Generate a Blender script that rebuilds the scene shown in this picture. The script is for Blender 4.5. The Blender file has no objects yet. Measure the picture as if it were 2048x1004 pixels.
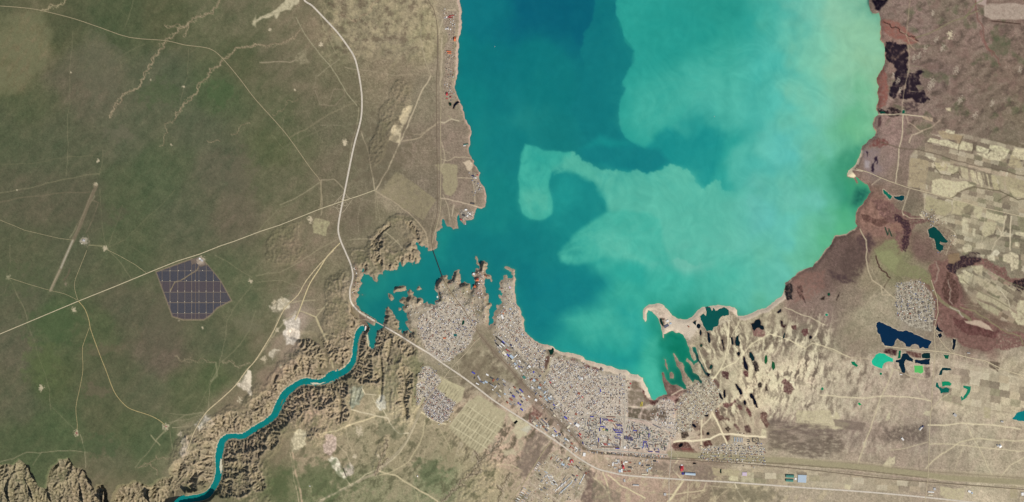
import bpy, math, random
import numpy as np
from mathutils import Vector
# One Blender unit is about 15 m of ground. x = east, y = north.
# ---------------------------------------------------------------- camera, sky, sun, exposure
scene = bpy.context.scene
COL = scene.collection
SUN_EL, SUN_AZ = 38.0, 136.0          # degrees; azimuth clockwise from north
scene.view_settings.view_transform = 'Standard'
scene.view_settings.look = 'None'
scene.view_settings.exposure = 0.0
scene.view_settings.gamma = 1.0
cd = bpy.data.cameras.new('camera'); cam = bpy.data.objects.new('camera', cd); COL.objects.link(cam)
CAM_H = 7000.0
cam.location = (0, 0, CAM_H); cam.rotation_euler = (0, 0, 0)
cd.sensor_width = 36.0; cd.lens = 36.0 * CAM_H / 2048.0
cd.clip_start = 10.0; cd.clip_end = 60000.0
scene.camera = cam
w = bpy.data.worlds.new('World'); scene.world = w; w.use_nodes = True
nt = w.node_tree; nt.nodes.clear()
out = nt.nodes.new('ShaderNodeOutputWorld'); bg = nt.nodes.new('ShaderNodeBackground')
sky = nt.nodes.new('ShaderNodeTexSky'); sky.sky_type = 'NISHITA'; sky.sun_disc = False
sky.sun_elevation = math.radians(SUN_EL); sky.sun_rotation = math.radians(SUN_AZ)
bg.inputs[1].default_value = 0.08
nt.links.new(sky.outputs[0], bg.inputs[0]); nt.links.new(bg.outputs[0], out.inputs[0])
sl = bpy.data.lights.new('sun', 'SUN'); sl.energy = 4.7; sl.angle = math.radians(0.5); sl.color = (1.0, 0.95, 0.88)
sun = bpy.data.objects.new('sun', sl); COL.objects.link(sun)
sun.rotation_euler = (math.radians(90 - SUN_EL), 0, math.radians(180 - SUN_AZ))
sun.location = (800, -800, 900)
KRGB = np.array([1.10, 1.11, 1.14], np.float32)     # display light per unit of albedo on flat ground

# ---------------------------------------------------------------- helpers
rnd = random.Random(7)
STEP = 1.5
RX0, RX1, RY0, RY1 = -160.0, 2210.0, -120.0, 1126.0     # mapped area in survey coordinates
gx = np.arange(RX0, RX1, STEP, dtype=np.float32); gy = np.arange(RY0, RY1, STEP, dtype=np.float32)
NX, NY = len(gx), len(gy)
X, Y = np.meshgrid(gx, gy)
_perm = np.random.RandomState(11).permutation(4096).astype(np.int32)
_ang = np.random.RandomState(12).rand(4096).astype(np.float32) * 2 * np.pi
_gc, _gs = np.cos(_ang), np.sin(_ang)
def perlin(x, y, seed=0):
    xi = np.floor(x).astype(np.int32); yi = np.floor(y).astype(np.int32)
    fx = (x - xi).astype(np.float32); fy = (y - yi).astype(np.float32)
    u = fx*fx*fx*(fx*(fx*6-15)+10); v = fy*fy*fy*(fy*(fy*6-15)+10)
    def g(ix, iy, dx, dy):
        h = _perm[(ix + _perm[(iy + seed*57) & 4095]) & 4095]
        return _gc[h]*dx + _gs[h]*dy
    a = g(xi, yi, fx, fy); b = g(xi+1, yi, fx-1, fy)
    c = g(xi, yi+1, fx, fy-1); d = g(xi+1, yi+1, fx-1, fy-1)
    return (a + u*(b-a)) + v*((c + u*(d-c)) - (a + u*(b-a)))
def fbm(x, y, s, oct=3, seed=0, gain=0.5, ang=0.0, stretch=1.0):
    if ang or stretch != 1.0:
        ca, sa = math.cos(math.radians(ang)), math.sin(math.radians(ang))
        x, y = (x*ca + y*sa)/stretch, -x*sa + y*ca
    r = 0; a = 1.0; f = 1.0/s
    for o in range(oct):
        r = r + a*perlin(x*f, y*f, seed + o*3); a *= gain; f *= 2.03
    return r
def sstep(t):
    t = np.clip(t, 0, 1); return t*t*(3-2*t)
def rough(pts, amp, seed=1, minlen=3.0, closed=True):
    """a traced outline with small natural irregularity between the traced points"""
    r = random.Random(seed); n = len(pts); o = []
    def sub(a, b, k):
        d = math.hypot(b[0]-a[0], b[1]-a[1])
        if d < minlen or k > 6: return [a]
        f = r.uniform(-1, 1)*amp*d
        m = ((a[0]+b[0])/2 - (b[1]-a[1])/d*f, (a[1]+b[1])/2 + (b[0]-a[0])/d*f)
        return sub(a, m, k+1) + sub(m, b, k+1)
    for i in range(n if closed else n-1):
        o += sub(tuple(pts[i]), tuple(pts[(i+1) % n]), 0)
    if not closed: o.append(tuple(pts[-1]))
    return o
def win(x0, y0, x1, y1):
    i0 = max(0, int((x0-RX0)/STEP)); i1 = min(NX, int((x1-RX0)/STEP)+2)
    j0 = max(0, int((y0-RY0)/STEP)); j1 = min(NY, int((y1-RY0)/STEP)+2)
    return slice(j0, max(j1, j0)), slice(i0, max(i1, i0))
def segdist(pts, R, closed=False, out=None):
    """distance of every grid point to a polyline, exact up to R"""
    D = np.full((NY, NX), R, np.float32) if out is None else out
    n = len(pts)
    for i in range(n if closed else n-1):
        ax, ay = pts[i]; bx, by = pts[(i+1) % n]
        w_ = win(min(ax, bx)-R, min(ay, by)-R, max(ax, bx)+R, max(ay, by)+R)
        x = X[w_]; y = Y[w_]
        if x.size == 0: continue
        dx, dy = bx-ax, by-ay; L = dx*dx+dy*dy
        t = np.clip(((x-ax)*dx+(y-ay)*dy)/L, 0, 1) if L > 1e-9 else 0.0
        D[w_] = np.minimum(D[w_], np.hypot(x-ax-t*dx, y-ay-t*dy))
    return D
def inside(pts):
    M = np.zeros((NY, NX+1), np.int32); n = len(pts)
    for i in range(n):
        ax, ay = pts[i]; bx, by = pts[(i+1) % n]
        if ay == by: continue
        if ay > by: ax, ay, bx, by = bx, by, ax, ay
        j0 = int(math.ceil((ay-RY0)/STEP)); j1 = int(math.ceil((by-RY0)/STEP))
        j0 = max(j0, 0); j1 = min(j1, NY)
        if j1 <= j0: continue
        j = np.arange(j0, j1); yy = RY0 + j*STEP
        xx = ax + (yy-ay)*(bx-ax)/(by-ay)
        k = np.clip(np.ceil((xx-RX0)/STEP).astype(int), 0, NX)
        np.add.at(M, (j, k), 1)
    return (np.cumsum(M, 1)[:, :NX] & 1).astype(bool)
def sdist(pts, R):
    d = segdist(pts, R, closed=True); m = inside(pts)
    return np.where(m, -d, d)
def bbox_mask(pts, soft):
    """soft mask of a polygon, computed in its own window: (window, mask)"""
    xs = [p[0] for p in pts]; ys = [p[1] for p in pts]
    w_ = win(min(xs)-soft-2, min(ys)-soft-2, max(xs)+soft+2, max(ys)+soft+2)
    x = X[w_]; y = Y[w_]
    if x.size == 0: return w_, np.zeros_like(x)
    D = np.full(x.shape, soft+1, np.float32); M = np.zeros(x.shape, bool); n = len(pts)
    for i in range(n):
        ax, ay = pts[i]; bx, by = pts[(i+1) % n]
        dx, dy = bx-ax, by-ay; L = dx*dx+dy*dy
        if L < 1e-9: continue
        R = soft+1
        ii0 = np.searchsorted(x[0], min(ax, bx)-R); ii1 = np.searchsorted(x[0], max(ax, bx)+R)
        jj0 = np.searchsorted(y[:, 0], min(ay, by)-R); jj1 = np.searchsorted(y[:, 0], max(ay, by)+R)
        s = (slice(jj0, jj1), slice(ii0, ii1)); xx = x[s]; yy = y[s]
        if xx.size:
            t = np.clip(((xx-ax)*dx+(yy-ay)*dy)/L, 0, 1)
            D[s] = np.minimum(D[s], np.hypot(xx-ax-t*dx, yy-ay-t*dy))
        if ay != by:
            ly, hy = min(ay, by), max(ay, by)
            j0 = np.searchsorted(y[:, 0], ly); j1 = np.searchsorted(y[:, 0], hy)
            if j1 > j0:
                yr = y[j0:j1, 0]; xc = ax + (yr-ay)*dx/dy
                M[j0:j1] ^= (x[0][None, :] >= xc[:, None])
    sd = np.where(M, -D, D)
    return w_, sstep(0.5 - sd/(2*max(soft, 0.6))).astype(np.float32)
C = np.zeros((NY, NX, 3), np.float32)      # surface colour, display values 0-255
REG = np.zeros((NY-1, NX-1), np.int16); REGN = [None]
def paint(pts, col, a=1.0, soft=1.2, amp=0.12, seed=3, minlen=4.0, tex=0.0, ts=6.0, ang=0, stretch=1.0):
    p = rough(pts, amp, seed, minlen) if amp else pts
    w_, m = bbox_mask(p, soft)
    if m.size == 0: return w_, m
    c = np.array(col, np.float32)
    if tex:
        n = fbm(X[w_], Y[w_], ts, 3, seed, 0.6, ang, stretch)
        m2 = m*np.clip(1 + tex*n*2.2, 0, 1.3)
        m2 = np.clip(m2*a, 0, 1)
    else: m2 = m*a
    C[w_] += (c - C[w_])*m2[..., None]
    return w_, m
def region(name, label, cat, pts, seed=3, amp=0.12):
    """the part of the land sheet that becomes a named piece of its own"""
    w_, m = bbox_mask(rough(pts, amp, seed, 4.0) if amp else pts, 0.6)
    if m.size == 0: return
    REGN.append((name, label, cat)); k = len(REGN)-1
    sub = REG[w_]; mm = m[:sub.shape[0], :sub.shape[1]] > 0.5; sub[mm] = k
def line(pts, wd, col, a=1.0, amp=0.0, seed=5, soft=0.9, minlen=5.0):
    p = rough(pts, amp, seed, minlen, closed=False) if amp else pts
    R = wd/2 + soft + 1.0; c = np.array(col, np.float32)
    xs = [q[0] for q in p]; ys = [q[1] for q in p]
    w_ = win(min(xs)-R, min(ys)-R, max(xs)+R, max(ys)+R); x = X[w_]; y = Y[w_]
    if x.size == 0: return
    D = np.full(x.shape, R, np.float32)
    for i in range(len(p)-1):
        ax, ay = p[i]; bx, by = p[i+1]; dx, dy = bx-ax, by-ay; L = dx*dx+dy*dy+1e-9
        ii0 = np.searchsorted(x[0], min(ax, bx)-R); ii1 = np.searchsorted(x[0], max(ax, bx)+R)
        jj0 = np.searchsorted(y[:, 0], min(ay, by)-R); jj1 = np.searchsorted(y[:, 0], max(ay, by)+R)
        s = (slice(jj0, jj1), slice(ii0, ii1)); xx = x[s]; yy = y[s]
        if xx.size:
            t = np.clip(((xx-ax)*dx+(yy-ay)*dy)/L, 0, 1)
            D[s] = np.minimum(D[s], np.hypot(xx-ax-t*dx, yy-ay-t*dy))
    m = a*sstep(0.5 - (D-wd/2)/(2*soft))
    C[w_] += (c - C[w_])*m[..., None]
def blob(cx, cy, rx, ry, ang, col, a=1.0, seed=0, tex=0.5, ts=None):
    R = max(rx, ry)*1.7; w_ = win(cx-R, cy-R, cx+R, cy+R); x = X[w_]-cx; y = Y[w_]-cy
    if x.size == 0: return
    ca, sa = math.cos(math.radians(ang)), math.sin(math.radians(ang))
    u = (x*ca+y*sa)/rx; v = (-x*sa+y*ca)/ry; r = np.hypot(u, v)
    n = fbm(X[w_], Y[w_], ts or max(4, min(rx, ry)*0.7), 3, seed, 0.6)
    m = a*sstep((1.25 - r + tex*n*1.5)*1.4)*sstep((1.65-r)*3)
    C[w_] += (np.array(col, np.float32) - C[w_])*m[..., None]
def idw(px, py, ctrl, p=3.0, eps=20.0):
    W = np.zeros(px.shape, np.float32); A = np.zeros(px.shape+(3,), np.float32)
    for (cx, cy, r, g, b) in ctrl:
        q = 1.0/((px-cx)**2 + (py-cy)**2 + eps*eps)**(p/2*1.0)
        W += q; A += q[..., None]*np.array((r, g, b), np.float32)
    return A/W[..., None]
def lin(c):
    c = np.clip(np.asarray(c, np.float32)/255.0, 0, 1)
    return np.where(c <= 0.04045, c/12.92, ((c+0.055)/1.055)**2.4)
def alb(c):
    return np.clip(lin(c)/KRGB, 0.002, 0.9)
def tag(o, label, cat, group=None, kind=None):
    o['label'] = label; o['category'] = cat
    if group: o['group'] = group
    if kind: o['kind'] = kind
    return o
# ---- materials
MATS = {}
def mat(name, col, rough_=0.85, noise=0.15, scale=2.0, spec=0.25, metal=0.0):
    if name in MATS: return MATS[name]
    m = bpy.data.materials.new(name); m.use_nodes = True; t = m.node_tree; b = t.nodes['Principled BSDF']
    tc = t.nodes.new('ShaderNodeTexCoord'); n = t.nodes.new('ShaderNodeTexNoise')
    n.inputs['Scale'].default_value = scale; n.inputs['Detail'].default_value = 4
    mr = t.nodes.new('ShaderNodeMapRange'); mr.inputs[1].default_value = 0.3; mr.inputs[2].default_value = 0.7
    mr.inputs[3].default_value = 1-noise; mr.inputs[4].default_value = 1+noise
    mx = t.nodes.new('ShaderNodeVectorMath'); mx.operation = 'SCALE'
    a = alb(col); mx.inputs[0].default_value = tuple(float(v) for v in a)
    t.links.new(tc.outputs['Object'], n.inputs['Vector']); t.links.new(n.outputs['Fac'], mr.inputs[0])
    t.links.new(mr.outputs[0], mx.inputs['Scale']); t.links.new(mx.outputs[0], b.inputs['Base Color'])
    b.inputs['Roughness'].default_value = rough_; b.inputs['Specular IOR Level'].default_value = spec
    b.inputs['Metallic'].default_value = metal
    MATS[name] = m; return m
def attr_mat(name, rough_=0.95, spec=0.1, n1=0.12, s1=0.9, n2=0.08, s2=0.25):
    """material whose colour is the surface's own colour attribute, broken up by two noises"""
    m = bpy.data.materials.new(name); m.use_nodes = True; t = m.node_tree; b = t.nodes['Principled BSDF']
    at = t.nodes.new('ShaderNodeAttribute'); at.attribute_name = 'col'
    geo = t.nodes.new('ShaderNodeNewGeometry'); prev = at.outputs['Color']
    for amp, sc in ((n1, s1), (n2, s2)):
        n = t.nodes.new('ShaderNodeTexNoise'); n.inputs['Scale'].default_value = sc; n.inputs['Detail'].default_value = 3
        mr = t.nodes.new('ShaderNodeMapRange'); mr.inputs[1].default_value = 0.3; mr.inputs[2].default_value = 0.7
        mr.inputs[3].default_value = 1-amp; mr.inputs[4].default_value = 1+amp
        mx = t.nodes.new('ShaderNodeVectorMath'); mx.operation = 'SCALE'
        t.links.new(geo.outputs['Position'], n.inputs['Vector']); t.links.new(n.outputs['Fac'], mr.inputs[0])
        t.links.new(prev, mx.inputs[0]); t.links.new(mr.outputs[0], mx.inputs['Scale']); prev = mx.outputs[0]
    t.links.new(prev, b.inputs['Base Color'])
    b.inputs['Roughness'].default_value = rough_; b.inputs['Specular IOR Level'].default_value = spec
    MATS[name] = m; return m
def link(name, me, parent=None):
    o = bpy.data.objects.new(name, me); COL.objects.link(o)
    if parent: o.parent = parent
    return o
def mesh_np(name, V, F, cols=None, material=None, facecols=None):
    """mesh from numpy arrays; F is (n,4) or (n,3)"""
    me = bpy.data.meshes.new(name); V = np.ascontiguousarray(V, np.float32); F = np.ascontiguousarray(F, np.int32)
    k = F.shape[1]; nf = len(F)
    me.vertices.add(len(V)); me.vertices.foreach_set('co', V.ravel())
    me.loops.add(nf*k); me.loops.foreach_set('vertex_index', F.ravel())
    me.polygons.add(nf); me.polygons.foreach_set('loop_start', np.arange(0, nf*k, k, dtype=np.int32))
    me.polygons.foreach_set('loop_total', np.full(nf, k, np.int32))
    me.update(calc_edges=True)
    if cols is not None:
        at = me.color_attributes.new('col', 'FLOAT_COLOR', 'POINT')
        cc = np.ones((len(V), 4), np.float32); cc[:, :3] = cols; at.data.foreach_set('color', cc.ravel())
    if facecols is not None:
        at = me.color_attributes.new('col', 'FLOAT_COLOR', 'CORNER')
        cc = np.ones((nf, k, 4), np.float32); cc[:, :, :3] = facecols[:, None, :]; at.data.foreach_set('color', cc.ravel())
    if material: me.materials.append(material)
    return me
# ---------------------------------------------------------------- traced shorelines (survey coordinates)
LAKE = [(919,-140),(919,0),(921,12),(923,28),(924,45),(922,60),(918,72),(917,85),(916,100),(916,115),(916,130),(916,145),(914,157),(911,165),(910,178),(914,190),(919,200),(925,212),(925,220),(929,230),(930,238),(936,248),(941,254),(943,262),(941,272),(940,282),(940,290),(937,297),(938,305),(943,315),(948,322),(947,328),(955,338),(961,346),(958,352),(959,360),(965,370),(969,376),(970,380),(973,392),(972,402),(970,414),(962,418),(955,415),(950,426),(947,438),(940,440),(931,441),(932,449),(928,449),(923,443),(919,436),(917,428),(914,438),(916,452),(917,457),(912,457),(906,459),(902,454),(895,453),(890,445),(886,437),(884,447),(884,456),(876,461),(872,470),(872,478),(876,483),(874,492),(868,499),(862,501),(856,502),(855,495),(848,490),(839,490),(832,484),(834,494),(838,502),(839,510),(841,518),(838,524),(830,528),(828,520),(825,530),(820,524),(812,525),(807,533),(800,523),(797,532),(794,540),(788,539),(780,542),(770,539),(766,548),(768,553),(758,548),(756,560),(754,565),(747,560),(738,548),(730,548),(724,536),(728,540),(726,546),(723,556),(725,567),(718,578),(712,583),(716,588),(728,590),(717,592),(712,598),(712,604),(716,612),(718,620),(721,624),(750,641),(743,651),(738,658),(736,663),(737,672),(737,685),(738,693),(742,697),(747,699),(751,694),(752,684),(754,672),(756,662),(762,658),(766,657),(768,651),(770,640),(771,625),(775,615),(778,611),(783,620),(786,628),(793,638),(799,643),(797,650),(794,657),(799,660),(803,658),(801,664),(804,669),(807,670),(811,662),(818,662),(825,665),(819,660),(814,653),(812,648),(817,640),(814,630),(808,622),(805,614),(810,612),(799,604),(803,598),(807,594),(817,593),(819,578),(827,584),(827,593),(835,598),(844,597),(845,607),(854,603),(859,609),(871,611),(875,600),(876,588),(873,566),(875,562),(882,554),(885,553),(890,551),(895,551),(897,562),(904,554),(908,545),(912,541),(920,540),(921,554),(920,568),(929,563),(938,567),(941,576),(942,582),(944,580),(947,572),(950,566),(948,557),(952,553),(944,552),(943,548),(950,545),(951,538),(954,536),(960,538),(959,532),(953,524),(950,517),(951,512),(953,512),(955,522),(960,530),(963,522),(972,525),(975,523),(972,532),(971,542),(978,550),(983,558),(983,564),(980,558),(970,557),(969,566),(971,576),(971,585),(976,587),(976,600),(984,608),(980,613),(977,618),(977,636),(978,643),(979,653),(983,648),(987,641),(984,635),(989,624),(995,617),(993,610),(999,612),(1002,600),(998,589),(1005,591),(1006,586),(996,578),(1001,574),(999,565),(1008,560),(1007,552),(1014,550),(1016,557),(1023,557),(1025,550),(1022,543),(1017,540),(1008,537),(1009,534),(1017,534),(1025,538),(1030,547),(1032,558),(1029,574),(1031,590),(1033,608),(1040,616),(1042,629),(1049,639),(1048,652),(1049,662),(1060,674),(1070,682),(1088,689),(1106,693),(1116,701),(1140,706),(1167,714),(1169,718),(1189,724),(1219,732),(1224,733),(1254,741),(1260,747),(1276,749),(1286,756),(1291,770),(1297,784),(1301,794),(1305,800),(1311,800),(1319,793),(1335,789),(1331,780),(1327,766),(1325,754),(1323,746),(1327,744),(1330,755),(1338,765),(1345,770),(1352,769),(1360,773),(1368,779),(1374,778),(1372,770),(1365,761),(1363,747),(1358,737),(1350,721),(1346,707),(1348,706),(1352,712),(1358,723),(1366,727),(1370,745),(1381,759),(1386,767),(1390,759),(1397,761),(1402,769),(1405,764),(1397,751),(1386,745),(1380,729),(1372,722),(1374,716),(1382,723),(1388,731),(1390,727),(1397,723),(1403,735),(1410,748),(1417,753),(1420,748),(1411,743),(1405,729),(1394,704),(1391,694),(1384,694),(1385,700),(1390,708),(1392,720),(1388,722),(1382,710),(1378,694),(1374,686),(1370,676),(1366,669),(1358,665),(1352,666),(1346,661),(1339,663),(1332,667),(1327,668),(1327,677),(1325,668),(1323,658),(1319,644),(1314,633),(1304,623),(1296,620),(1293,628),(1293,640),(1291,644),(1287,638),(1286,626),(1289,616),(1298,609),(1314,607),(1328,611),(1336,620),(1344,631),(1356,638),(1374,639),(1384,634),(1394,622),(1405,614),(1421,612),(1439,610),(1461,613),(1469,615),(1474,620),(1476,632),(1486,632),(1510,623),(1530,617),(1548,604),(1560,595),(1564,592),(1567,585),(1570,566),(1584,556),(1598,543),(1625,534),(1632,523),(1644,511),(1653,497),(1663,488),(1669,472),(1691,468),(1708,459),(1715,452),(1711,445),(1711,433),(1715,418),(1725,409),(1734,397),(1742,384),(1736,370),(1724,363),(1713,354),(1710,353),(1716,366),(1713,367),(1707,356),(1694,353),(1697,341),(1707,334),(1714,324),(1722,305),(1724,293),(1736,281),(1750,272),(1752,265),(1745,248),(1748,238),(1757,229),(1752,219),(1756,205),(1755,189),(1758,174),(1753,157),(1765,139),(1770,125),(1770,100),(1768,87),(1760,80),(1760,65),(1762,55),(1761,37),(1757,25),(1745,27),(1740,16),(1738,0),(1738,-140)]
ISLES = [[(787,583),(790,575),(800,572),(812,572),(813,580),(805,582),(795,583),(787,587)],
 [(776,586),(786,592),(788,598),(782,602),(777,594)],
 [(797,616),(801,615),(803,618),(801,621),(797,621)],
 [(832,580),(838,570),(844,578),(838,580)],
 [(1328,717),(1332,719),(1336,737),(1336,743),(1333,737),(1330,729)],
 [(1342,743),(1348,749),(1347,757),(1340,757),(1339,749)]]
# river: (x, y, half width)
RIVER = [(340,1030,7),(362,1003,7),(392,997,7),(412,991,7),(424,978,6),(434,958,7),(437,938,7),(436,920,7),(439,900,8),(443,884,7),(452,875,6),(466,872,5),(480,873,6),(492,869,6),(505,860,6),(520,851,6),(535,842,6),(548,830,7),(555,815,8),(562,800,8),(572,785,8),(585,775,7),(598,766,6),(612,762,7),(626,764,6),(640,764,6),(655,758,8),(668,751,8),(682,746,7),(694,738,7),(703,727,6),(708,713,5),(710,697,5),(712,682,5),(716,667,6),(722,658,6),(728,654,4)]
def ribbon_outline(pl):
    L, R = [], []
    for i, (x, y, h) in enumerate(pl):
        a = pl[max(0, i-1)]; b = pl[min(len(pl)-1, i+1)]; dx, dy = b[0]-a[0], b[1]-a[1]; d = math.hypot(dx, dy)
        L.append((x-dy/d*h, y+dx/d*h)); R.append((x+dy/d*h, y-dx/d*h))
    return L + R[::-1]
def smooth_line(pts, n=4):
    o = []
    P = [pts[0]] + list(pts) + [pts[-1]]
    for i in range(1, len(P)-2):
        for k in range(n):
            t = k/n; o.append(tuple(0.5*((2*P[i][c]) + (-P[i-1][c]+P[i+1][c])*t + (2*P[i-1][c]-5*P[i][c]+4*P[i+1][c]-P[i+2][c])*t*t + (-P[i-1][c]+3*P[i][c]-3*P[i+1][c]+P[i+2][c])*t**3) for c in range(len(P[i]))))
    o.append(tuple(pts[-1])); return o
_i0 = next(i for i, p in enumerate(LAKE) if p == (886,437)); _i1 = next(i for i, p in enumerate(LAKE) if p == (1032,558))
lake_r = rough(LAKE[:_i0+1], 0.12, 4, 3.0, False)+rough(LAKE[_i0:_i1+1], 0.30, 5, 2.4, False)+rough(LAKE[_i1:], 0.10, 6, 3.0, False)
sdL = sdist(lake_r, 30.0)                      # negative inside the lake
for k, isl in enumerate(ISLES):
    sdL = np.maximum(sdL, -sdist(rough(isl, 0.14, 50+k, 2.0), 30.0))
RIVER = [(x, y, h*.84) for x, y, h in RIVER]
RIVO = ribbon_outline(smooth_line(RIVER, 3))
sdR = sdist(rough(RIVO, 0.06, 9, 4.0), 60.0)
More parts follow.
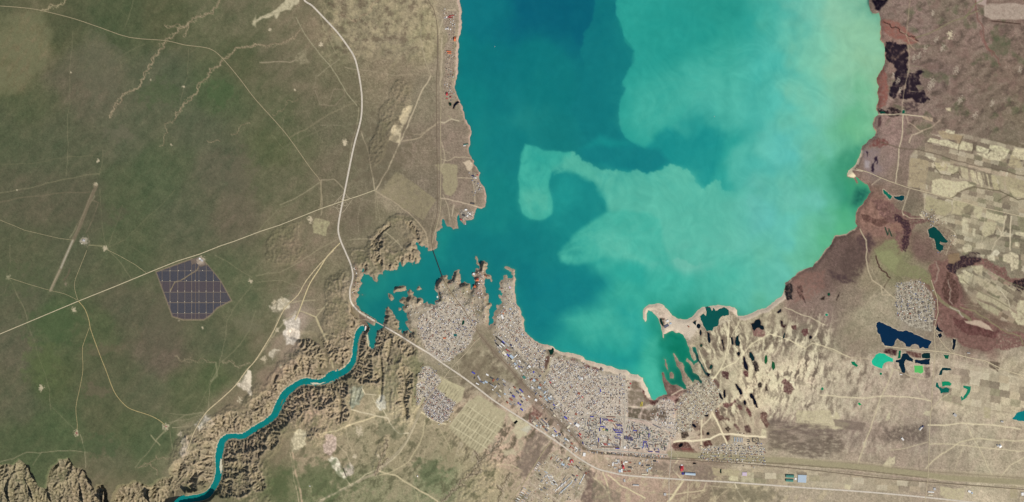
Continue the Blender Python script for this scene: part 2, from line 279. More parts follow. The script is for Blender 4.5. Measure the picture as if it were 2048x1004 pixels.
# ---------------------------------------------------------------- ponds: name, label, colour, outline
DK = (6,28,38)
def ell(cx, cy, rx, ry, ang=0, n=12):
    ca, sa = math.cos(math.radians(ang)), math.sin(math.radians(ang))
    return [(cx+rx*math.cos(2*math.pi*i/n)*ca - ry*math.sin(2*math.pi*i/n)*sa, cy+rx*math.cos(2*math.pi*i/n)*sa + ry*math.sin(2*math.pi*i/n)*ca) for i in range(n)]
PONDS = [
 ('lagoon','wide dark green lagoon behind the sand bar with a thin spit in it',(10,84,78),[(1412,616),(1421,615),(1424,622),(1427,616),(1432,622),(1438,618),(1449,615),(1457,620),(1464,638),(1455,647),(1445,645),(1439,650),(1427,655),(1425,662),(1413,662),(1407,652),(1403,642),(1400,632),(1407,627),(1412,632),(1413,624)]),
 ('pond','dark green wedge pond at the root of the hooked spit',(5,48,42),[(1320,637),(1328,637),(1329,642),(1325,652),(1321,645)]),
 ('pond','black triangular pond just west of the dark green lagoon',(8,32,38),[(1385,645),(1392,641),(1392,651),(1388,648)]),
 ('pond','round black pond below the triangular pond beside the lagoon',(10,24,36),ell(1397,652,4,5)),
 ('pond','small oval black pond south of the round black pond',(10,24,34),ell(1401,665,2.2,5.5)),
 ('pond','narrow black pond hanging below the lagoon',(10,26,38),[(1414,664),(1419,666),(1421,680),(1420,686),(1416,684),(1415,672)]),
 ('pond','small green pond between sand tracks south of the lagoon',(28,58,44),ell(1402.5,691,2.5,3)),
 ('pond','oval dark green pond beside the sand track junction',(22,58,52),ell(1422,734,3,5,20)),
 ('pond','thin black pond in a dune trough right of the sand track',(22,24,32),[(1442,680),(1446,679),(1447,690),(1449,701),(1447,701),(1445,690)]),
 ('pond','large black star shaped pond near the beach in the dunes',(8,26,36),[(1502,648),(1508,646),(1511,640),(1518,638),(1521,642),(1521,650),(1527,652),(1528,658),(1524,660),(1518,655),(1512,657),(1508,662),(1505,658)]),
 ('pond','black slanting pond below the star shaped pond',(20,30,36),[(1461,673),(1465,675),(1467,688),(1464,690)]),
 ('pond','black and green pond swelling at its southern end',(8,38,44),[(1473,673),(1477,669),(1477,679),(1480,685),(1478,692),(1472,692),(1470,683)]),
 ('pond','round black pond on the edge of the sand track',(10,20,28),ell(1477,707.5,3.2,4)),
 ('pond','long black pond with a brown southern tail',(16,18,34),[(1487,713),(1490,716),(1494,728),(1496,736),(1495,742),(1490,738),(1487,726)]),
 ('pond','long dark green pond east of the brown tailed pond',(8,40,44),[(1498,705),(1502,704),(1508,714),(1509,721),(1504,722),(1499,714)]),
 ('pond','thin bright green pond in the dunes',(32,92,52),[(1532,709),(1534,712),(1535,722),(1532,729),(1529,726),(1529,714)]),
 ('pond','fat bright green pond at the eastern end of the dune ponds',(28,88,54),[(1544,722),(1549,725),(1550,736),(1546,741),(1543,734)]),
 ('pond','black leaf shaped pond tucked under the beach',(22,26,34),[(1562,617),(1562,623),(1556,627),(1554,624)]),
 ('pond','small black bow shaped pond in the mauve flats',(24,20,30),[(1561,641),(1565,643),(1565,648),(1562,647)]),
 ('pond','thin dark teal pond beside a pale track',(20,48,50),[(1568,664),(1570,668),(1568,677),(1565,677)]),
 ('pond','round black pond beside the red brown thicket',(18,16,26),ell(1621,674.5,3,3.2)),
 ('pond','tiny green pond ringed with sand in the mauve flats',(14,70,52),ell(1657.5,588.5,2.6,3.2)),
 ('pond','tiny turquoise pond alone on the mauve plain',(30,140,110),ell(1653,629.5,2.8,2.6)),
 ('pond','narrow black pond with a hooked top south of the village of the dunes',(8,14,30),[(1471,767),(1476,772),(1483,782),(1485,788),(1480,789),(1477,782),(1473,775)]),
 ('pond','short black pond at the foot of the hooked pond',(10,12,28),ell(1489.5,805,2.6,5,-10)),
 ('pond','long curved black pond farthest east of the dune hollows',(8,14,30),[(1500,787),(1504,787),(1509,797),(1514,810),(1515,816),(1511,815),(1506,800),(1500,794)]),
 ('pond','black pond standing upright right of the dune village',(8,14,28),[(1447,779),(1450,780),(1451,792),(1449,797),(1447,792)]),
 ('pond','black slanting pond left of the upright pond',(8,14,28),[(1437,786),(1441,787),(1446,797),(1445,800),(1440,796)]),
 ('pond','black round pond at the tip of the thin inlet',(14,12,28),[(1413,746),(1421,747),(1420,752),(1416,753)]),
 ('pond','small black pond between village tracks',(12,14,26),[(1408,830),(1417,829),(1416,833),(1411,833)]),
 ('pond','black crooked pond on the village edge',(8,12,28),[(1383,847),(1389,848),(1393,853),(1390,856),(1385,852)]),
 ('pond','black bean shaped pond in the red brown marsh',(8,8,16),[(1357,891),(1360,887),(1365,886),(1366,890),(1362,894),(1358,895)]),
 ('pond','small black pond south of the dirt road bend',(14,18,22),ell(1416,867,3,3)),
 ('pond','very large dark blue pond with a scalloped southern shore',(3,42,72),[(1753,646),(1758,643),(1766,646),(1778,652),(1786,657),(1797,662),(1813,661),(1822,664),(1836,671),(1850,678),(1863,682),(1862,686),(1858,691),(1857,697),(1850,697),(1846,694),(1839,697),(1836,690),(1831,688),(1824,689),(1820,694),(1812,693),(1810,687),(1801,682),(1795,677),(1791,681),(1788,690),(1782,693),(1770,692),(1763,683),(1760,669),(1755,665),(1754,657),(1752,652)]),
 ('pond','bright turquoise settling pond left of the dark pits',(34,186,146),[(1743,722),(1752,709),(1758,706),(1770,708),(1780,714),(1786,717),(1786,724),(1778,723),(1769,726),(1764,737),(1755,734),(1745,729)]),
 ('pond','light green square pond',(90,188,100),[(1828,731),(1845,731),(1847,744),(1842,747),(1836,745),(1829,745)]),
 ('pond','small green rectangular pond right of the maroon field',(10,100,70),[(1797,701),(1802,701),(1801,716),(1795,717)]),
 ('pond','dark branching pond among reed beds',(4,36,52),[(1804,708),(1815,707),(1820,714),(1826,718),(1825,724),(1818,722),(1812,719),(1808,728),(1811,739),(1808,747),(1803,744),(1798,732),(1797,725),(1791,724),(1792,720),(1801,718)]),
 ('pond','dark pit with green rim beside the north south road',(4,44,46),[(1843,709),(1848,706),(1860,706),(1861,716),(1853,717),(1844,716)]),
 ('pond','dark blue ribbed pit left of the north south road',(4,34,54),[(1829,720),(1834,719),(1842,720),(1851,718),(1860,717),(1859,729),(1850,729),(1838,727),(1830,726)]),
 ('pond','black crescent pond under the red marsh',(8,26,40),[(1876,645),(1873,652),(1871,659),(1877,663),(1886,663),(1880,659),(1876,654)]),
 ('pond','round black pond in a pale sand collar',(8,20,36),[(1875,669),(1882,666),(1884,672),(1880,676),(1873,674)]),
 ('pond','tall black pond near the end of the red marsh',(8,22,38),[(1905,677),(1912,679),(1911,688),(1908,700),(1904,698),(1906,688)]),
 ('pond','small green pond south of the village road',(12,90,66),[(1886,709),(1898,710),(1896,718),(1890,717)]),
 ('pond','dark pond shaped like a boot east of the north south road',(10,52,56),[(1885,735),(1900,736),(1903,740),(1894,741),(1885,741),(1883,750),(1877,750),(1880,742)]),
 ('pond','teal stepped pond beside the north south road',(6,96,84),[(1872,765),(1876,765),(1878,774),(1885,777),(1892,774),(1899,778),(1897,785),(1886,785),(1881,787),(1878,778),(1871,773)]),
 ('pond','bright green rectangular pond above the stepped pond',(16,140,98),[(1884,763),(1898,763),(1903,768),(1900,772),(1891,771),(1884,773)]),
 ('pond','green ragged arc of water on bare sand',(24,128,98),[(1926,771),(1936,772),(1942,773),(1941,779),(1936,790),(1929,798),(1923,802),(1921,794),(1923,792),(1926,797),(1932,786),(1935,779),(1927,776)]),
 ('pond','deep green kite shaped pond among dacha plots',(4,68,64),[(1856,459),(1867,453),(1877,461),(1888,474),(1897,482),(1892,486),(1880,483),(1879,487),(1887,491),(1886,500),(1880,503),(1873,499),(1871,488),(1868,478),(1858,474)]),
 ('pond','teal pond leaning left of its dark neighbour beside the lake',(14,106,86),[(1766,379),(1771,382),(1777,388),(1784,392),(1780,399),(1775,394),(1768,388)]),
 ('pond','small dark teal pond right of a leaning teal pond',(4,62,68),[(1788,392),(1797,393),(1804,391),(1809,393),(1808,399),(1803,402),(1792,398),(1788,396)]),
 ('pond','teal pond cut by the right border of the view',(10,122,124),[(2026,835),(2034,825),(2050,820),(2070,820),(2060,840),(2040,842),(2024,838)]),
 ('pond','small emerald pond with a pointed eastern end',(10,120,84),[(1702,723),(1709,723),(1716,731),(1713,734),(1704,729)]),
 ('pond','tiny green pond below the emerald pond',(14,120,84),ell(1761.5,747.5,2.5,2.5)),
 ('pond','tiny emerald pond on the dry plain',(12,130,90),ell(1644.5,777.5,2.5,3)),
 ('pond','small bright green pond shaped like a comma',(10,150,86),[(1715,806),(1719,805),(1723,809),(1718,811)]),
 ('pond','dark green heart shaped pond just behind the town beach',(10,46,36),[(1095,697),(1099,700),(1103,699),(1106,696),(1108,698),(1108,703),(1104,709),(1101,710),(1098,703)]),
 ('pond','black crescent marina basin on the west shore',(6,14,28),[(906,216),(907,210),(911,205),(916,203),(920,205),(914,208),(909,214),(908,218)]),
 ('pond','small dark green pond beside the crescent basin',(14,44,30),[(897,205),(902,205),(903,211),(899,212)]),
 ('pond','small dark green pond in the peninsula quarter',(14,62,50),[(925,641),(930,640),(928,648),(923,651)]),
 ('pond','small square blue green pond in the peninsula quarter',(40,98,100),[(907,668),(914,668),(914,673),(908,673)]),
 ('pond','crooked black reservoir beside the road south of town',(8,14,14),[(1027,845),(1033,840),(1036,843),(1030,849)]),
 ('pond','dark green hexagon basin left of the green reed pond',(12,30,40),[(1571,575),(1576,574),(1574,579)]),
 ('pond','small square green pool next to the shore road',(10,66,52),[(1760,223),(1768,223),(1772,227),(1761,228)]),
 ('pond','tiny green pool where the shore road meets the track',(12,90,70),[(1805,220),(1810,221),(1809,227),(1804,227)]),
 ('pond','small dark rectangular pond by the railway below the marsh',(10,12,20),[(1386,925),(1393,926),(1391,928),(1386,928)]),
 ('pond','thin green and black tank east of the blue tailed works',(14,40,32),[(1440,938),(1443,938),(1443,946),(1440,946)]),
]
PONDS = [p for p in PONDS if 'hexagon' not in p[1]]
pond_out = []
for k, (nm, lb, col, pts) in enumerate(PONDS):
    pond_out.append(rough(pts, 0.10 if len(pts) > 6 else 0.05, 100+k, 2.5))
# ---------------------------------------------------------------- land colours
CT = [ # x, y, r, g, b : the broad tone of the ground
(0,0,84,90,66),(60,80,112,108,76),(30,150,104,102,72),(120,60,80,86,62),(60,200,80,90,64),(0,260,78,88,64),(150,160,90,92,72),(120,280,84,90,68),(200,120,96,98,76),(200,200,92,94,74),(250,260,88,94,72),
(240,40,74,86,60),(330,40,80,88,62),(420,40,96,100,74),(480,20,100,100,76),(330,150,84,92,70),(440,180,78,92,64),(480,120,86,92,66),(400,260,84,92,70),(330,330,80,92,66),(440,340,88,92,72),(480,440,94,94,74),(380,440,86,92,70),
(250,400,78,90,64),(150,400,84,88,68),(60,400,88,90,70),(60,500,82,90,66),(150,480,84,90,68),(250,500,82,92,66),(60,600,84,90,68),(30,700,90,92,72),(110,640,76,92,62),(200,660,78,90,62),(260,620,88,90,70),(300,700,94,92,74),(330,720,98,92,76),
(230,740,84,90,66),(100,760,78,90,60),(40,800,88,92,70),(200,820,82,90,64),(120,860,76,92,62),(60,880,78,90,62),(260,860,82,92,64),(300,880,82,94,66),(230,930,92,96,72),(220,970,104,100,74),
(420,560,84,94,68),(480,600,90,98,72),(430,680,84,92,68),(480,700,86,94,68),(380,780,84,94,66),(300,790,88,94,70),(420,760,82,94,64),
(540,100,96,98,74),(600,150,104,102,78),(560,220,90,96,70),(620,220,96,98,74),(660,250,102,100,78),(560,300,86,94,66),(600,300,94,98,72),(540,380,96,98,74),(600,400,104,102,78),(560,450,108,106,80),(600,480,118,110,86),(640,460,118,110,86),(560,560,104,104,78),(620,560,114,108,84),(660,540,118,112,86),
(650,60,128,118,90),(700,20,134,124,96),(740,60,138,126,98),(800,30,142,130,100),(850,50,150,138,104),(860,100,144,132,100),(800,100,136,124,98),(750,150,130,118,92),(800,160,126,114,90),(850,200,126,116,94),(720,300,112,106,84),(760,340,112,104,84),(820,300,124,112,92),(860,300,122,110,90),(850,380,118,108,90),(780,400,142,130,104),(720,440,110,102,82),(760,440,118,110,86),(850,450,118,108,88),(680,330,106,102,80),
(690,170,110,104,80),(670,120,112,108,82),(640,20,112,108,82),(560,50,108,106,80),(660,200,108,104,80),
(900,40,146,132,108),(900,120,140,126,104),(900,200,140,126,104),(900,280,130,116,98),(920,350,128,114,96),(930,400,136,120,102),(890,420,128,116,96),
(740,500,112,106,84),(790,500,116,108,86),(830,500,138,124,98),(700,500,120,112,88),(700,560,136,124,102),(690,610,138,126,100),(660,620,124,116,90),(640,660,124,116,92),(600,640,150,138,118),(570,700,140,128,104),(540,660,100,102,76),(520,700,98,100,74),
(560,760,132,118,94),(640,720,128,116,90),(680,680,130,118,92),(620,800,128,118,90),(680,780,128,118,90),(720,760,130,120,92),(700,820,124,118,88),(760,700,136,124,98),(800,740,132,124,94),(820,800,128,122,90),(780,820,130,124,94),
(420,880,142,130,102),(380,900,130,122,94),(480,820,120,112,86),(500,900,124,114,88),(470,960,104,104,76),(550,900,112,108,80),(560,960,90,98,68),(620,900,110,108,80),(640,980,88,98,68),(700,900,112,110,82),(720,960,98,102,74),(780,900,112,108,80),(850,900,110,106,80),(880,960,94,102,74),(940,920,118,114,84),(980,960,124,118,88),(960,860,130,122,92),(1010,900,142,126,100),(1050,920,122,110,88),
(900,620,148,136,114),(960,620,142,128,104),(1020,620,156,144,122),(880,680,156,144,124),(940,740,134,122,98),(1000,760,132,122,98),(970,700,136,124,100),(920,720,132,122,98),(1060,780,140,128,106),(1080,820,136,122,100),(1060,700,148,136,114),
(1100,760,150,136,114),(1160,740,158,146,126),(1160,800,160,148,128),(1220,780,162,150,130),(1220,860,156,146,128),(1280,840,140,130,114),(1290,880,150,140,122),(1120,860,142,130,108),(1180,920,136,124,100),(1220,980,128,114,92),(1140,960,142,130,108),(1080,980,140,128,106),(1300,940,132,118,96),(1260,960,128,114,92),(1330,980,122,110,88),(1400,980,120,108,86),(1420,935,128,114,94),(1480,985,122,112,88),
(1340,780,126,104,88),(1400,800,168,156,126),(1360,840,158,146,122),(1420,700,150,138,112),(1360,650,190,172,148),(1440,740,158,146,118),(1500,700,150,138,112),(1500,780,166,152,120),(1560,700,150,136,112),(1560,780,168,156,124),(1540,640,160,146,118),(1600,680,140,128,106),(1640,700,152,140,114),(1600,740,166,152,120),(1640,800,146,134,110),(1660,760,144,132,108),(1440,860,136,122,98),(1500,850,130,116,94),(1480,910,150,138,114),(1560,860,116,102,88),(1620,870,112,100,86),(1560,920,130,118,96),(1600,930,134,122,100),
(1700,860,118,104,90),(1760,870,122,108,92),(1760,820,136,124,102),(1700,800,138,126,104),(1660,830,152,140,112),(1800,780,136,122,102),(1840,800,132,118,100),(1840,860,116,104,90),(1800,920,124,110,92),(1700,930,128,114,94),(1660,960,132,120,98),(1760,970,128,116,94),(1900,940,124,112,92),(1960,980,146,134,108),(1900,860,136,124,102),(1960,860,140,128,104),(2020,880,138,124,100),(2030,960,134,122,98),(1920,800,150,138,110),(1980,760,132,122,98),(2030,740,136,124,98),(2020,800,150,138,108),(1940,740,134,120,100),(2030,700,150,136,112),
(1620,600,126,106,92),(1600,560,122,96,82),(1640,560,106,86,76),(1680,530,98,80,72),(1700,500,100,80,72),(1660,620,128,110,96),(1700,600,132,116,96),(1740,560,134,122,94),(1760,600,152,140,112),(1720,660,140,128,102),(1700,700,134,120,98),(1740,640,152,140,112),(1760,750,138,124,104),
(1780,20,118,102,90),(1840,40,122,104,92),(1900,20,112,100,84),(1960,60,120,102,88),(2030,60,116,98,84),(1780,60,124,98,82),(1900,100,114,98,84),(1980,120,112,98,82),(2030,150,112,96,80),(1860,160,110,94,84),(1920,200,114,98,84),(1980,200,108,96,80),(2040,220,108,98,78),(1840,220,122,104,92),(1780,260,130,108,96),(1850,260,120,106,88),(1900,240,116,102,86),(1960,270,112,100,84),(2030,290,110,100,82),
(1770,330,128,110,100),(1820,300,122,106,92),(1800,350,116,102,86),(1820,400,112,102,84),(1860,330,116,106,86),(1920,330,128,114,92),(1980,330,112,104,84),(1900,360,150,138,110),(2020,380,142,130,102),(1880,420,150,138,108),(1960,420,150,138,108),(1940,480,132,122,96),(2020,470,116,108,88),(1860,430,128,116,92),(1990,540,128,118,96),
(1760,450,128,96,78),(1740,420,132,98,78),(1790,480,120,98,76),(1800,530,124,118,84),(1840,500,112,88,76),(1780,520,128,122,86),(1840,540,130,118,90),(1880,560,114,82,66),(1900,620,112,80,66),(1920,580,100,74,64),(1930,660,100,72,62),(1980,680,108,78,66),(2000,640,116,92,74),(1960,600,120,102,80),(1940,560,124,118,94),(2000,600,132,122,96),(2040,640,124,104,82),(1820,600,150,140,116),(1830,640,140,130,112),(1880,700,142,130,106)]
x4, y4 = X[::4, ::4], Y[::4, ::4]
wx = fbm(x4, y4, 60, 3, 21)*22; wy = fbm(x4, y4, 60, 3, 31)*22
small = idw(x4+wx, y4+wy, CT, 4.2, 14.0)
def up(a):                                   # bilinear to the full grid
    h, w_ = a.shape[:2]
    jj = np.clip(np.arange(NY)/4.0, 0, h-1.001); ii = np.clip(np.arange(NX)/4.0, 0, w_-1.001)
    j0 = jj.astype(int); i0 = ii.astype(int); fj = (jj-j0)[:, None]; fi = (ii-i0)[None, :]
    if a.ndim == 3: fj = fj[..., None]; fi = fi[..., None]
    return (a[j0][:, i0]*(1-fj)*(1-fi) + a[j0+1][:, i0]*fj*(1-fi) + a[j0][:, i0+1]*(1-fj)*fi + a[j0+1][:, i0+1]*fj*fi).astype(np.float32)
C[:] = up(small)
_w = sstep((760-X)/160); C *= (1+.045*_w)[..., None]; C[..., 0] += 2.8*_w; C[..., 1] -= 1.0*_w
_e = 1-sstep((820-X)/260); C *= (1+.07*_e)[..., None]; _se = sstep((X-1420)/80)*sstep((Y-690)/40); C *= (1+.235*_se)[..., None]; _sc = sstep((X-540)/80)*sstep((Y-760)/60)*sstep((1500-X)/200); C *= (1+.26*_sc)[..., None]; C[..., 0] += 5*_sc; C[..., 1] -= 3*_sc; _ne = sstep((X-1750)/30)*sstep((420-Y)/40); C *= (1+.05*_ne)[..., None]; C[..., 0] += 3*_ne
# broad mottling: greener and drier patches over the steppe, blotches elsewhere
fine = fbm(X, Y, 7.0, 3, 60, 0.7)
med = fbm(X, Y, 26.0, 3, 70, 0.6)
strk = fbm(X, Y, 16.0, 3, 80, 0.6, ang=-48, stretch=3.2)
big = up(fbm(x4, y4, 120.0, 3, 90, 0.6))
steppe = sstep((720 - X - 0.0*Y)/160.0)*sstep((Y+80)/40+1)
east = sstep((X-1560)/80)
C *= (1 + (0.028*np.random.RandomState(4).randn(NY, NX).astype(np.float32)) + 0.06*fine + 0.07*med + 0.035*steppe*strk)[..., None]
gsh = (0.06*big + 0.035*med + 0.05*strk)*(0.35+0.65*steppe)
C[..., 0] *= 1 + gsh*1.15; C[..., 1] *= 1 + 0.35*gsh; C[..., 2] *= 1 + 0.7*gsh
# blotchy upland between the highway and the railway
up_m = sstep((X-610)/60)*sstep((885-X)/20)*sstep((150-Y)/70)
n = fbm(X, Y, 17.0, 4, 140, 0.65)
C += (np.array((182,164,122), np.float32)-C)*(up_m*np.clip(n*1.2+0.0, 0, 0.5))[..., None]
C += (np.array((98,84,68), np.float32)-C)*(up_m*np.clip(-n*1.3-0.15, 0, 0.45))[..., None]
# dunes east of the town: long pale ridges running north to south, darker troughs
dun = sstep((X-1385)/30)*sstep((1700-X)/60)*sstep((Y-612)/22)*sstep((865-Y)/28)
_wx = X+7*fbm(X, Y, 26, 2, 155); d1 = fbm(_wx, Y, 10.5, 4, 150, 0.66, ang=74, stretch=3.2); _d = fbm(_wx, Y, 10.5, 4, 152, 0.66, ang=104, stretch=3.2); _t = sstep((X-1480)/60); d1 = d1*(1-_t)+_d*_t
_v = np.clip(.75+.9*fbm(X, Y, 55, 2, 158), .25, 1.1); dun = dun*_v; d1 = d1+.25*fbm(X, Y, 4.5, 2, 159)
C += (np.array((216,202,162), np.float32)-C)*(dun*np.clip(d1*2.4, 0, 0.9))[..., None]
C += (np.array((118,104,88), np.float32)-C)*(dun*np.clip(-d1*2.2-0.02, 0, 0.8))[..., None]
# sandy streaks over the dry south east
sem = sstep((X-1600)/60)*sstep((Y-690)/30)*sstep((925-Y)/20)*(1-.55*sstep((X-1700)/120))*np.clip(.7+.9*fbm(X, Y, 70, 2, 161), .15, 1.1)
d2 = .8*fbm(X, Y, 12.0, 4, 160, 0.66, ang=112, stretch=2.2)
C += (np.array((204,191,158), np.float32)-C)*(sem*np.clip(d2*2.0-0.1, 0, 0.8))[..., None]
C += (np.array((112,98,84), np.float32)-C)*(sem*np.clip(-d2*1.7-0.05, 0, 0.6))[..., None]
# rough pasture of the north east: mauve and rusty tufts, dark scrub
nem = sstep((X-1765)/20)*sstep((300-Y)/60)
d3 = .8*fbm(X+8*fbm(X, Y, 30, 2, 171), Y, 15.0, 4, 170, 0.62, ang=-28, stretch=1.7)
C += (np.array((150,132,112), np.float32)-C)*(nem*np.clip(d3*1.2-0.1, 0, 0.5))[..., None]
C += (np.array((84,72,64), np.float32)-C)*(nem*np.clip(-d3*1.3-0.05, 0, 0.55))[..., None]
C += (np.array((128,100,86), np.float32)-C)*(nem*np.clip(fbm(X, Y, 30.0, 3, 175)*1.2-0.15, 0, 0.4))[..., None]
C += (np.array((84,94,66), np.float32)-C)*(nem*np.clip(fbm(X, Y, 34.0, 3, 179)*1.4-0.3, 0, 0.5))[..., None]
# patchy ground of the southern steppe and the built up middle
scm = sstep((X-560)/60)*sstep((1240-X)/60)*sstep((Y-800)/40)
d4 = fbm(X, Y, 15.0, 4, 185, 0.65, ang=-50, stretch=1.8)
C += (np.array((160,146,112), np.float32)-C)*(scm*np.clip(d4*1.3-0.1, 0, 0.55))[..., None]
C += (np.array((84,84,62), np.float32)-C)*(scm*np.clip(-d4*1.3-0.1, 0, 0.5))[..., None]
mid = sstep((X-1010)/60)*sstep((1700-X)/60)*sstep((Y-930)/15)
C += (np.array((190,172,132), np.float32)-C)*(mid*np.clip(d4*1.7-0.05, 0, 0.7))[..., None]
mid = sstep((X-900)/20)*sstep((1180-X)/40)*sstep((Y-690)/15)*sstep((930-Y)/15)
C += (np.array((176,162,132), np.float32)-C)*(mid*np.clip(d4*1.5-0.05, 0, 0.6))[..., None]
C += (np.array((104,92,76), np.float32)-C)*(mid*np.clip(-d4*1.5-0.05, 0, 0.6))[..., None]

hf = fbm(X, Y, 3.3, 2, 61, .7); _g = sstep((X-520)/160); C *= (1+hf*(.05+.05*_g))[..., None]
_q = sstep((X-1500)/120); _lum = C.mean(-1, keepdims=True); C[:] = C + (_lum*np.array((1.05, .99, .93), np.float32)-C)*(.10*_q)[..., None]
_rt = random.Random(77)
for _i in range(210):
    x_, y_, l_ = (_rt.uniform(1560, 2060), _rt.uniform(590, 1000), _rt.uniform(20, 90)) if _i < 120 else (_rt.uniform(560, 870), _rt.uniform(0, 480), _rt.uniform(15, 70)) if _i < 165 else (_rt.uniform(880, 1300), _rt.uniform(840, 1000), _rt.uniform(12, 40))
    a_ = _rt.choice((0.06, 1.6, _rt.uniform(0, 6.28))); xe, ye = x_+l_*math.cos(a_), y_+l_*math.sin(a_)
    line([(x_, y_), ((x_+xe)/2+_rt.uniform(-4, 4), (y_+ye)/2+_rt.uniform(-4, 4)), (xe, ye)], .7, _rt.choice([(178,164,132),(178,164,132),(98,88,74)]), _rt.uniform(.2, .5), .06, 900+_i, .8, 6)
# ---- damp and muddy rims of the ponds
for k, (p, o) in enumerate(zip(PONDS, pond_out)):
    w_, m = bbox_mask(o, 3.2); m = np.clip(m*2.2, 0, 1); dark = sum(p[2]) < 160
    n = fbm(X[w_], Y[w_], 5, 2, k); C[w_] += (np.array((96,78,66) if dark and p[3][0][0] < 1700 else (196,182,152), np.float32)-C[w_])*(m*np.clip(.55+n*1.3, 0, .85))[..., None]
# ---- named patches (painted shape by shape)
SAND=(206,186,152); PALE=(196,182,146); CREAM=(206,194,158)
paint([(0,22),(90,26),(108,60),(96,90),(98,120),(84,144),(40,172),(0,198),(-150,220),(-150,20)], (112,112,82), .6, 7, .2, 5, tex=.8, ts=12, ang=-60, stretch=2.5)
paint([(505,42),(525,32),(560,12),(575,-10),(600,-10),(598,6),(580,20),(560,24),(552,38),(548,30),(520,40),(506,52)], (192,180,144), .9, 1.5, .12, 6, tex=.25)
paint([(512,30),(512,55),(504,48)], (190,178,140), .7, 2, 0)
paint([(870,330),(890,327),(914,330),(914,350),(912,380),(902,392),(890,388),(886,350)], (158,146,112), .9, 2, .1, 7, tex=.15)
paint([(926,325),(940,320),(947,330),(940,342),(934,340)], (200,180,148), .9, 1.5, .1)
paint([(794,343),(873,400),(846,441),(760,385)], (146,134,102), .7, 1.5, .03, tex=.3, ts=10)
paint([(798,235),(812,213),(826,211),(820,226),(806,252)], (194,176,136), .85, 1.5, .12, 8, tex=.2)
paint([(778,280),(786,250),(806,252),(800,286)], (200,182,142), .9, 1.3, .08, 9, tex=.15)
paint([(630,436),(660,444),(652,472),(626,466)], (166,156,116), .8, 1.5, .1, tex=.4)
paint([(676,92),(690,100),(664,66),(660,75)], (150,140,108), .7, 3, .1)
paint([(592,110),(612,100),(618,125),(600,130)], (146,136,106), .8, 3, .2, tex=.5)
region('dry_field','large tan fallow field beside the crossroads','field',[(794,343),(873,400),(846,441),(760,385)],amp=.02)
region('dry_field','tan field inside the oval track west of the shore villages','field',[(886,328),(914,328),(914,350),(912,380),(902,392),(890,388)])
# sand pits, quarries
def pit(pts, lb, col=(208,198,180), a=.9, seed=2, tex=.35, name='quarry'):
    paint(pts, [min(238, v*1.12+4) for v in col], min(1, a*1.15), 1.6, .22, seed, minlen=3); w_, m = paint(pts, [v*.84 for v in col], .5, 1.6, .16, seed+9, tex=1.2, ts=5); region(name, lb, 'quarry', pts, seed, .16)
pit([(566,640),(592,622),(600,640),(598,660),(588,690),(572,690),(566,670),(572,655)], 'pale quarry on the plateau rim above the canyon', (202,190,172))
pit([(560,700),(545,720),(538,712),(548,698)], 'small whitish digging west of the canyon rim', (190,178,152), .8)
pit([(472,768),(494,738),(498,740),(505,790),(500,792)], 'pale triangular quarry beside the rim road', (200,186,160))
pit([(388,850),(412,826),(424,840),(430,850),(410,858),(398,862)], 'white quarry at the end of the rim road', (206,196,176))
pit([(358,906),(362,885),(372,870),(378,884),(378,908),(366,918)], 'grey white quarry below the fork of the tracks', (192,180,160), .85)
pit([(582,878),(588,865),(602,858),(612,862),(612,890),(598,900),(584,904)], 'cream sand pit west of the ore road', (194,180,142))
pit([(646,890),(650,870),(664,868),(668,872),(672,898),(662,912),(648,905)], 'rose tinted quarry north of the white pit', (186,164,142))
pit([(656,918),(664,912),(678,922),(684,940),(694,952),(690,958),(676,950),(664,936)], 'white pit with a black cut beside the southern road', (206,196,168))
pit([(684,936),(700,924),(708,934),(706,948),(694,952)], 'chalky spoil ground east of the white pit', (180,168,148), .8)
pit([(753,800),(758,790),(768,790),(772,804),(770,818),(758,820)], 'round white limestone pit where the tracks cross', (196,190,168))
pit([(697,785),(705,773),(726,772),(728,786),(720,808),(712,810),(704,818),(697,805)], 'grey green terraced quarry south of the river', (146,146,124), .9, 3, .3)
pit([(538,612),(556,600),(568,596),(580,602),(580,612),(560,622),(546,624)], 'pale earthwork with a square bank west of the dam', (190,178,150), .85)
pit([(714,650),(728,646),(738,660),(728,672)], 'chalky dust apron under the power house', (120,108,96), .3)
line([(543,608),(541,622),(553,618),(555,606),(543,608)], 1.5, (110,104,82), .9)
line([(704,776),(700,812)],1.2,(40,40,36),.8); line([(718,778),(710,806)],1.2,(190,190,170),.8); line([(724,778),(716,800)],1.0,(40,40,36),.9); line([(710,776),(704,806)],1,(190,190,170),.7)
line([(686,936),(692,952)],1.5,(30,26,24),.95)
paint([(768,770),(800,760),(798,790),(770,800)], (136,134,108), .5, 9, .1, tex=.4)
# beaches
bm = np.clip(sdL, 0, 30)
def beach(pl, wd, col, a=.9, seed=1):
    d = segdist(pl, wd+4); n = fbm(X, Y, 8, 2, seed)
    m = a*sstep((wd - np.maximum(bm, d*0.9) + n*2.0)/2.5+.5)*(sdL > -3)
    C[:] = C + (np.array(col, np.float32)-C)*m[..., None]
beach([(919,0),(923,28),(922,60),(916,100),(916,150)], 5, (186,164,142))
beach([(911,165),(919,200),(929,232),(942,260),(940,290),(948,322),(961,346),(968,376),(972,402)], 2.5, (188,158,134), .8)
beach([(1032,545),(1030,590),(1042,625),(1048,655),(1060,674),(1090,690),(1116,701)], 4, (196,172,142), .85)
beach([(1070,682),(1106,693),(1140,706),(1189,724),(1219,732)], 8, (214,190,160), .95)
beach([(1200,728),(1254,741),(1276,749),(1288,760),(1295,784)], 11, (216,196,168), .95)
beach([(1287,640),(1290,616),(1314,607),(1340,628),(1374,639),(1400,617),(1440,610),(1470,615),(1486,632),(1530,617),(1564,592)], 9, (212,192,164), .95)
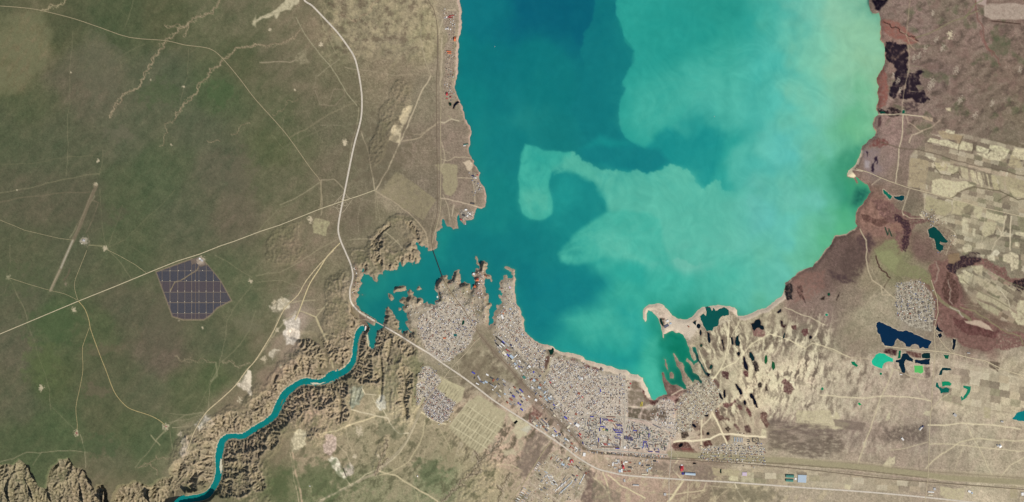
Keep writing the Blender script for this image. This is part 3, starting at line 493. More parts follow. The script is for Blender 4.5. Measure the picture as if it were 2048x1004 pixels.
beach([(1567,585),(1598,543),(1632,523),(1653,497),(1669,472),(1691,468),(1712,458)], 2.2, (196,172,140), .85)
beach([(1713,440),(1715,418),(1725,409)], 2.0, (190,150,122), .7)
beach([(1697,345),(1712,325),(1722,305)], 4, (210,190,156), .9)
beach([(1752,265),(1748,240),(1756,205),(1755,160),(1770,110),(1760,60),(1757,28)], 2, (182,146,112), .8)
paint([(1335,632),(1344,640),(1380,646),(1396,640),(1400,656),(1380,680),(1366,664),(1340,660),(1327,664)], (206,190,166), .9, 2, .1, 4, tex=.12)
paint([(1228,741),(1270,750),(1286,762),(1292,786),(1284,780),(1276,764),(1260,760),(1255,772),(1262,780),(1256,782),(1254,752)], (210,192,166), .85, 2, .1, 5, tex=.15)
paint([(1694,352),(1697,341),(1702,338),(1706,345),(1712,352),(1708,356)], (216,198,160), .95, 1, 0)
region('beach','pale town beach curving along the south shore','beach',[(1062,672),(1106,690),(1180,716),(1256,738),(1290,752),(1302,792),(1296,796),(1286,770),(1260,756),(1220,742),(1160,724),(1100,702),(1060,684)],amp=.05)
region('sand_spit','hooked pale sand spit with a curled western tip','beach',[(1280,600),(1330,600),(1350,632),(1374,636),(1400,610),(1470,606),(1480,626),(1462,622),(1412,612),(1396,640),(1378,676),(1340,662),(1322,668),(1312,640),(1296,626),(1296,648),(1282,640)],amp=.05)
# maroon reed beds and thickets in the dune hollows
RED=(104,76,66)
def reeds(pts, col=RED, a=.85, seed=1, lb=None, soft=1.1, tex=.4):
    w_, m = paint(pts, col, a, soft, .18, seed, minlen=3, tex=tex, ts=4)
    if m.size: C[w_] *= (1+m*(.16*fbm(X[w_], Y[w_], 9, 3, seed+3, .7)+.10*fbm(X[w_], Y[w_], 3.4, 2, seed+5)))[..., None]
reeds([(1324,742),(1332,755),(1340,766),(1350,771),(1366,782),(1376,780),(1384,778),(1392,772),(1378,786),(1356,792),(1340,792),(1318,798),(1308,806),(1298,800),(1312,804),(1334,790)], (124,96,82))
reeds([(1284,776),(1290,790),(1300,800),(1318,800),(1312,812),(1300,808),(1288,798)], (104,72,60))
reeds([(1349,800),(1358,796),(1366,806),(1376,818),(1378,826),(1368,820),(1358,812),(1350,806)], (86,60,54))
reeds([(1442,743),(1450,742),(1458,746),(1458,758),(1452,758),(1444,750)], (92,66,60)); reeds([(1423,762),(1430,756),(1440,770),(1438,776),(1426,774)], (112,90,78))
reeds([(1446,806),(1460,808),(1470,798),(1472,804),(1464,812),(1454,816),(1446,812)], (112,76,66)); reeds([(1434,816),(1440,830),(1460,838),(1458,842),(1438,842),(1430,826)], (108,82,70))
reeds([(1475,808),(1484,812),(1484,820),(1478,820)], (108,80,68)); reeds([(1490,812),(1498,818),(1504,832),(1500,834),(1492,822)], (108,72,62))
reeds([(1488,740),(1496,744),(1496,754),(1490,754)], (100,64,56)); reeds([(1504,724),(1512,722),(1518,742),(1512,744),(1508,734)], (54,46,44))
reeds([(1506,658),(1516,656),(1530,664),(1532,672),(1516,674),(1506,668)], (138,104,88)); reeds([(1516,766),(1522,764),(1523,774),(1517,776)], (60,50,46)); reeds([(1530,768),(1534,768),(1536,780),(1530,782)], (70,56,50))
reeds([(1561,644),(1567,650),(1574,650),(1568,656),(1562,652)], (60,42,40)); reeds([(1583,651),(1592,650),(1592,660),(1584,658)], (96,66,58)); reeds([(1602,664),(1606,658),(1616,658),(1617,668),(1608,672)], (104,70,62))
reeds([(1562,764),(1570,757),(1584,768),(1590,778),(1582,788),(1566,784)], (110,80,70), .8, 3); reeds([(1520,826),(1532,824),(1540,850),(1534,856),(1524,842)], (112,84,70))
reeds([(1488,852),(1498,850),(1502,866),(1494,866)], (98,76,66)); reeds([(1468,846),(1476,852),(1480,862),(1474,860)], (120,94,80)); reeds([(1462,858),(1456,852),(1450,856),(1456,864)],(70,58,50))
reeds([(1343,890),(1352,884),(1366,880),(1378,888),(1384,896),(1396,908),(1398,918),(1388,920),(1366,914),(1356,906),(1346,898)], (108,80,66), .95, 8)
reeds([(1362,896),(1384,898),(1394,916),(1370,912)], (126,78,60), .7, 9); reeds([(1364,862),(1372,860),(1378,872),(1370,880),(1362,876)], (82,70,60)); reeds([(1406,884),(1420,880),(1426,890),(1412,894)], (92,62,50))
reeds([(1450,868),(1462,866),(1460,878),(1452,886),(1446,876)], (106,82,68)); reeds([(1396,850),(1404,856),(1408,870),(1396,872)], (120,98,80)); reeds([(1378,840),(1396,842),(1400,860),(1390,862),(1380,854)], (124,104,86),.7)
reeds([(1056,848),(1066,822),(1064,808),(1072,818),(1086,828),(1078,842),(1062,852)], (120,86,72),.7)
reeds([(1140,718),(1150,716),(1148,728),(1140,726)],(140,112,96)); reeds([(1166,728),(1180,732),(1180,740),(1168,738)],(122,88,80)); reeds([(1184,734),(1198,738),(1192,748),(1184,746)],(124,90,80)); reeds([(1150,722),(1160,728),(1156,734),(1148,730)],(134,108,94)); 
reeds([(1076,700),(1086,690),(1084,720),(1078,728)],(124,110,86),.6); reeds([(1094,712),(1100,712),(1096,736),(1092,740)],(104,80,68),.8); paint([(1100,716),(1104,712),(1108,730),(1094,746)],(192,176,138),.7)
# river delta: rust flats, dark reeds, pale green meadow
reeds([(1716,436),(1720,414),(1734,402),(1752,400),(1768,408),(1778,420),(1784,440),(1770,452),(1750,452),(1740,460),(1724,452)], (140,106,86), .85, 11, tex=.55, soft=2)
reeds([(1722,428),(1740,432),(1760,438),(1780,436),(1790,444),(1770,450),(1748,450),(1730,444)], (100,72,60), .8, 12)
reeds([(1742,400),(1780,404),(1800,420),(1820,426),(1850,434),(1860,444),(1830,452),(1812,480),(1806,500),(1794,520),(1790,490),(1786,450)], (116,86,76), .75, 13, tex=.6, soft=2)
reeds([(1790,428),(1800,432),(1816,440),(1822,460),(1818,490),(1810,505),(1804,490),(1808,462),(1800,446),(1788,438)], (70,50,54), .85, 14, tex=.6)
paint([(1748,500),(1770,480),(1790,478),(1800,500),(1806,520),(1850,540),(1862,552),(1862,570),(1850,566),(1820,556),(1790,552),(1770,530),(1752,510)], (132,128,90), .85, 3, .1, 15, tex=.3)
paint([(1752,505),(1780,500),(1800,520),(1790,545),(1770,530)], (144,144,98), .7, 4, .1, 16)
reeds([(1862,560),(1858,530),(1870,520),(1890,520),(1906,520),(1910,548),(1920,570),(1920,600),(1940,620),(1960,640),(1990,650),(2010,660),(2048,668),(2070,690),(2040,692),(1990,696),(1950,698),(1926,692),(1914,676),(1880,664),(1866,650),(1870,630),(1878,600),(1866,580)], (124,92,78), .9, 17, tex=.5, soft=2)
reeds([(1888,600),(1886,570),(1890,540),(1906,550),(1918,580),(1914,606),(1900,612)], (88,64,54), .75, 18, tex=.6)
reeds([(1904,630),(1920,640),(1960,650),(2000,660),(1990,676),(1950,670),(1920,658)], (96,62,54), .7, 19, tex=.4)
reeds([(1904,520),(1924,512),(1960,512),(1976,520),(1990,530),(2010,534),(2020,556),(2048,556),(2100,560),(2100,584),(2048,580),(2030,574),(2000,562),(1980,552),(1966,536),(1944,532),(1920,534)], (122,90,76), .9, 20, tex=.5, soft=2)
reeds([(1892,532),(1908,520),(1930,510),(1960,508),(1960,524),(1940,532),(1922,534),(1912,548),(1900,544)], (60,46,50), .9, 21, tex=.6); paint([(1895,510),(1918,506),(1921,520),(1908,528),(1896,526)], (136,112,80), .9, 1.5, .1)
reeds([(2016,572),(2030,560),(2060,556),(2070,574),(2040,584)], (50,40,42), .85, 22, tex=.7)
line([(1858,550),(1866,580),(1880,600),(1896,612),(1920,626),(1940,640)], 6, (130,120,88), .85, .08); line([(1872,524),(1878,540),(1874,556),(1868,566)],3,(160,140,120),.6,.1); line([(1896,560),(1902,580),(1898,600),(1904,608)],1.6,(176,156,136),.7,.15)
paint([(1928,640),(1950,640),(1980,654),(1986,662),(1960,654),(1932,646)], (190,168,140), .85, 1.4, .12, 23)
line([(1900,614),(1918,622),(1926,634)],2.5,(180,166,150),.7,.1); line([(1920,614),(1950,622),(1990,650),(2012,664),(2040,672),(2046,690)],2.5,(138,126,90),.8,.08)
paint([(1720,470),(1740,466),(1752,486),(1740,506),(1724,500),(1712,480)], (88,70,68), .8, 4, .15, 24, tex=.4); paint([(1690,495),(1720,490),(1736,520),(1720,552),(1694,560),(1680,530)], (90,74,68), .65, 6, .15, 25, tex=.5)
paint([(1655,540),(1690,548),(1712,566),(1690,566),(1664,556)], (84,68,66), .8, 3, .15, 26, tex=.5)
reeds([(1570,570),(1580,566),(1586,580),(1586,600),(1574,600),(1570,588)], (48,44,44), .9, 27, tex=.6); reeds([(1594,574),(1602,570),(1604,590),(1610,606),(1600,596)], (52,38,38), .7, 28, tex=.7)
paint([(1586,546),(1650,540),(1650,575),(1620,600),(1590,606)], (138,102,84), .5, 5, .1, 29, tex=.6); line([(1752,512),(1758,530),(1772,545),(1780,556)],2.2,(70,44,40),.85,.2); line([(1780,556),(1766,580)],1.4,(92,78,62),.8,.1)
paint([(1640,598),(1650,592),(1648,600)],(54,44,40),.9); paint([(1672,600),(1680,584),(1678,592),(1674,602)],(50,38,36),.9)
line([(1770,455),(1775,470),(1778,458),(1783,472)],2.2,(24,60,48),.9); blob(1792,454,14,12,0,(150,110,84),.5)
# burnt ground by the north east shore
BURN=(44,34,42)
for k, p in enumerate([[(1772,84),(1786,82),(1796,88),(1812,88),(1812,100),(1818,112),(1814,126),(1810,134),(1790,132),(1784,126),(1778,124),(1772,108)],
  [(1788,130),(1812,130),(1814,146),(1812,166),(1798,180),(1786,198),(1782,194),(1784,170),(1788,150)],
  [(1816,148),(1830,144),(1848,144),(1838,152),(1842,170),(1828,176),(1816,178)],[(1812,176),(1836,180),(1850,184),(1860,200),(1848,208),(1832,206),(1824,196),(1812,200),(1798,196)]]):
    paint(p, BURN, .97, 1.4, .25, 40+k, minlen=3, tex=.5, ts=11)
region('burnt_scrub','black burnt scrub ground beside the north east shore','burnt ground',[(1770,82),(1814,86),(1820,126),(1816,146),(1848,142),(1862,200),(1846,210),(1796,200),(1780,196),(1786,140),(1770,110)],amp=.15)
paint([(1750,160),(1760,140),(1768,134),(1774,150),(1778,180),(1772,210),(1758,220),(1754,190)], (136,88,68), .85, 2.5, .15, 44, tex=.4); paint([(1764,40),(1800,48),(1816,64),(1836,84),(1816,90),(1784,74),(1764,60)], (140,92,70), .75, 3, .15, 45, tex=.5)
paint([(1752,216),(1790,214),(1802,222),(1800,230),(1762,226)], (54,44,44), .85, 1.5, .2, 46, tex=.7); paint([(1800,206),(1840,208),(1836,224),(1812,222)], (76,62,62), .6, 2.5, .2, 47, tex=.7)
paint([(1744,0),(1776,-4),(1768,10),(1758,22),(1750,18)], (28,22,32), .95, 2.5, .15, 48, tex=.2); line([(1768,44),(1780,48),(1786,56),(1796,56),(1818,74),(1836,82)],1.6,(52,34,30),.85,.25)
for (x_,y_,s_) in ((1862,168,8),(1838,112,5),(1850,98,5),(1912,140,6),(1920,200,6),(1984,206,5),(2040,140,5),(1885,96,6),(1828,116,5),(1786,150,4),(1800,180,4),(1796,162,5),(1866,26,4),(1950,230,5),(1872,80,5)):
    blob(x_,y_,s_*.7,s_*1.3,20,(180,166,144),.6,int(x_),1.3,3)
blob(2000,90,26,20,0,(74,88,62),.4,3); paint([(1968,10),(2060,12),(2060,40),(1984,40),(1968,32)], (172,154,136), .9, 2, .06, 49, tex=.2); paint([(1950,-10),(1975,-10),(1972,12),(1954,8)],(180,160,146),.8,1.5,.05); line([(1984,42),(2040,48)],2.5,(80,62,52),.8)
line([(1952,0),(1954,30),(1966,60),(1970,90),(2000,130)],2.4,(122,84,68),.6,.15); line([(1962,62),(1972,90),(1984,110)],5,(136,90,74),.4,.2)
paint([(1724,300),(1760,296),(1766,340),(1750,352),(1728,340)], (138,122,120), .7, 5, .12, 50, tex=.3); paint([(1730,320),(1740,324),(1738,336),(1728,334)], (168,158,158), .7, 3, .15)
for p in ([(1748,316),(1754,312),(1755,320),(1748,326)],[(1744,328),(1748,326),(1747,345),(1742,342)],[(1732,302),(1736,304),(1735,314)],[(1754,318),(1756,326),(1753,330)]): paint(p,(56,44,56),.9,1.2,.15)
paint([(1757,236),(1762,232),(1762,250),(1754,256)],(84,62,62),.8,1.5); paint([(1740,282),(1770,278),(1778,290),(1760,296),(1738,294)],(116,72,58),.7,2,.2,tex=.6)
# cultivated plots of the east: first the faint patchwork of old plots, then each field
for pts_, an_, su_, sv_, sd_ in (([(1815,372),(1820,312),(1856,270),(1930,268),(2022,290),(2060,285),(2060,480),(2000,470),(1960,500),(1915,500),(1905,455),(1850,425),(1845,385)],14,17,9,1),([(1912,545),(1960,528),(2060,590),(2060,655),(2000,640),(1940,600)],33,14,8,2),([(1915,500),(2000,470),(2060,490),(2060,552),(2000,520),(1930,512)],8,15,11,3),([(1880,712),(2060,760),(2060,830),(1960,820),(1880,800)],10,20,14,4),([(1480,936),(1700,950),(1850,962),(1850,985),(1480,965)],3,22,12,5)):
    w_, m = bbox_mask(pts_, 3); c_, s_ = math.cos(math.radians(an_)), math.sin(math.radians(an_)); u = X[w_]*c_+Y[w_]*s_; v = -X[w_]*s_+Y[w_]*c_
    j_ = np.floor(v/sv_).astype(int); i_ = np.floor(u/su_+((j_*7919) % 17)/17.0).astype(int); hh_ = _perm[(i_+_perm[(j_+sd_*77) & 4095]) & 4095]
    tn = np.array([(206,194,162),(192,178,144),(172,158,130),(140,126,104),(118,106,90),(186,168,132),(128,124,96),(200,188,154)], np.float32)[hh_ % 8]
    rw = fbm(X[w_], Y[w_], 5, 2, 40, ang=an_+90*(sd_ % 2), stretch=5)
    C[w_] += (tn*(1+.05*rw)[..., None]-C[w_])*(m*np.clip(.34+.3*((hh_//8) % 5-1)/3, .06, .6))[..., None]
F=[([(1854,284),(1860,276),(1930,292),(1918,301),(1884,292),(1878,288)],(204,192,152)),([(1875,262),(1890,262),(1926,274),(1920,280),(1884,276)],(170,150,112)),([(1892,258),(1910,262),(1908,268),(1890,264)],(206,194,156)),
([(1908,270),(1928,272),(1920,288),(1910,284)],(160,138,102)),([(1922,282),(1946,288),(1944,302),(1920,298)],(200,188,148)),([(1951,290),(1978,298),(1976,308),(1958,304),(1950,300)],(206,196,156)),([(1980,290),(2020,300),(2016,306),(1990,302),(1978,296)],(202,192,150)),
([(1984,300),(2016,306),(2012,314),(2000,322),(1980,320),(1950,306),(1976,308)],(206,194,154)),([(2030,296),(2060,300),(2060,322),(2028,316),(2022,310)],(206,192,150)),([(2022,310),(2040,318),(2044,336),(2022,334),(2016,330)],(176,160,120)),
([(1854,312),(1872,316),(1870,322),(1856,316)],(206,194,158)),([(1872,316),(1910,324),(1906,330),(1870,322)],(166,150,118)),([(1870,324),(1896,328),(1890,342),(1880,342),(1872,336)],(186,170,126)),([(1896,330),(1918,334),(1912,348),(1892,346)],(188,176,136)),
([(1938,328),(2012,344),(2010,352),(1936,334)],(180,160,130)),([(1822,316),(1856,322),(1856,338),(1850,380),(1816,374),(1818,350)],(168,150,114)),([(1864,360),(1880,356),(1930,362),(1950,370),(1932,376),(1914,384),(1908,394),(1862,386)],(202,190,148)),
([(1858,340),(1880,346),(1882,356),(1862,362),(1856,378),(1852,360)],(150,138,110)),([(1920,334),(1936,338),(1938,360),(1924,354)],(186,172,134)),([(1938,340),(1946,340),(1954,368),(1946,364)],(198,184,142)),([(1947,342),(1950,343),(1958,370),(1955,368)],(200,186,146)),
([(1954,344),(1960,345),(1966,374),(1962,374)],(198,184,144)),([(1964,346),(1967,346),(1973,377),(1970,376)],(168,154,122)),([(1971,348),(1975,349),(1981,380),(1977,379)],(190,176,136)),([(1981,350),(1992,352),(1998,380),(1988,380)],(180,166,124)),([(1994,352),(2008,354),(2008,378),(2000,378)],(168,156,120)),
([(2010,352),(2060,362),(2060,390),(2030,392),(2014,380)],(172,158,120)),([(2018,374),(2050,388),(2048,396),(2026,392)],(190,176,134)),([(1852,390),(1902,402),(1904,420),(1890,432),(1866,426),(1848,416)],(172,160,120)),([(1906,400),(1946,408),(1940,424),(1920,430),(1902,428)],(186,172,130)),
([(1946,410),(1966,416),(1962,440),(1948,430)],(190,178,138)),([(1972,420),(2014,432),(2008,448),(1990,442),(1972,436)],(196,184,144)),([(1970,442),(1994,446),(1986,468),(1970,474),(1962,466)],(188,176,136)),([(1924,436),(1936,440),(1934,454),(1922,450)],(196,184,146)),
([(2032,428),(2060,440),(2060,470),(2044,470)],(140,134,104)),([(2030,464),(2060,466),(2060,474),(2032,470)],(200,188,150)),([(1926,446),(1938,448),(1934,470),(1924,466)],(196,184,148)),([(1945,456),(1952,458),(1950,474),(1944,470)],(196,184,148)),
([(2006,510),(2020,504),(2036,510),(2036,538),(2022,542),(2018,526),(2006,522)],(204,190,152)),([(1924,494),(1936,486),(1944,494),(1942,502),(1930,506)],(196,184,148)),([(1974,510),(1988,508),(1990,522),(1976,520)],(202,190,156)),([(2030,484),(2036,484),(2038,494),(2030,492)],(206,194,156)),
([(1926,540),(1946,548),(1944,554),(1928,548)],(196,184,146)),([(1914,550),(1924,546),(1938,556),(1934,568),(1920,564)],(190,178,140)),([(1942,532),(1966,530),(1964,552),(1950,546)],(184,170,134)),([(1948,550),(1974,562),(1990,572),(2004,590),(1992,592),(1960,572),(1944,556)],(180,166,132)),
([(1958,580),(1990,594),(2020,610),(2016,622),(1984,606),(1952,594)],(178,166,130)),([(2016,616),(2034,628),(2036,600),(2060,602),(2060,648),(2036,650),(2024,632)],(192,180,142)),([(1952,598),(1980,610),(2000,622),(1996,632),(1966,616)],(170,160,124)),([(1988,280),(2060,290),(2060,296),(2022,290)],(118,106,86)),
([(1980,510),(1992,498),(2000,505),(1994,512)],(206,196,166)),([(1944,284),(1954,284),(1952,302),(1946,300)],(112,100,84)),([(1855,580),(1862,600),(1864,620),(1862,640),(1856,610)],(140,134,98)),
([(1796,738),(1812,740),(1820,756),(1800,756)],(140,124,104)),([(1848,734),(1860,734),(1860,754),(1850,756)],(124,108,96)),([(1770,698),(1794,700),(1792,711),(1778,708),(1767,706)],(70,46,46)),([(1812,702),(1842,706),(1842,716),(1826,714),(1812,708)],(104,72,60)),
([(1980,722),(2000,726),(1996,744),(1978,734)],(108,94,78)),([(1846,232),(1866,236),(1864,244),(1844,236)],(178,154,122)),([(1891,216),(1902,216),(1902,222),(1892,222)],(196,178,140)),([(1774,830),(1780,822),(1780,838),(1770,842)],(198,186,148)),
([(1666,834),(1672,820),(1680,836),(1670,842)],(198,184,144)),([(1850,822),(1862,822),(1858,832),(1846,828)],(196,184,148)),([(1968,812),(1982,816),(1980,838),(1968,836)],(178,164,126)),([(1594,820),(1660,820),(1668,840),(1700,848),(1690,860),(1620,856),(1590,844)],(196,182,142)),
([(1460,950),(1476,952),(1476,962),(1456,960)],(206,194,150)),([(1424,934),(1440,936),(1440,952),(1424,950)],(176,160,120)),([(1440,938),(1480,942),(1478,954),(1460,952),(1442,950)],(182,168,128)),([(1480,942),(1508,944),(1508,966),(1482,964)],(190,178,142)),
([(1524,858),(1532,860),(1534,876),(1522,874)],(206,192,152)),([(1560,950),(1616,950),(1616,970),(1568,968)],(180,166,134)),([(1690,968),(1702,970),(1700,980),(1688,978)],(202,188,148)),([(1880,972),(1930,974),(1926,1000),(1900,1002),(1880,990)],(192,178,138)),
([(1790,912),(1778,920),(1768,930),(1776,940),(1790,926)],(200,186,148)),([(2020,972),(2034,972),(2034,996),(2020,996)],(170,156,120)),([(1764,930),(1780,912),(1786,918),(1774,940)],(198,184,146)),
([(1292,930),(1306,930),(1306,944),(1296,946)],(186,170,136)),([(1302,940),(1316,940),(1312,948),(1300,948)],(204,186,144)),([(1210,914),(1218,916),(1216,922)],(200,186,154)),([(1336,910),(1346,906),(1356,908),(1354,920),(1344,920)],(140,140,112))]
for k,(p,c) in enumerate(F):
    paint(p, c, .78, 1.2, .07, 200+k, tex=.4, ts=5); 
    if k < 62: region('crop_field', None, 'field', p, 200+k, .03)
paint([(1536,840),(1580,842),(1640,850),(1700,852),(1660,880),(1640,878),(1560,868),(1540,862)], (112,98,88), .6, 5, .2, 51, tex=.8, ts=7, ang=2, stretch=3)
paint([(1536,862),(1680,872),(1690,900),(1600,910),(1536,900)], (104,92,80), .5, 4, .12, 52, tex=.8, ts=5, ang=3, stretch=3); paint([(1760,850),(1850,850),(1850,880),(1770,882)], (98,86,78), .5, 6, .2, 53, tex=.7)
paint([(1666,838),(1732,846),(1726,862),(1670,852)],(118,104,92),.6,2,.03)
for yy in range(842,880,3): line([(1536,yy),(1660+rnd.randint(-20,20),yy+6)],.7,(128,114,98),.5,.03,yy)
# new housing grid of bare lanes south of the estate (paved later with houses)
paint([(868,756),(882,752),(930,776),(924,800),(908,810),(868,776)], (186,174,134), .9, 2, .05, 60, tex=.15)
paint([(932,808),(956,790),(1012,824),(1006,850),(960,906),(950,902),(898,854),(910,836)], (180,168,130), .9, 2.5, .06, 61, tex=.15)
def hatch(o, u, v, nu, nv, lu, lv, col, a, wd, seed):
    r = random.Random(seed)
    for i in range(nu):
        for j in range(nv):
            if r.random() < .22: continue
            x_ = o[0]+u[0]*i+v[0]*j; y_ = o[1]+u[1]*i+v[1]*j
            line([(x_,y_),(x_+lu*u[0]+lv*v[0], y_+lu*u[1]+lv*v[1])], wd, col, a*r.uniform(.5,1), .05, seed+i*7+j, .8)
hatch((884,762),(4.6,3.0),(-3.4,5.2),9,6,0,.75,(118,110,86),.8,1.3,5)
hatch((938,812),(5.0,3.1),(-3.6,5.4),13,13,0,.8,(120,112,88),.75,1.6,6)
for i in range(6): line([(940+i*13,800+i*8),(900+i*13,852+i*8)],1.6,(202,190,150),.8,.02,i)
for i in range(4): line([(936-i*10,812+i*14),(1006-i*10,856+i*14)],2.0,(200,188,148),.75,.02,i)
paint([(880,896),(912,896),(912,932),(880,940),(872,934),(886,920)], (156,142,108), .75, 2.5, .12, 62, tex=.3)
paint([(1014,824),(1040,838),(1062,850),(1054,870),(1036,880),(1024,862),(1030,850)], (196,184,146), .85, 3, .1, 63, tex=.2); paint([(1004,900),(1030,898),(1032,910),(1010,912)], (192,178,142), .8, 3, .15, 64)
paint([(1040,860),(1060,850),(1064,858),(1056,866)],(196,190,168),.8,2)
# eroded gullies: cream banks with a dark cut
def gully(pts, wd, seed, col=(172,152,116), dark=(92,78,60), twigs=True):
    line(pts, wd*.5, col, .8, .34, seed, .8, 2.2); line([(x+1.0,y-.6) for x,y in pts], wd*.25, dark, .6, .34, seed, .7, 2.2)
    r = random.Random(seed)
    if twigs:
        P = rough(pts, .3, seed, 3.5, False)
        for (x_,y_) in P[::1]:
            a = r.uniform(0, 6.28); l = wd*r.uniform(.4,1.1); line([(x_,y_),(x_+l*math.cos(a), y_+l*math.sin(a))], 1.1, col, .65, .2, seed, .8)
gully([(442,-5),(432,16),(412,28),(392,36),(378,44),(368,54),(352,66),(338,76),(330,84),(320,98),(312,110),(306,125),(299,138),(290,154),(282,168),(270,178),(256,184),(244,192),(234,206),(224,222),(220,236)],3.6,11)
gully([(370,56),(360,50),(345,54),(330,50)],2.2,12); gully([(378,46),(372,62),(368,74)],1.8,13)
gully([(512,88),(496,92),(480,96),(468,102),(452,116),(442,124),(430,134),(416,148),(404,164),(396,180),(384,192),(370,206),(362,218),(352,236)],3.6,14); gully([(352,236),(336,266),(318,292)],1.4,15,twigs=False)
gully([(600,60),(580,78),(560,88),(540,92),(520,90),(506,92)],3,16); gully([(545,230),(570,212),(596,198)],1.2,17,twigs=False); gully([(134,-4),(118,10),(94,20),(84,20)],3,18,(190,172,128))
gully([(415,282),(428,284),(440,283)],2,19,twigs=False); gully([(462,268),(480,254),(500,246)],1.6,20,twigs=False); gully([(620,560),(606,580),(570,590)],1.2,21,twigs=False)
gully([(350,712),(370,718),(390,722),(410,720),(430,724)],2,22,(150,138,106)); gully([(445,722),(460,722),(470,732),(486,730),(500,726)],2.2,23,(160,146,112)); gully([(264,644),(276,652),(282,668),(286,684)],1.6,24,(110,106,80),twigs=False)
gully([(708,42),(696,36),(680,30),(668,28)],1.5,25); gully([(760,-5),(744,20),(732,30),(718,38),(704,42)],2.2,26)
gully([(275,935),(290,925),(305,935),(316,950)],1.8,27,twigs=False); gully([(352,905),(330,916),(300,925),(280,932)],1.8,28,twigs=False)
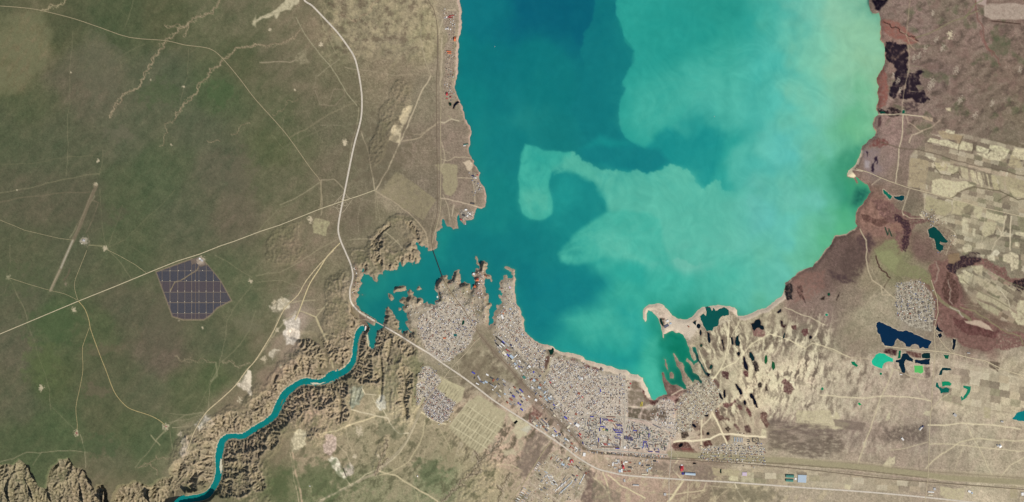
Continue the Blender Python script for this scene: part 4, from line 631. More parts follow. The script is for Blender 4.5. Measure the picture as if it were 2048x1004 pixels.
# faint wheel tracks of the steppe (worn grass)
TR=(132,126,96); TB=(150,140,108)
for k,(pl,wd,c,a) in enumerate([
 ([(145,60),(140,180),(136,300),(132,352)],1,TR,.5),([(0,386),(60,376),(130,358),(200,348)],1.5,TR,.6),([(0,328),(100,320),(200,312)],1,TR,.4),([(0,404),(80,392),(180,384)],2.4,(116,106,84),.5),([(230,120),(290,88)],1.2,(118,114,88),.5),
 ([(268,-5),(262,20),(250,55)],1.2,TR,.5),([(198,352),(204,330),(206,300)],1,TR,.5),([(200,380),(204,440),(212,494)],1,TR,.45),([(300,420),(330,395),(360,372)],1,(92,98,72),.4),([(214,498),(250,480),(300,430),(350,380)],1,TR,.4),([(245,410),(236,440),(218,492)],1,TR,.5),
 ([(190,392),(160,440),(140,476)],1.3,(150,140,110),.7),([(196,408),(186,440),(172,466)],1.5,(126,112,90),.7),([(186,400),(198,406)],1.5,(126,112,90),.7),([(0,656),(155,600)],1,TR,.0),([(216,500),(240,524),(262,556)],1,TR,.6),([(20,490),(18,545)],1,TR,.5),([(17,560),(8,590),(0,590)],1,TR,.4),
 ([(20,558),(50,620),(55,645)],1.2,TR,.7),([(55,645),(80,720),(100,780),(102,820)],1,TR,.6),([(100,810),(130,840),(150,858)],.9,TR,.5),([(160,868),(170,900),(172,936)],1.2,TB,.8),([(172,904),(86,904),(80,906),(55,904),(30,916),(0,924)],1.2,TB,.75),([(84,904),(66,930)],1,TB,.6),
 ([(345,855),(400,850)],1.2,TB,.9),([(338,850),(370,830),(408,824)],1.2,TB,.7),([(338,845),(380,838),(410,826)],1,TB,.7),([(340,826),(380,830),(408,826)],1,TB,.6),([(340,860),(346,900),(350,910)],1,TB,.6),([(330,860),(300,900),(270,935)],1,TB,.7),([(302,870),(320,890)],2.5,(160,150,114),.6),([(336,858),(312,880)],2,(150,142,108),.6),
 ([(430,510),(480,540),(505,555)],1,TR,.6),([(505,570),(480,600),(455,640),(448,690),(440,720)],1.1,TR,.65),([(512,620),(500,660),(470,700),(440,725)],1.2,TR,.7),([(440,720),(436,740),(420,770),(416,820)],1.2,TB,.6),([(430,735),(400,810),(385,828)],.9,TR,.5),([(432,725),(434,752),(422,762)],4,(140,136,102),.5),
 ([(460,30),(470,60)],0.8,TR,.2),([(375,155),(368,170),(360,210)],.9,TR,.5),([(376,90),(376,150)],.8,TR,.5),([(0,440),(10,442)],1,TR,.6),([(262,492),(290,512)],1,TR,.3),
 ([(520,125),(580,125),(592,120)],2,(150,136,108),.7),([(592,35),(600,50),(650,120),(690,180),(714,212)],1.3,(150,142,112),.8),([(640,30),(660,80),(672,106)],1.3,(140,130,100),.7),([(680,118),(650,140),(636,152)],1.3,(146,136,106),.7),([(630,180),(640,210),(670,212),(690,190),(688,180),(668,178),(660,200)],1.2,(138,124,100),.6),([(714,204),(640,240),(580,275)],2,(128,118,90),.55),([(700,228),(560,300)],1.5,(112,108,84),.5),
 ([(560,410),(640,365)],1.4,(150,140,108),.7),([(642,360),(668,358),(690,380)],1.4,(156,142,112),.7),([(642,360),(644,400),(642,430)],1.4,(156,142,112),.7),([(512,470),(560,415),(580,408)],1,TR,.7),([(590,265),(570,300),(545,270)],1,TR,.3),([(718,215),(712,260),(700,310),(694,350)],1.3,(160,148,116),.6),
 ([(750,382),(741,330),(722,262)],1.5,(160,146,116),.85),([(752,380),(776,340),(800,285),(820,238),(840,190),(862,152)],1.8,(176,160,128),.9),([(862,152),(850,120),(844,90),(842,60)],1.3,(160,146,116),.8),([(862,152),(830,148),(780,150),(720,140),(690,135)],1.2,(150,136,108),.6),([(864,152),(866,160)],1.2,TB,.6),([(806,282),(840,275),(868,252),(876,244)],1.8,(156,140,112),.8),([(870,250),(840,270),(812,266)],1.2,(156,140,112),.6),([(752,382),(790,405),(820,428),(838,446),(852,466),(856,500)],1.6,(160,144,114),.8),([(752,382),(760,440)],1,(150,138,108),.6),([(752,382),(752,440)],1,(150,138,108),.5),
 ([(840,390),(878,330)],1,TR,0),([(672,68),(700,72),(740,90),(780,80)],1.2,(140,126,100),.6),([(880,396),(895,398),(920,404),(950,412),(965,416)],1.8,(176,158,130),.8),([(880,395),(888,390),(884,350),(882,330),(876,250)],0.1,TB,.1),([(884,285),(890,320),(884,334)],1.2,(170,154,124),.8),([(882,318),(895,322),(910,314),(930,314),(942,316)],1.3,(170,154,124),.8),([(880,300),(888,298)],1,TB,.6),([(914,356),(930,356),(948,358)],1.3,(170,154,124),.8),([(942,340),(948,375),(950,404)],1.4,(170,154,124),.8),([(886,390),(898,420),(900,440)],1.1,(170,154,124),.8),([(908,410),(904,432)],1.8,(176,160,130),.8),([(880,244),(888,246),(904,238),(918,242)],2,(176,162,132),.8),([(896,232),(902,236)],1.5,TB,.7),
 ([(878,70),(885,40),(896,20),(912,20)],1.8,(178,162,130),.75),([(880,50),(890,60),(900,80)],1.3,(160,146,118),.6),([(884,76),(884,150),(878,176)],1.6,(176,160,130),.8),
 ([(700,480),(740,478),(770,466),(780,456)],1.3,(160,148,116),.6),([(768,450),(770,462),(794,484),(800,490),(820,512)],1.3,(166,152,120),.7),([(796,480),(782,490),(774,504),(756,506)],1.3,(166,152,120),.7),([(796,480),(804,500),(812,505)],1.2,(166,152,120),.6),([(704,500),(720,500),(730,502)],1.4,(160,146,118),.6),([(744,496),(760,505),(790,500)],1.2,(160,146,118),.6),([(780,492),(800,490),(812,515)],0.9,(160,146,118),.4),
 ([(680,565),(700,560)],1.4,(176,160,130),.7),([(684,560),(690,600),(704,625)],1.4,(170,154,124),.5),([(612,625),(632,634),(648,668),(680,674),(680,690)],1.5,(176,160,120),.8),([(632,634),(645,618),(655,606)],1.5,(172,158,120),.8),([(634,620),(645,618)],1.2,(172,158,120),.7),([(632,634),(645,665),(660,700),(666,736)],3.0,(182,166,122),.6),([(600,622),(632,634)],1.5,(176,160,120),.8),([(570,610),(555,640),(540,680),(512,720)],1.8,(170,156,120),.7),([(600,620),(570,640),(545,675)],1.5,(170,156,120),.7),([(572,606),(600,602),(630,600)],1.4,(170,156,120),.7),([(512,552),(560,545),(620,510),(672,480)],1.2,(150,140,106),.6),([(512,565),(560,560),(605,575)],1.1,(150,140,106),.5),
 ([(752,790),(730,788),(724,776)],1.6,(186,172,138),.8),([(700,818),(740,828),(776,836),(780,846),(790,860),(800,868),(818,866)],2,(186,172,138),.85),([(752,832),(700,850),(670,862),(640,868)],2.2,(190,172,128),.85),([(764,816),(774,836)],1.6,(190,176,140),.8),([(760,792),(772,760),(776,720),(770,690),(762,680)],1.6,(178,164,128),.8),([(745,792),(750,806),(758,812)],1.4,(180,166,130),.7),
 ([(840,818),(830,845),(815,880),(790,910),(770,930),(750,948),(700,972),(650,996),(630,1010)],4,(150,138,110),.75),([(850,840),(846,870),(832,900),(820,920),(780,945),(760,950)],1.8,(168,154,116),.8),([(760,943),(790,950),(830,975),(880,1006)],2.6,(172,158,120),.85),([(842,822),(830,848),(818,876),(800,905),(770,930),(700,970),(640,1000)],1.2,(186,172,136),.8),([(842,824),(862,838),(880,846),(892,848)],2.2,(196,180,140),.85),([(874,848),(886,870),(898,890),(902,905)],1.6,(160,148,112),.7),([(874,850),(866,870),(850,900),(845,940)],1.3,(150,140,106),.6),([(885,820),(900,850),(905,905)],1.2,(150,140,106),.5),([(585,905),(595,960),(605,1010)],3.2,(170,146,112),.8),([(580,905),(588,960),(598,1010)],1.4,(176,156,120),.8),([(676,890),(692,905),(700,930)],1.3,(170,154,120),.7),([(692,958),(702,972)],1.6,(180,166,130),.8),([(692,856),(696,880),(706,905)],1.1,(170,154,120),.6),
 ([(754,960),(745,1000)],1.2,(140,134,100),.6),([(757,955),(765,990)],1.1,(140,134,100),.5),([(832,983),(838,1004)],1.2,(160,150,110),.7),([(955,868),(935,905),(915,935),(890,960),(880,1000)],1.2,(140,132,100),.4),([(994,928),(1024,930),(1060,950)],1.6,(176,160,124),.7),
 ([(540,640),(580,600),(600,560)],0.1,TB,0),([(1180,950),(1210,975),(1225,1004)],2.4,(188,172,132),.7),([(1206,945),(1216,975),(1220,1004)],2.4,(190,174,132),.75),([(1216,950),(1240,970),(1290,996)],2.4,(192,176,134),.8),([(1235,975),(1300,985),(1340,988)],1,(150,138,110),.6),([(1366,960),(1350,985),(1336,1004)],3.6,(194,178,136),.85),([(1332,988),(1380,984),(1408,980),(1412,966)],1.8,(182,166,128),.8),([(1376,965),(1376,985),(1374,1004)],1.4,(182,166,128),.7),([(1345,935),(1352,925),(1358,916)],2,(188,172,134),.8),([(1345,940),(1360,955),(1368,960)],1.8,(188,172,134),.8),
 ([(1470,968),(1490,1004)],2.2,(186,172,138),.9),([(1470,968),(1440,990),(1428,1004)],1.4,(170,156,120),.7),([(1412,972),(1470,976),(1536,980)],1.1,(176,162,126),.7),([(1424,975),(1432,1004)],1.2,(176,162,126),.6),([(1512,960),(1508,1004)],1.1,(160,148,116),.6),
 ([(1348,884),(1384,882),(1420,878),(1440,868),(1460,868),(1500,872),(1530,874)],3,(204,188,152),.9),([(1404,830),(1403,850),(1403,920)],2.4,(196,180,144),.85),([(1424,825),(1440,855),(1446,870),(1454,888)],2.8,(200,184,146),.9),([(1404,852),(1420,836),(1424,825)],2.2,(196,180,144),.8),([(1505,828),(1506,868)],1.4,(176,162,130),.8),([(1350,882),(1362,877),(1390,874)],1.2,(186,170,136),.7),([(1398,700),(1425,760),(1440,740),(1470,725),(1500,690),(1540,668),(1580,680),(1612,696)],1.7,(204,190,150),.8),([(1458,640),(1456,690),(1450,720),(1440,740),(1425,760),(1422,790)],1.7,(206,192,152),.8),([(1480,640),(1464,670),(1454,710)],1.4,(204,190,150),.7),([(1612,696),(1625,686),(1640,690),(1700,715)],1.4,(196,182,144),.75),([(1570,615),(1600,628),(1620,634),(1650,650)],1.4,(186,172,138),.7),([(1640,702),(1612,700)],1.2,TB,.6),([(1343,790),(1372,775),(1390,766)],1.4,(206,190,156),.7),([(1400,735),(1386,720)],.8,TB,.2),
 ([(1540,860),(1580,858),(1607,846)],1.3,(140,126,102),.8),([(1260,808),(1248,760),(1254,752)],1.4,(196,182,150),.5),([(1254,752),(1254,840)],1.6,(192,178,148),.9),([(1254,812),(1290,814),(1312,812)],1.5,(186,172,142),.8),([(1285,800),(1276,818),(1266,838)],1.4,(170,158,134),.8),
 ([(1720,458),(1732,480),(1734,500),(1732,515),(1736,540),(1744,560),(1762,572),(1764,590),(1780,590)],1.8,(172,156,124),.8),([(1762,572),(1775,585),(1792,600)],1.6,(172,156,124),.7),([(1760,575),(1740,600),(1720,620)],1.1,(160,146,118),.5),([(1740,535),(1752,555),(1758,568)],1,(160,146,118),.5),([(1700,590),(1720,605),(1730,620)],.8,(150,134,112),.4),
 ([(1786,738),(1778,760),(1764,790),(1750,830),(1740,860),(1725,900),(1715,930)],1.8,(182,168,132),.75),([(1640,790),(1680,794),(1764,792),(1800,794),(1862,802)],1.8,(192,178,142),.8),([(1764,792),(1800,820),(1840,840)],1.2,(170,156,124),.5),([(1830,760),(1836,780),(1850,796),(1862,802)],1.4,(180,166,132),.6),([(1856,850),(1920,846),(2000,852),(2040,858)],2,(192,178,142),.85),([(1858,888),(1940,892),(2048,902)],1.7,(186,172,136),.75),([(1852,936),(1880,910),(1920,884),(1960,876),(2048,880)],2,(188,174,136),.7),([(1936,852),(1960,900),(1992,962)],1.6,(184,170,134),.7),([(1992,962),(2020,930),(2048,915)],2,(186,172,136),.7),([(1930,880),(1920,910),(1905,950)],1.2,(180,166,130),.5),([(1862,820),(1880,800),(1900,785)],1.8,(184,170,134),.6),([(1856,952),(1880,960),(1990,962),(2048,975)],2,(180,166,130),.7),([(1780,900),(1800,898),(1856,884)],1.3,(176,162,128),.7),([(1757,750),(1766,775),(1780,800)],1,(176,162,128),.5),([(1600,765),(1640,778),(1640,790)],1,TB,.5),([(1780,735),(1800,742),(1820,752),(1850,758)],1.4,(176,162,128),.7),([(1590,820),(1700,822),(1760,820)],1,(170,156,124),.4),([(1760,720),(1700,715),(1640,690)],1.2,(176,162,128),.6),
 ([(1757,229),(1806,229),(1846,233)],1.5,(190,174,142),.85),([(1806,229),(1804,272),(1798,296),(1796,330),(1791,366)],1.6,(184,168,136),.85),([(1760,284),(1798,296),(1840,300),(1880,310),(2010,342),(2048,352)],1.8,(100,88,72),.6),([(1812,230),(1816,245),(1826,250),(1840,262),(1862,255),(1880,240)],1.8,(166,144,118),.65),([(1845,262),(1824,270),(1818,285)],2.2,(176,158,130),.7),([(1738,362),(1720,340)],1,TB,.1),([(1743,370),(1762,356)],1.3,(176,158,130),.7),([(1725,342),(1700,340)],1.2,(206,190,156),.8),
 ([(1806,430),(1804,422),(1818,380)],1.4,(176,160,128),.75),([(1806,428),(1820,436),(1850,436)],1.3,(176,160,128),.7),([(1852,386),(1848,420),(1856,430)],1.4,(180,164,132),.75),([(1858,436),(1888,452),(1908,464),(1912,474),(1900,490),(1892,510)],1.5,(180,164,132),.7),([(2012,430),(2006,460),(2000,470),(2004,472),(2012,462)],1.5,(186,172,140),.8),([(2022,432),(2020,470),(2020,500)],2,(186,172,140),.85),([(2006,472),(2020,472)],1.5,(186,172,140),.8),([(1996,455),(2004,470),(1990,484),(1984,500)],1.4,(186,172,140),.75),([(1970,430),(1966,470),(1960,490)],1.3,(180,166,134),.6),([(2036,500),(2048,510)],1,TB,.5),([(2036,540),(2036,560)],1,TB,.3),
 ([(1820,0),(1816,40),(1812,70),(1820,90),(1830,100)],1.6,(150,132,104),.6),([(1830,76),(1860,66),(1890,50),(1930,34),(1956,22)],2,(126,116,86),.7),([(1800,62),(1820,76),(1840,88)],1.4,(160,142,114),.5),([(1930,35),(1950,8),(1965,0)],1.4,(110,112,74),.7),([(1816,90),(1818,120),(1816,150),(1806,200),(1804,222)],1.4,(160,142,116),.6),([(1816,182),(1850,184)],.8,(150,134,112),.5),([(1820,130),(1846,136)],1.1,(130,124,96),.5),
 ([(1904,396),(1920,384),(1950,374),(1975,378)],1.6,(108,98,76),.8),([(1975,378),(2000,382),(2016,390),(2036,400),(2048,398)],1.6,(96,88,68),.85),([(2016,390),(1996,402)],1.4,(96,88,68),.8),([(1850,434),(1870,440),(1900,430),(1940,434),(1972,442)],1.1,(110,100,80),.6),([(1870,336),(1880,348),(1900,352),(1916,344)],1.8,(104,94,74),.7),([(1916,344),(1924,356)],1.5,(104,94,74),.7),([(1926,272),(1918,290),(1916,306)],1.4,(96,86,70),.8),([(1948,286),(1944,306)],2,(104,92,76),.8),
 ([(1926,560),(1960,584),(2000,604),(2020,616)],1.6,(118,108,86),.8),([(1948,548),(1944,568)],1.4,(118,108,86),.6),([(1976,562),(1962,580)],1.4,(118,108,86),.6),([(2000,580),(2016,600),(2020,616)],1.4,(190,178,146),.6),([(1966,536),(2000,556),(2048,576)],1.2,(130,130,96),.6),
 ([(1908,704),(1906,740)],1,(180,166,134),.5),([(1930,706),(1934,740),(1946,760)],1,(180,166,134),.5),([(1968,724),(1966,850)],1,(160,148,118),.4),([(1976,726),(2010,750),(2048,760)],1.1,(180,166,134),.6),([(1970,724),(1985,740),(2020,735)],1.0,(180,166,134),.4),
 ]):
    if a > .05:
        mx_ = sum(p[0] for p in pl)/len(pl); my_ = sum(p[1] for p in pl)/len(pl); g_ = 1.12 if (mx_ > 860 and my_ > 560) or my_ > 780 and mx_ > 560 else (1.08 if mx_ > 560 else 1.06)
        line(pl, wd*(1.15 if mx_ > 560 else 1), [min(232, v*g_) for v in c], min(1, a*1.1), .04, 300+k, .9, 6)
for (x_,y_,r_) in ((210,497,5),(17,554,4.5),(153,866,5),(332,853,5.5),(83,776,5),(404,518,5),(84,700,0),(148,620,4.5),(502,562,4),(193,369,3),(196,322,2.5),(367,173,2.5),(343,290,2),(142,145,1.2),(34,380,1.5),(405,655,2),(358,642,2),(548,605,4),(555,660,4),(528,718,5),(480,800,4.5),(360,868,4.5),(562,732,3),(757,912,3.5),(719,862,7),(710,912,4),(642,90,4),(690,285,5),(620,440,5),(1900,70,6),(1885,330,4),(1866,330,4),(1872,440,7),(1846,430,6),(1906,480,8),(540,60,3),(565,600,4),(302,160,1.5),(263,470,1),(618,972,1.2),(590,180,2)):
    if r_: blob(x_, y_, r_, r_*1.2, 0, (196,180,146), .9, int(x_*3+y_), .9, 4)
blob(153,866,2.5,2.5,0,(120,60,44),.7,1); blob(332,853,2,2,0,(130,60,50),.7,1)
for (x_,y_,rx_,ry_,c) in ((82,720,34,40,(94,106,68)),(110,650,60,36,(74,92,60)),(440,185,26,30,(72,94,60)),(320,185,40,26,(80,94,64)),(40,560,50,30,(84,94,66)),(240,960,34,26,(110,106,78)),(330,640,40,60,(98,94,76)),(210,700,40,12,(108,98,78)),(200,140,40,60,(100,100,80)),(240,270,30,16,(106,102,84)),(480,360,30,60,(104,98,80)),(190,430,60,20,(90,88,70)),(490,650,20,16,(116,112,88)),(500,640,26,20,(112,110,86)),(190,782,26,14,(110,98,80)),(760,300,60,60,(110,100,80)),(200,890,40,20,(72,90,60)),(640,960,60,40,(84,96,66)),(860,940,30,26,(86,98,70)),(780,860,30,20,(100,102,78)),(830,740,12,60,(104,106,76)),(560,970,20,30,(84,96,64)),(470,940,30,20,(88,98,68)),(1940,420,14,10,(110,100,82)),(1500,990,60,14,(112,104,84))):
    blob(x_,y_,rx_,ry_,0,c,.5,int(x_),.8,18)
# airfield strip
line([(193,372),(180,400),(160,452),(146,482)], 7, (122,110,88), .85, .01); line([(146,482),(132,512),(118,545),(102,580)], 6, (138,128,104), .85, .01); line([(146,480),(122,536)], 2.6, (176,168,148), .9); line([(120,540),(100,582)], 2.2, (166,150,120), .8, .02)
line([(186,380),(150,470)],1.2,(142,130,104),.8); blob(168,482,9,8,20,(168,158,140),.9,4,.5,5); line([(176,470),(180,488),(174,496)],1.2,(140,126,104),.7); line([(178,490),(205,492)],1.2,(180,166,120),.8); blob(190,369,4,4,0,(176,160,128),.8); blob(132,568,3,4,0,(140,126,104),.8)
line([(140,538),(136,550),(128,560)],3,(112,98,80),.7); line([(184,700),(96,700)],1,TR,0)
# solar farm ground, its lanes and yard
SOLAR=[(312,544),(384,518),(397,514),(404,515),(412,527),(418,532),(442,562),(463,601),(448,609),(434,616),(424,628),(408,639),(366,639),(345,633)]
paint([(311,543),(384,516),(412,524),(443,562),(465,602),(448,610),(434,618),(424,630),(408,641),(366,641),(344,634)], (150,134,102), .85, 1.2, 0)
paint(SOLAR, (112,100,92), .9, .8, 0); blob(401,522,8,8,0,(176,160,140),.95,5,.3,5); line([(395,538),(370,556),(355,561),(346,568),(342,580)],3,(140,126,96),.85,.05)
region('solar_farm_ground','bare service ground under the solar farm','ground',SOLAR,amp=0)
# settlement ground: pale yards, dusty streets
DIST = {}
def yards(key, pts, a=.8, c1=(216,206,190), c2=(150,138,124), seed=1):
    DIST[key] = pts; w_, m = bbox_mask(rough(pts, .1, seed, 5), 2.5)
    r = np.random.RandomState(seed).rand(*m.shape).astype(np.float32); r2 = fbm(X[w_], Y[w_], 4.0, 2, seed+3)
    t = np.clip(.5 + (r-.5)*.9 + r2*.5, 0, 1)[..., None]
    c = np.array(c2, np.float32)*(1-t)+np.array(c1, np.float32)*t
    C[w_] += (c-C[w_])*(m*a)[..., None]
yards('peninsula quarter',[(862,612),(872,606),(884,590),(905,592),(920,600),(938,610),(955,640),(952,660),(942,684),(925,704),(900,722),(880,724),(856,702),(842,676),(838,650),(846,630)],.75,seed=2)
yards('peninsula fringe',[(866,604),(880,562),(915,556),(940,582),(972,560),(976,600),(978,640),(958,652),(938,612),(905,590)],.35,seed=31)
yards('north cape',[(1008,562),(1026,556),(1030,580),(1036,614),(1008,616),(1000,590)],.35,seed=32)
yards('inner bay slopes',[(815,600),(850,604),(866,612),(846,632),(840,668),(822,650)],.3,seed=33)
yards('west estate',[(850,732),(862,734),(874,748),(882,760),(874,775),(850,792),(838,812),(832,806),(832,770),(840,745)],.8,seed=3)
yards('south estate',[(868,774),(884,786),(904,800),(912,808),(896,838),(884,846),(870,842),(842,818),(850,796)],.85,(196,186,178),(122,114,110),seed=4)
yards('east cape quarter',[(1008,616),(1035,612),(1042,632),(1048,662),(1062,680),(1092,698),(1088,745),(1062,730),(1034,704),(1010,680),(992,650),(996,630)],.7,seed=5)
yards('old town',[(1104,712),(1150,722),(1200,744),(1206,750),(1203,835),(1200,862),(1160,862),(1128,830),(1096,790),(1088,765),(1100,740)],.8,seed=6)
yards('grid quarter',[(1206,750),(1252,752),(1253,835),(1203,835)],.75,seed=7)
yards('centre',[(1160,836),(1253,836),(1312,852),(1340,870),(1334,900),(1168,896)],.7,(206,198,184),(146,138,122),seed=8)
yards('bay head quarter',[(1312,806),(1322,798),(1344,800),(1352,812),(1346,832),(1356,850),(1350,880),(1336,862),(1308,846),(1300,840),(1306,828)],.75,seed=9)
yards('dune village',[(1352,806),(1362,792),(1390,768),(1404,756),(1420,756),(1442,784),(1448,800),(1430,818),(1410,834),(1384,842),(1384,862),(1358,866),(1350,840)],.8,(206,196,166),(120,108,92),seed=10)
yards('row house estate',[(1402,896),(1430,890),(1460,888),(1520,888),(1530,894),(1528,932),(1466,926),(1402,920)],.75,(200,188,160),(120,108,92),seed=11)
yards('east village',[(1793,566),(1840,560),(1862,584),(1870,606),(1868,640),(1864,664),(1830,656),(1793,636)],.7,(196,188,168),(100,92,82),seed=12)
yards('rail side works',[(986,660),(1004,664),(1030,700),(1060,730),(1090,760),(1110,800),(1150,850),(1160,880),(1150,884),(1100,830),(1062,782),(1020,730),(990,690)],.65,(196,188,172),(112,102,88),seed=13)
yards('south works',[(1050,1010),(1062,960),(1080,925),(1110,905),(1140,912),(1180,930),(1176,960),(1168,1000),(1100,1010)],.5,(196,184,150),(128,116,96),seed=14)
yards('highway works',[(1062,830),(1084,836),(1160,896),(1162,910),(1130,892),(1090,862),(1062,846)],.6,(186,178,158),(112,102,88),seed=15)
yards('roadside works',[(1218,918),(1312,916),(1316,948),(1260,950),(1214,940)],.45,(196,182,150),(124,110,92),seed=16)
yards('west shore resorts',[(886,22),(914,20),(912,60),(908,140),(904,160),(912,196),(904,204),(890,190),(890,120),(896,70)],.6,(186,168,144),(120,102,88),seed=17)
yards('cape resorts',[(940,344),(958,350),(966,384),(948,388),(944,360)],.6,(196,184,164),(112,102,88),seed=18); yards('cape marina',[(920,418),(950,424),(944,438),(926,442)],.7,(206,198,182),(92,88,86),seed=19)
yards('reed plots',[(1862,430),(1880,440),(1900,458),(1912,474),(1900,498),(1886,512),(1866,500),(1862,476)],.5,(176,160,128),(100,84,72),seed=20); yards('bay villages',[(704,520),(722,548),(724,570),(710,584),(712,605),(704,600),(704,560)],.55,(180,152,130),(116,96,82),seed=21); yards('headland plots',[(948,530),(970,540),(970,560),(966,590),(950,590),(946,560)],.5,(190,164,144),(120,90,80),seed=22)
yards('rail plain',[(1000,752),(1036,776),(1064,806),(1050,824),(1016,806),(996,780)],.5,seed=34)
yards('cabins',[(1845,425),(1868,420),(1872,436),(1850,438)],.6,(180,164,132),(104,90,76),seed=23)
# streets of the quarters: pale dusty lines
SM = np.zeros((NY, NX), bool); ST = {'peninsula quarter':(30,13,22),'west estate':(-52,14,30),'south estate':(-54,12,40),'east cape quarter':(38,12,20),'old town':(52,9,26),'grid quarter':(1,8,9.5),'centre':(2,26,16),'bay head quarter':(9,11,9),'dune village':(40,9,13),'row house estate':(2,13,5.5),'east village':(-8,11,8.5),'highway works':(42,16,12),'south works':(32,26,18)}
for dn, (an, su, sv) in ST.items():
    pts = DIST[dn]; xs = [p[0] for p in pts]; ys = [p[1] for p in pts]; cx = (min(xs)+max(xs))/2; cy = (min(ys)+max(ys))/2; R = math.hypot(max(xs)-min(xs), max(ys)-min(ys))/2+4
    c_, s_ = math.cos(math.radians(an)), math.sin(math.radians(an)); w_, pm = bbox_mask(pts, 1.0); x = X[w_]-cx; y = Y[w_]-cy
    u = x*c_+y*s_; v = -x*s_+y*c_; u = u+1.6*fbm(X[w_], Y[w_], 30, 2, 5); v = v+1.6*fbm(X[w_], Y[w_], 30, 2, 9)
    du = np.abs((u/su) % 1-.5)*su; dv = np.abs((v/sv) % 1-.5)*sv; dm = np.minimum(su/2-du, sv/2-dv)
    dm = np.minimum(np.abs(((u/su+.5) % 1)-.5)*su, np.abs(((v/sv+.5) % 1)-.5)*sv)
    m = sstep(1.35-dm)*(pm > .5); C[w_] += (np.array((204,192,168), np.float32)-C[w_])*(m*.42)[..., None]; SM[w_] |= (dm < .9) & (pm > .5)
# rail corridor: dark ballast and bare verge
line([(962,672),(985,700),(1020,737),(1060,783),(1100,825),(1140,864),(1166,894)], 9, (126,110,94), .5, .03, 5, 2); line([(1040,765),(1080,820),(1120,856)], 12, (130,112,96), .45, .08, 6, 2)
line([(1166,896),(1200,906),(1260,911),(1340,918)], 5, (112,98,80), .6, .01, 7, 1.5)
line([(1340,906),(1540,918),(1700,930),(1856,948),(2060,962)], 14, (158,144,112), .5, .01, 7, 3)
for _k in range(7): line([(1340,902+_k*4),(1540,912+_k*4.2),(1700,922+_k*4.4),(1856,938+_k*4.6),(2060,952+_k*4.8)], 1.1, [(186,170,134),(128,114,92)][_k%2], .6, .01, _k); line([(1340,908),(1540,920),(1700,932),(1856,950),(2060,965)], 9, (160,148,114), .6, .02, 8, 2); line([(1340,914),(1540,926),(1700,938),(1856,956)], 1.0, (128,116,90), .6)
line([(866,505),(886,553)],.1,TB,.1); line([(877,70),(879,300),(880,400)], 3.0, (134,120,100), .5, .01); line([(888,556),(905,592),(916,610)], 5, (176,158,128), .7, .04); line([(872,408),(866,440),(856,482)],1.4,(160,144,116),.6,.03)
# red roofs' dust and grassy ground east of the crossroads, dam apron
paint([(718,628),(746,643),(742,660),(732,652),(720,650)], (112,96,82), .9, 1, 0); line([(720,640),(745,640)],.8,(160,146,122),.7); paint([(723,673),(733,660),(737,692),(730,696)], (98,86,76), .9, 1.2, .05)
line([(751,640),(744,652),(738,662),(738,690)],1.6,(150,136,112),.6); line([(738,694),(744,699),(750,698),(754,690)],2.2,(196,178,146),.9)
# dust and soil close to water edges
m = np.exp(-((sdL-1.2)/1.6)**2)*(sdL > -1)*.45*(X < 1100); C += (np.array((176,146,122), np.float32)-C)*m[..., None]
m = sstep((2.6-sdR)/1.4)*.75*sstep(1+(sdR+2)); C += (np.array((190,176,148), np.float32)-C)*m[..., None]

for k, (p, cc, a_) in enumerate((([(1256,782),(1284,784),(1296,796),(1300,806),(1290,812),(1256,812)],(136,122,102),.85),([(1256,814),(1284,816),(1276,838),(1256,836)],(112,102,86),.9),([(1286,818),(1312,812),(1330,820),(1300,842),(1278,838)],(116,102,86),.85),([(1316,828),(1334,822),(1332,842),(1318,840)],(104,92,80),.8),([(1265,760),(1280,764),(1284,776),(1268,782),(1262,772)],(120,104,84),.6),
  ([(1296,812),(1310,810),(1306,822),(1292,822)],(160,150,132),.6),([(1070,906),(1104,884),(1096,910),(1050,960),(1040,950)],(132,116,100),.7),([(1072,862),(1100,880),(1074,920),(1050,948),(1030,930),(1044,900)],(134,118,102),.7),([(1162,940),(1190,945),(1186,1010),(1164,1010)],(122,104,92),.7),([(1190,960),(1240,985),(1240,1010),(1190,1010)],(124,114,96),.5),([(1300,926),(1338,926),(1336,950),(1306,952)],(128,114,98),.6),([(1340,926),(1420,932),(1430,955),(1340,950)],(124,110,96),.45),([(905,746),(950,700),(985,740),(1010,800),(950,778)],(128,116,92),.5))):
    paint(p, cc, a_, 2.2, .15, 700+k, tex=.5, ts=7)
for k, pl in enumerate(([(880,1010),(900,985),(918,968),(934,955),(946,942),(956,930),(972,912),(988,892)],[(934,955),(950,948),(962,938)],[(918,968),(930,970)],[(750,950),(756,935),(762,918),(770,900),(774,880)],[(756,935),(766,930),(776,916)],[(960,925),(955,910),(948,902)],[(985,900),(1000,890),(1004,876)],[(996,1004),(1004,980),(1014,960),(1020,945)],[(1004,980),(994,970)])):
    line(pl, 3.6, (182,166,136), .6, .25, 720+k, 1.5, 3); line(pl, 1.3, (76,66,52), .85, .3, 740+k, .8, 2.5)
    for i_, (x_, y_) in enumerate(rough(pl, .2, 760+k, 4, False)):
        a_ = (i_ % 2)*math.pi+.9+.3*math.sin(i_*2.3); line([(x_, y_), (x_+6*math.cos(a_), y_+6*math.sin(a_))], .8, (88,76,60), .7, .2, i_); line([(x_+1.2, y_+.8), (x_+1.2+6*math.cos(a_), y_+.8+6*math.sin(a_))], .7, (196,178,148), .5, .2, i_)
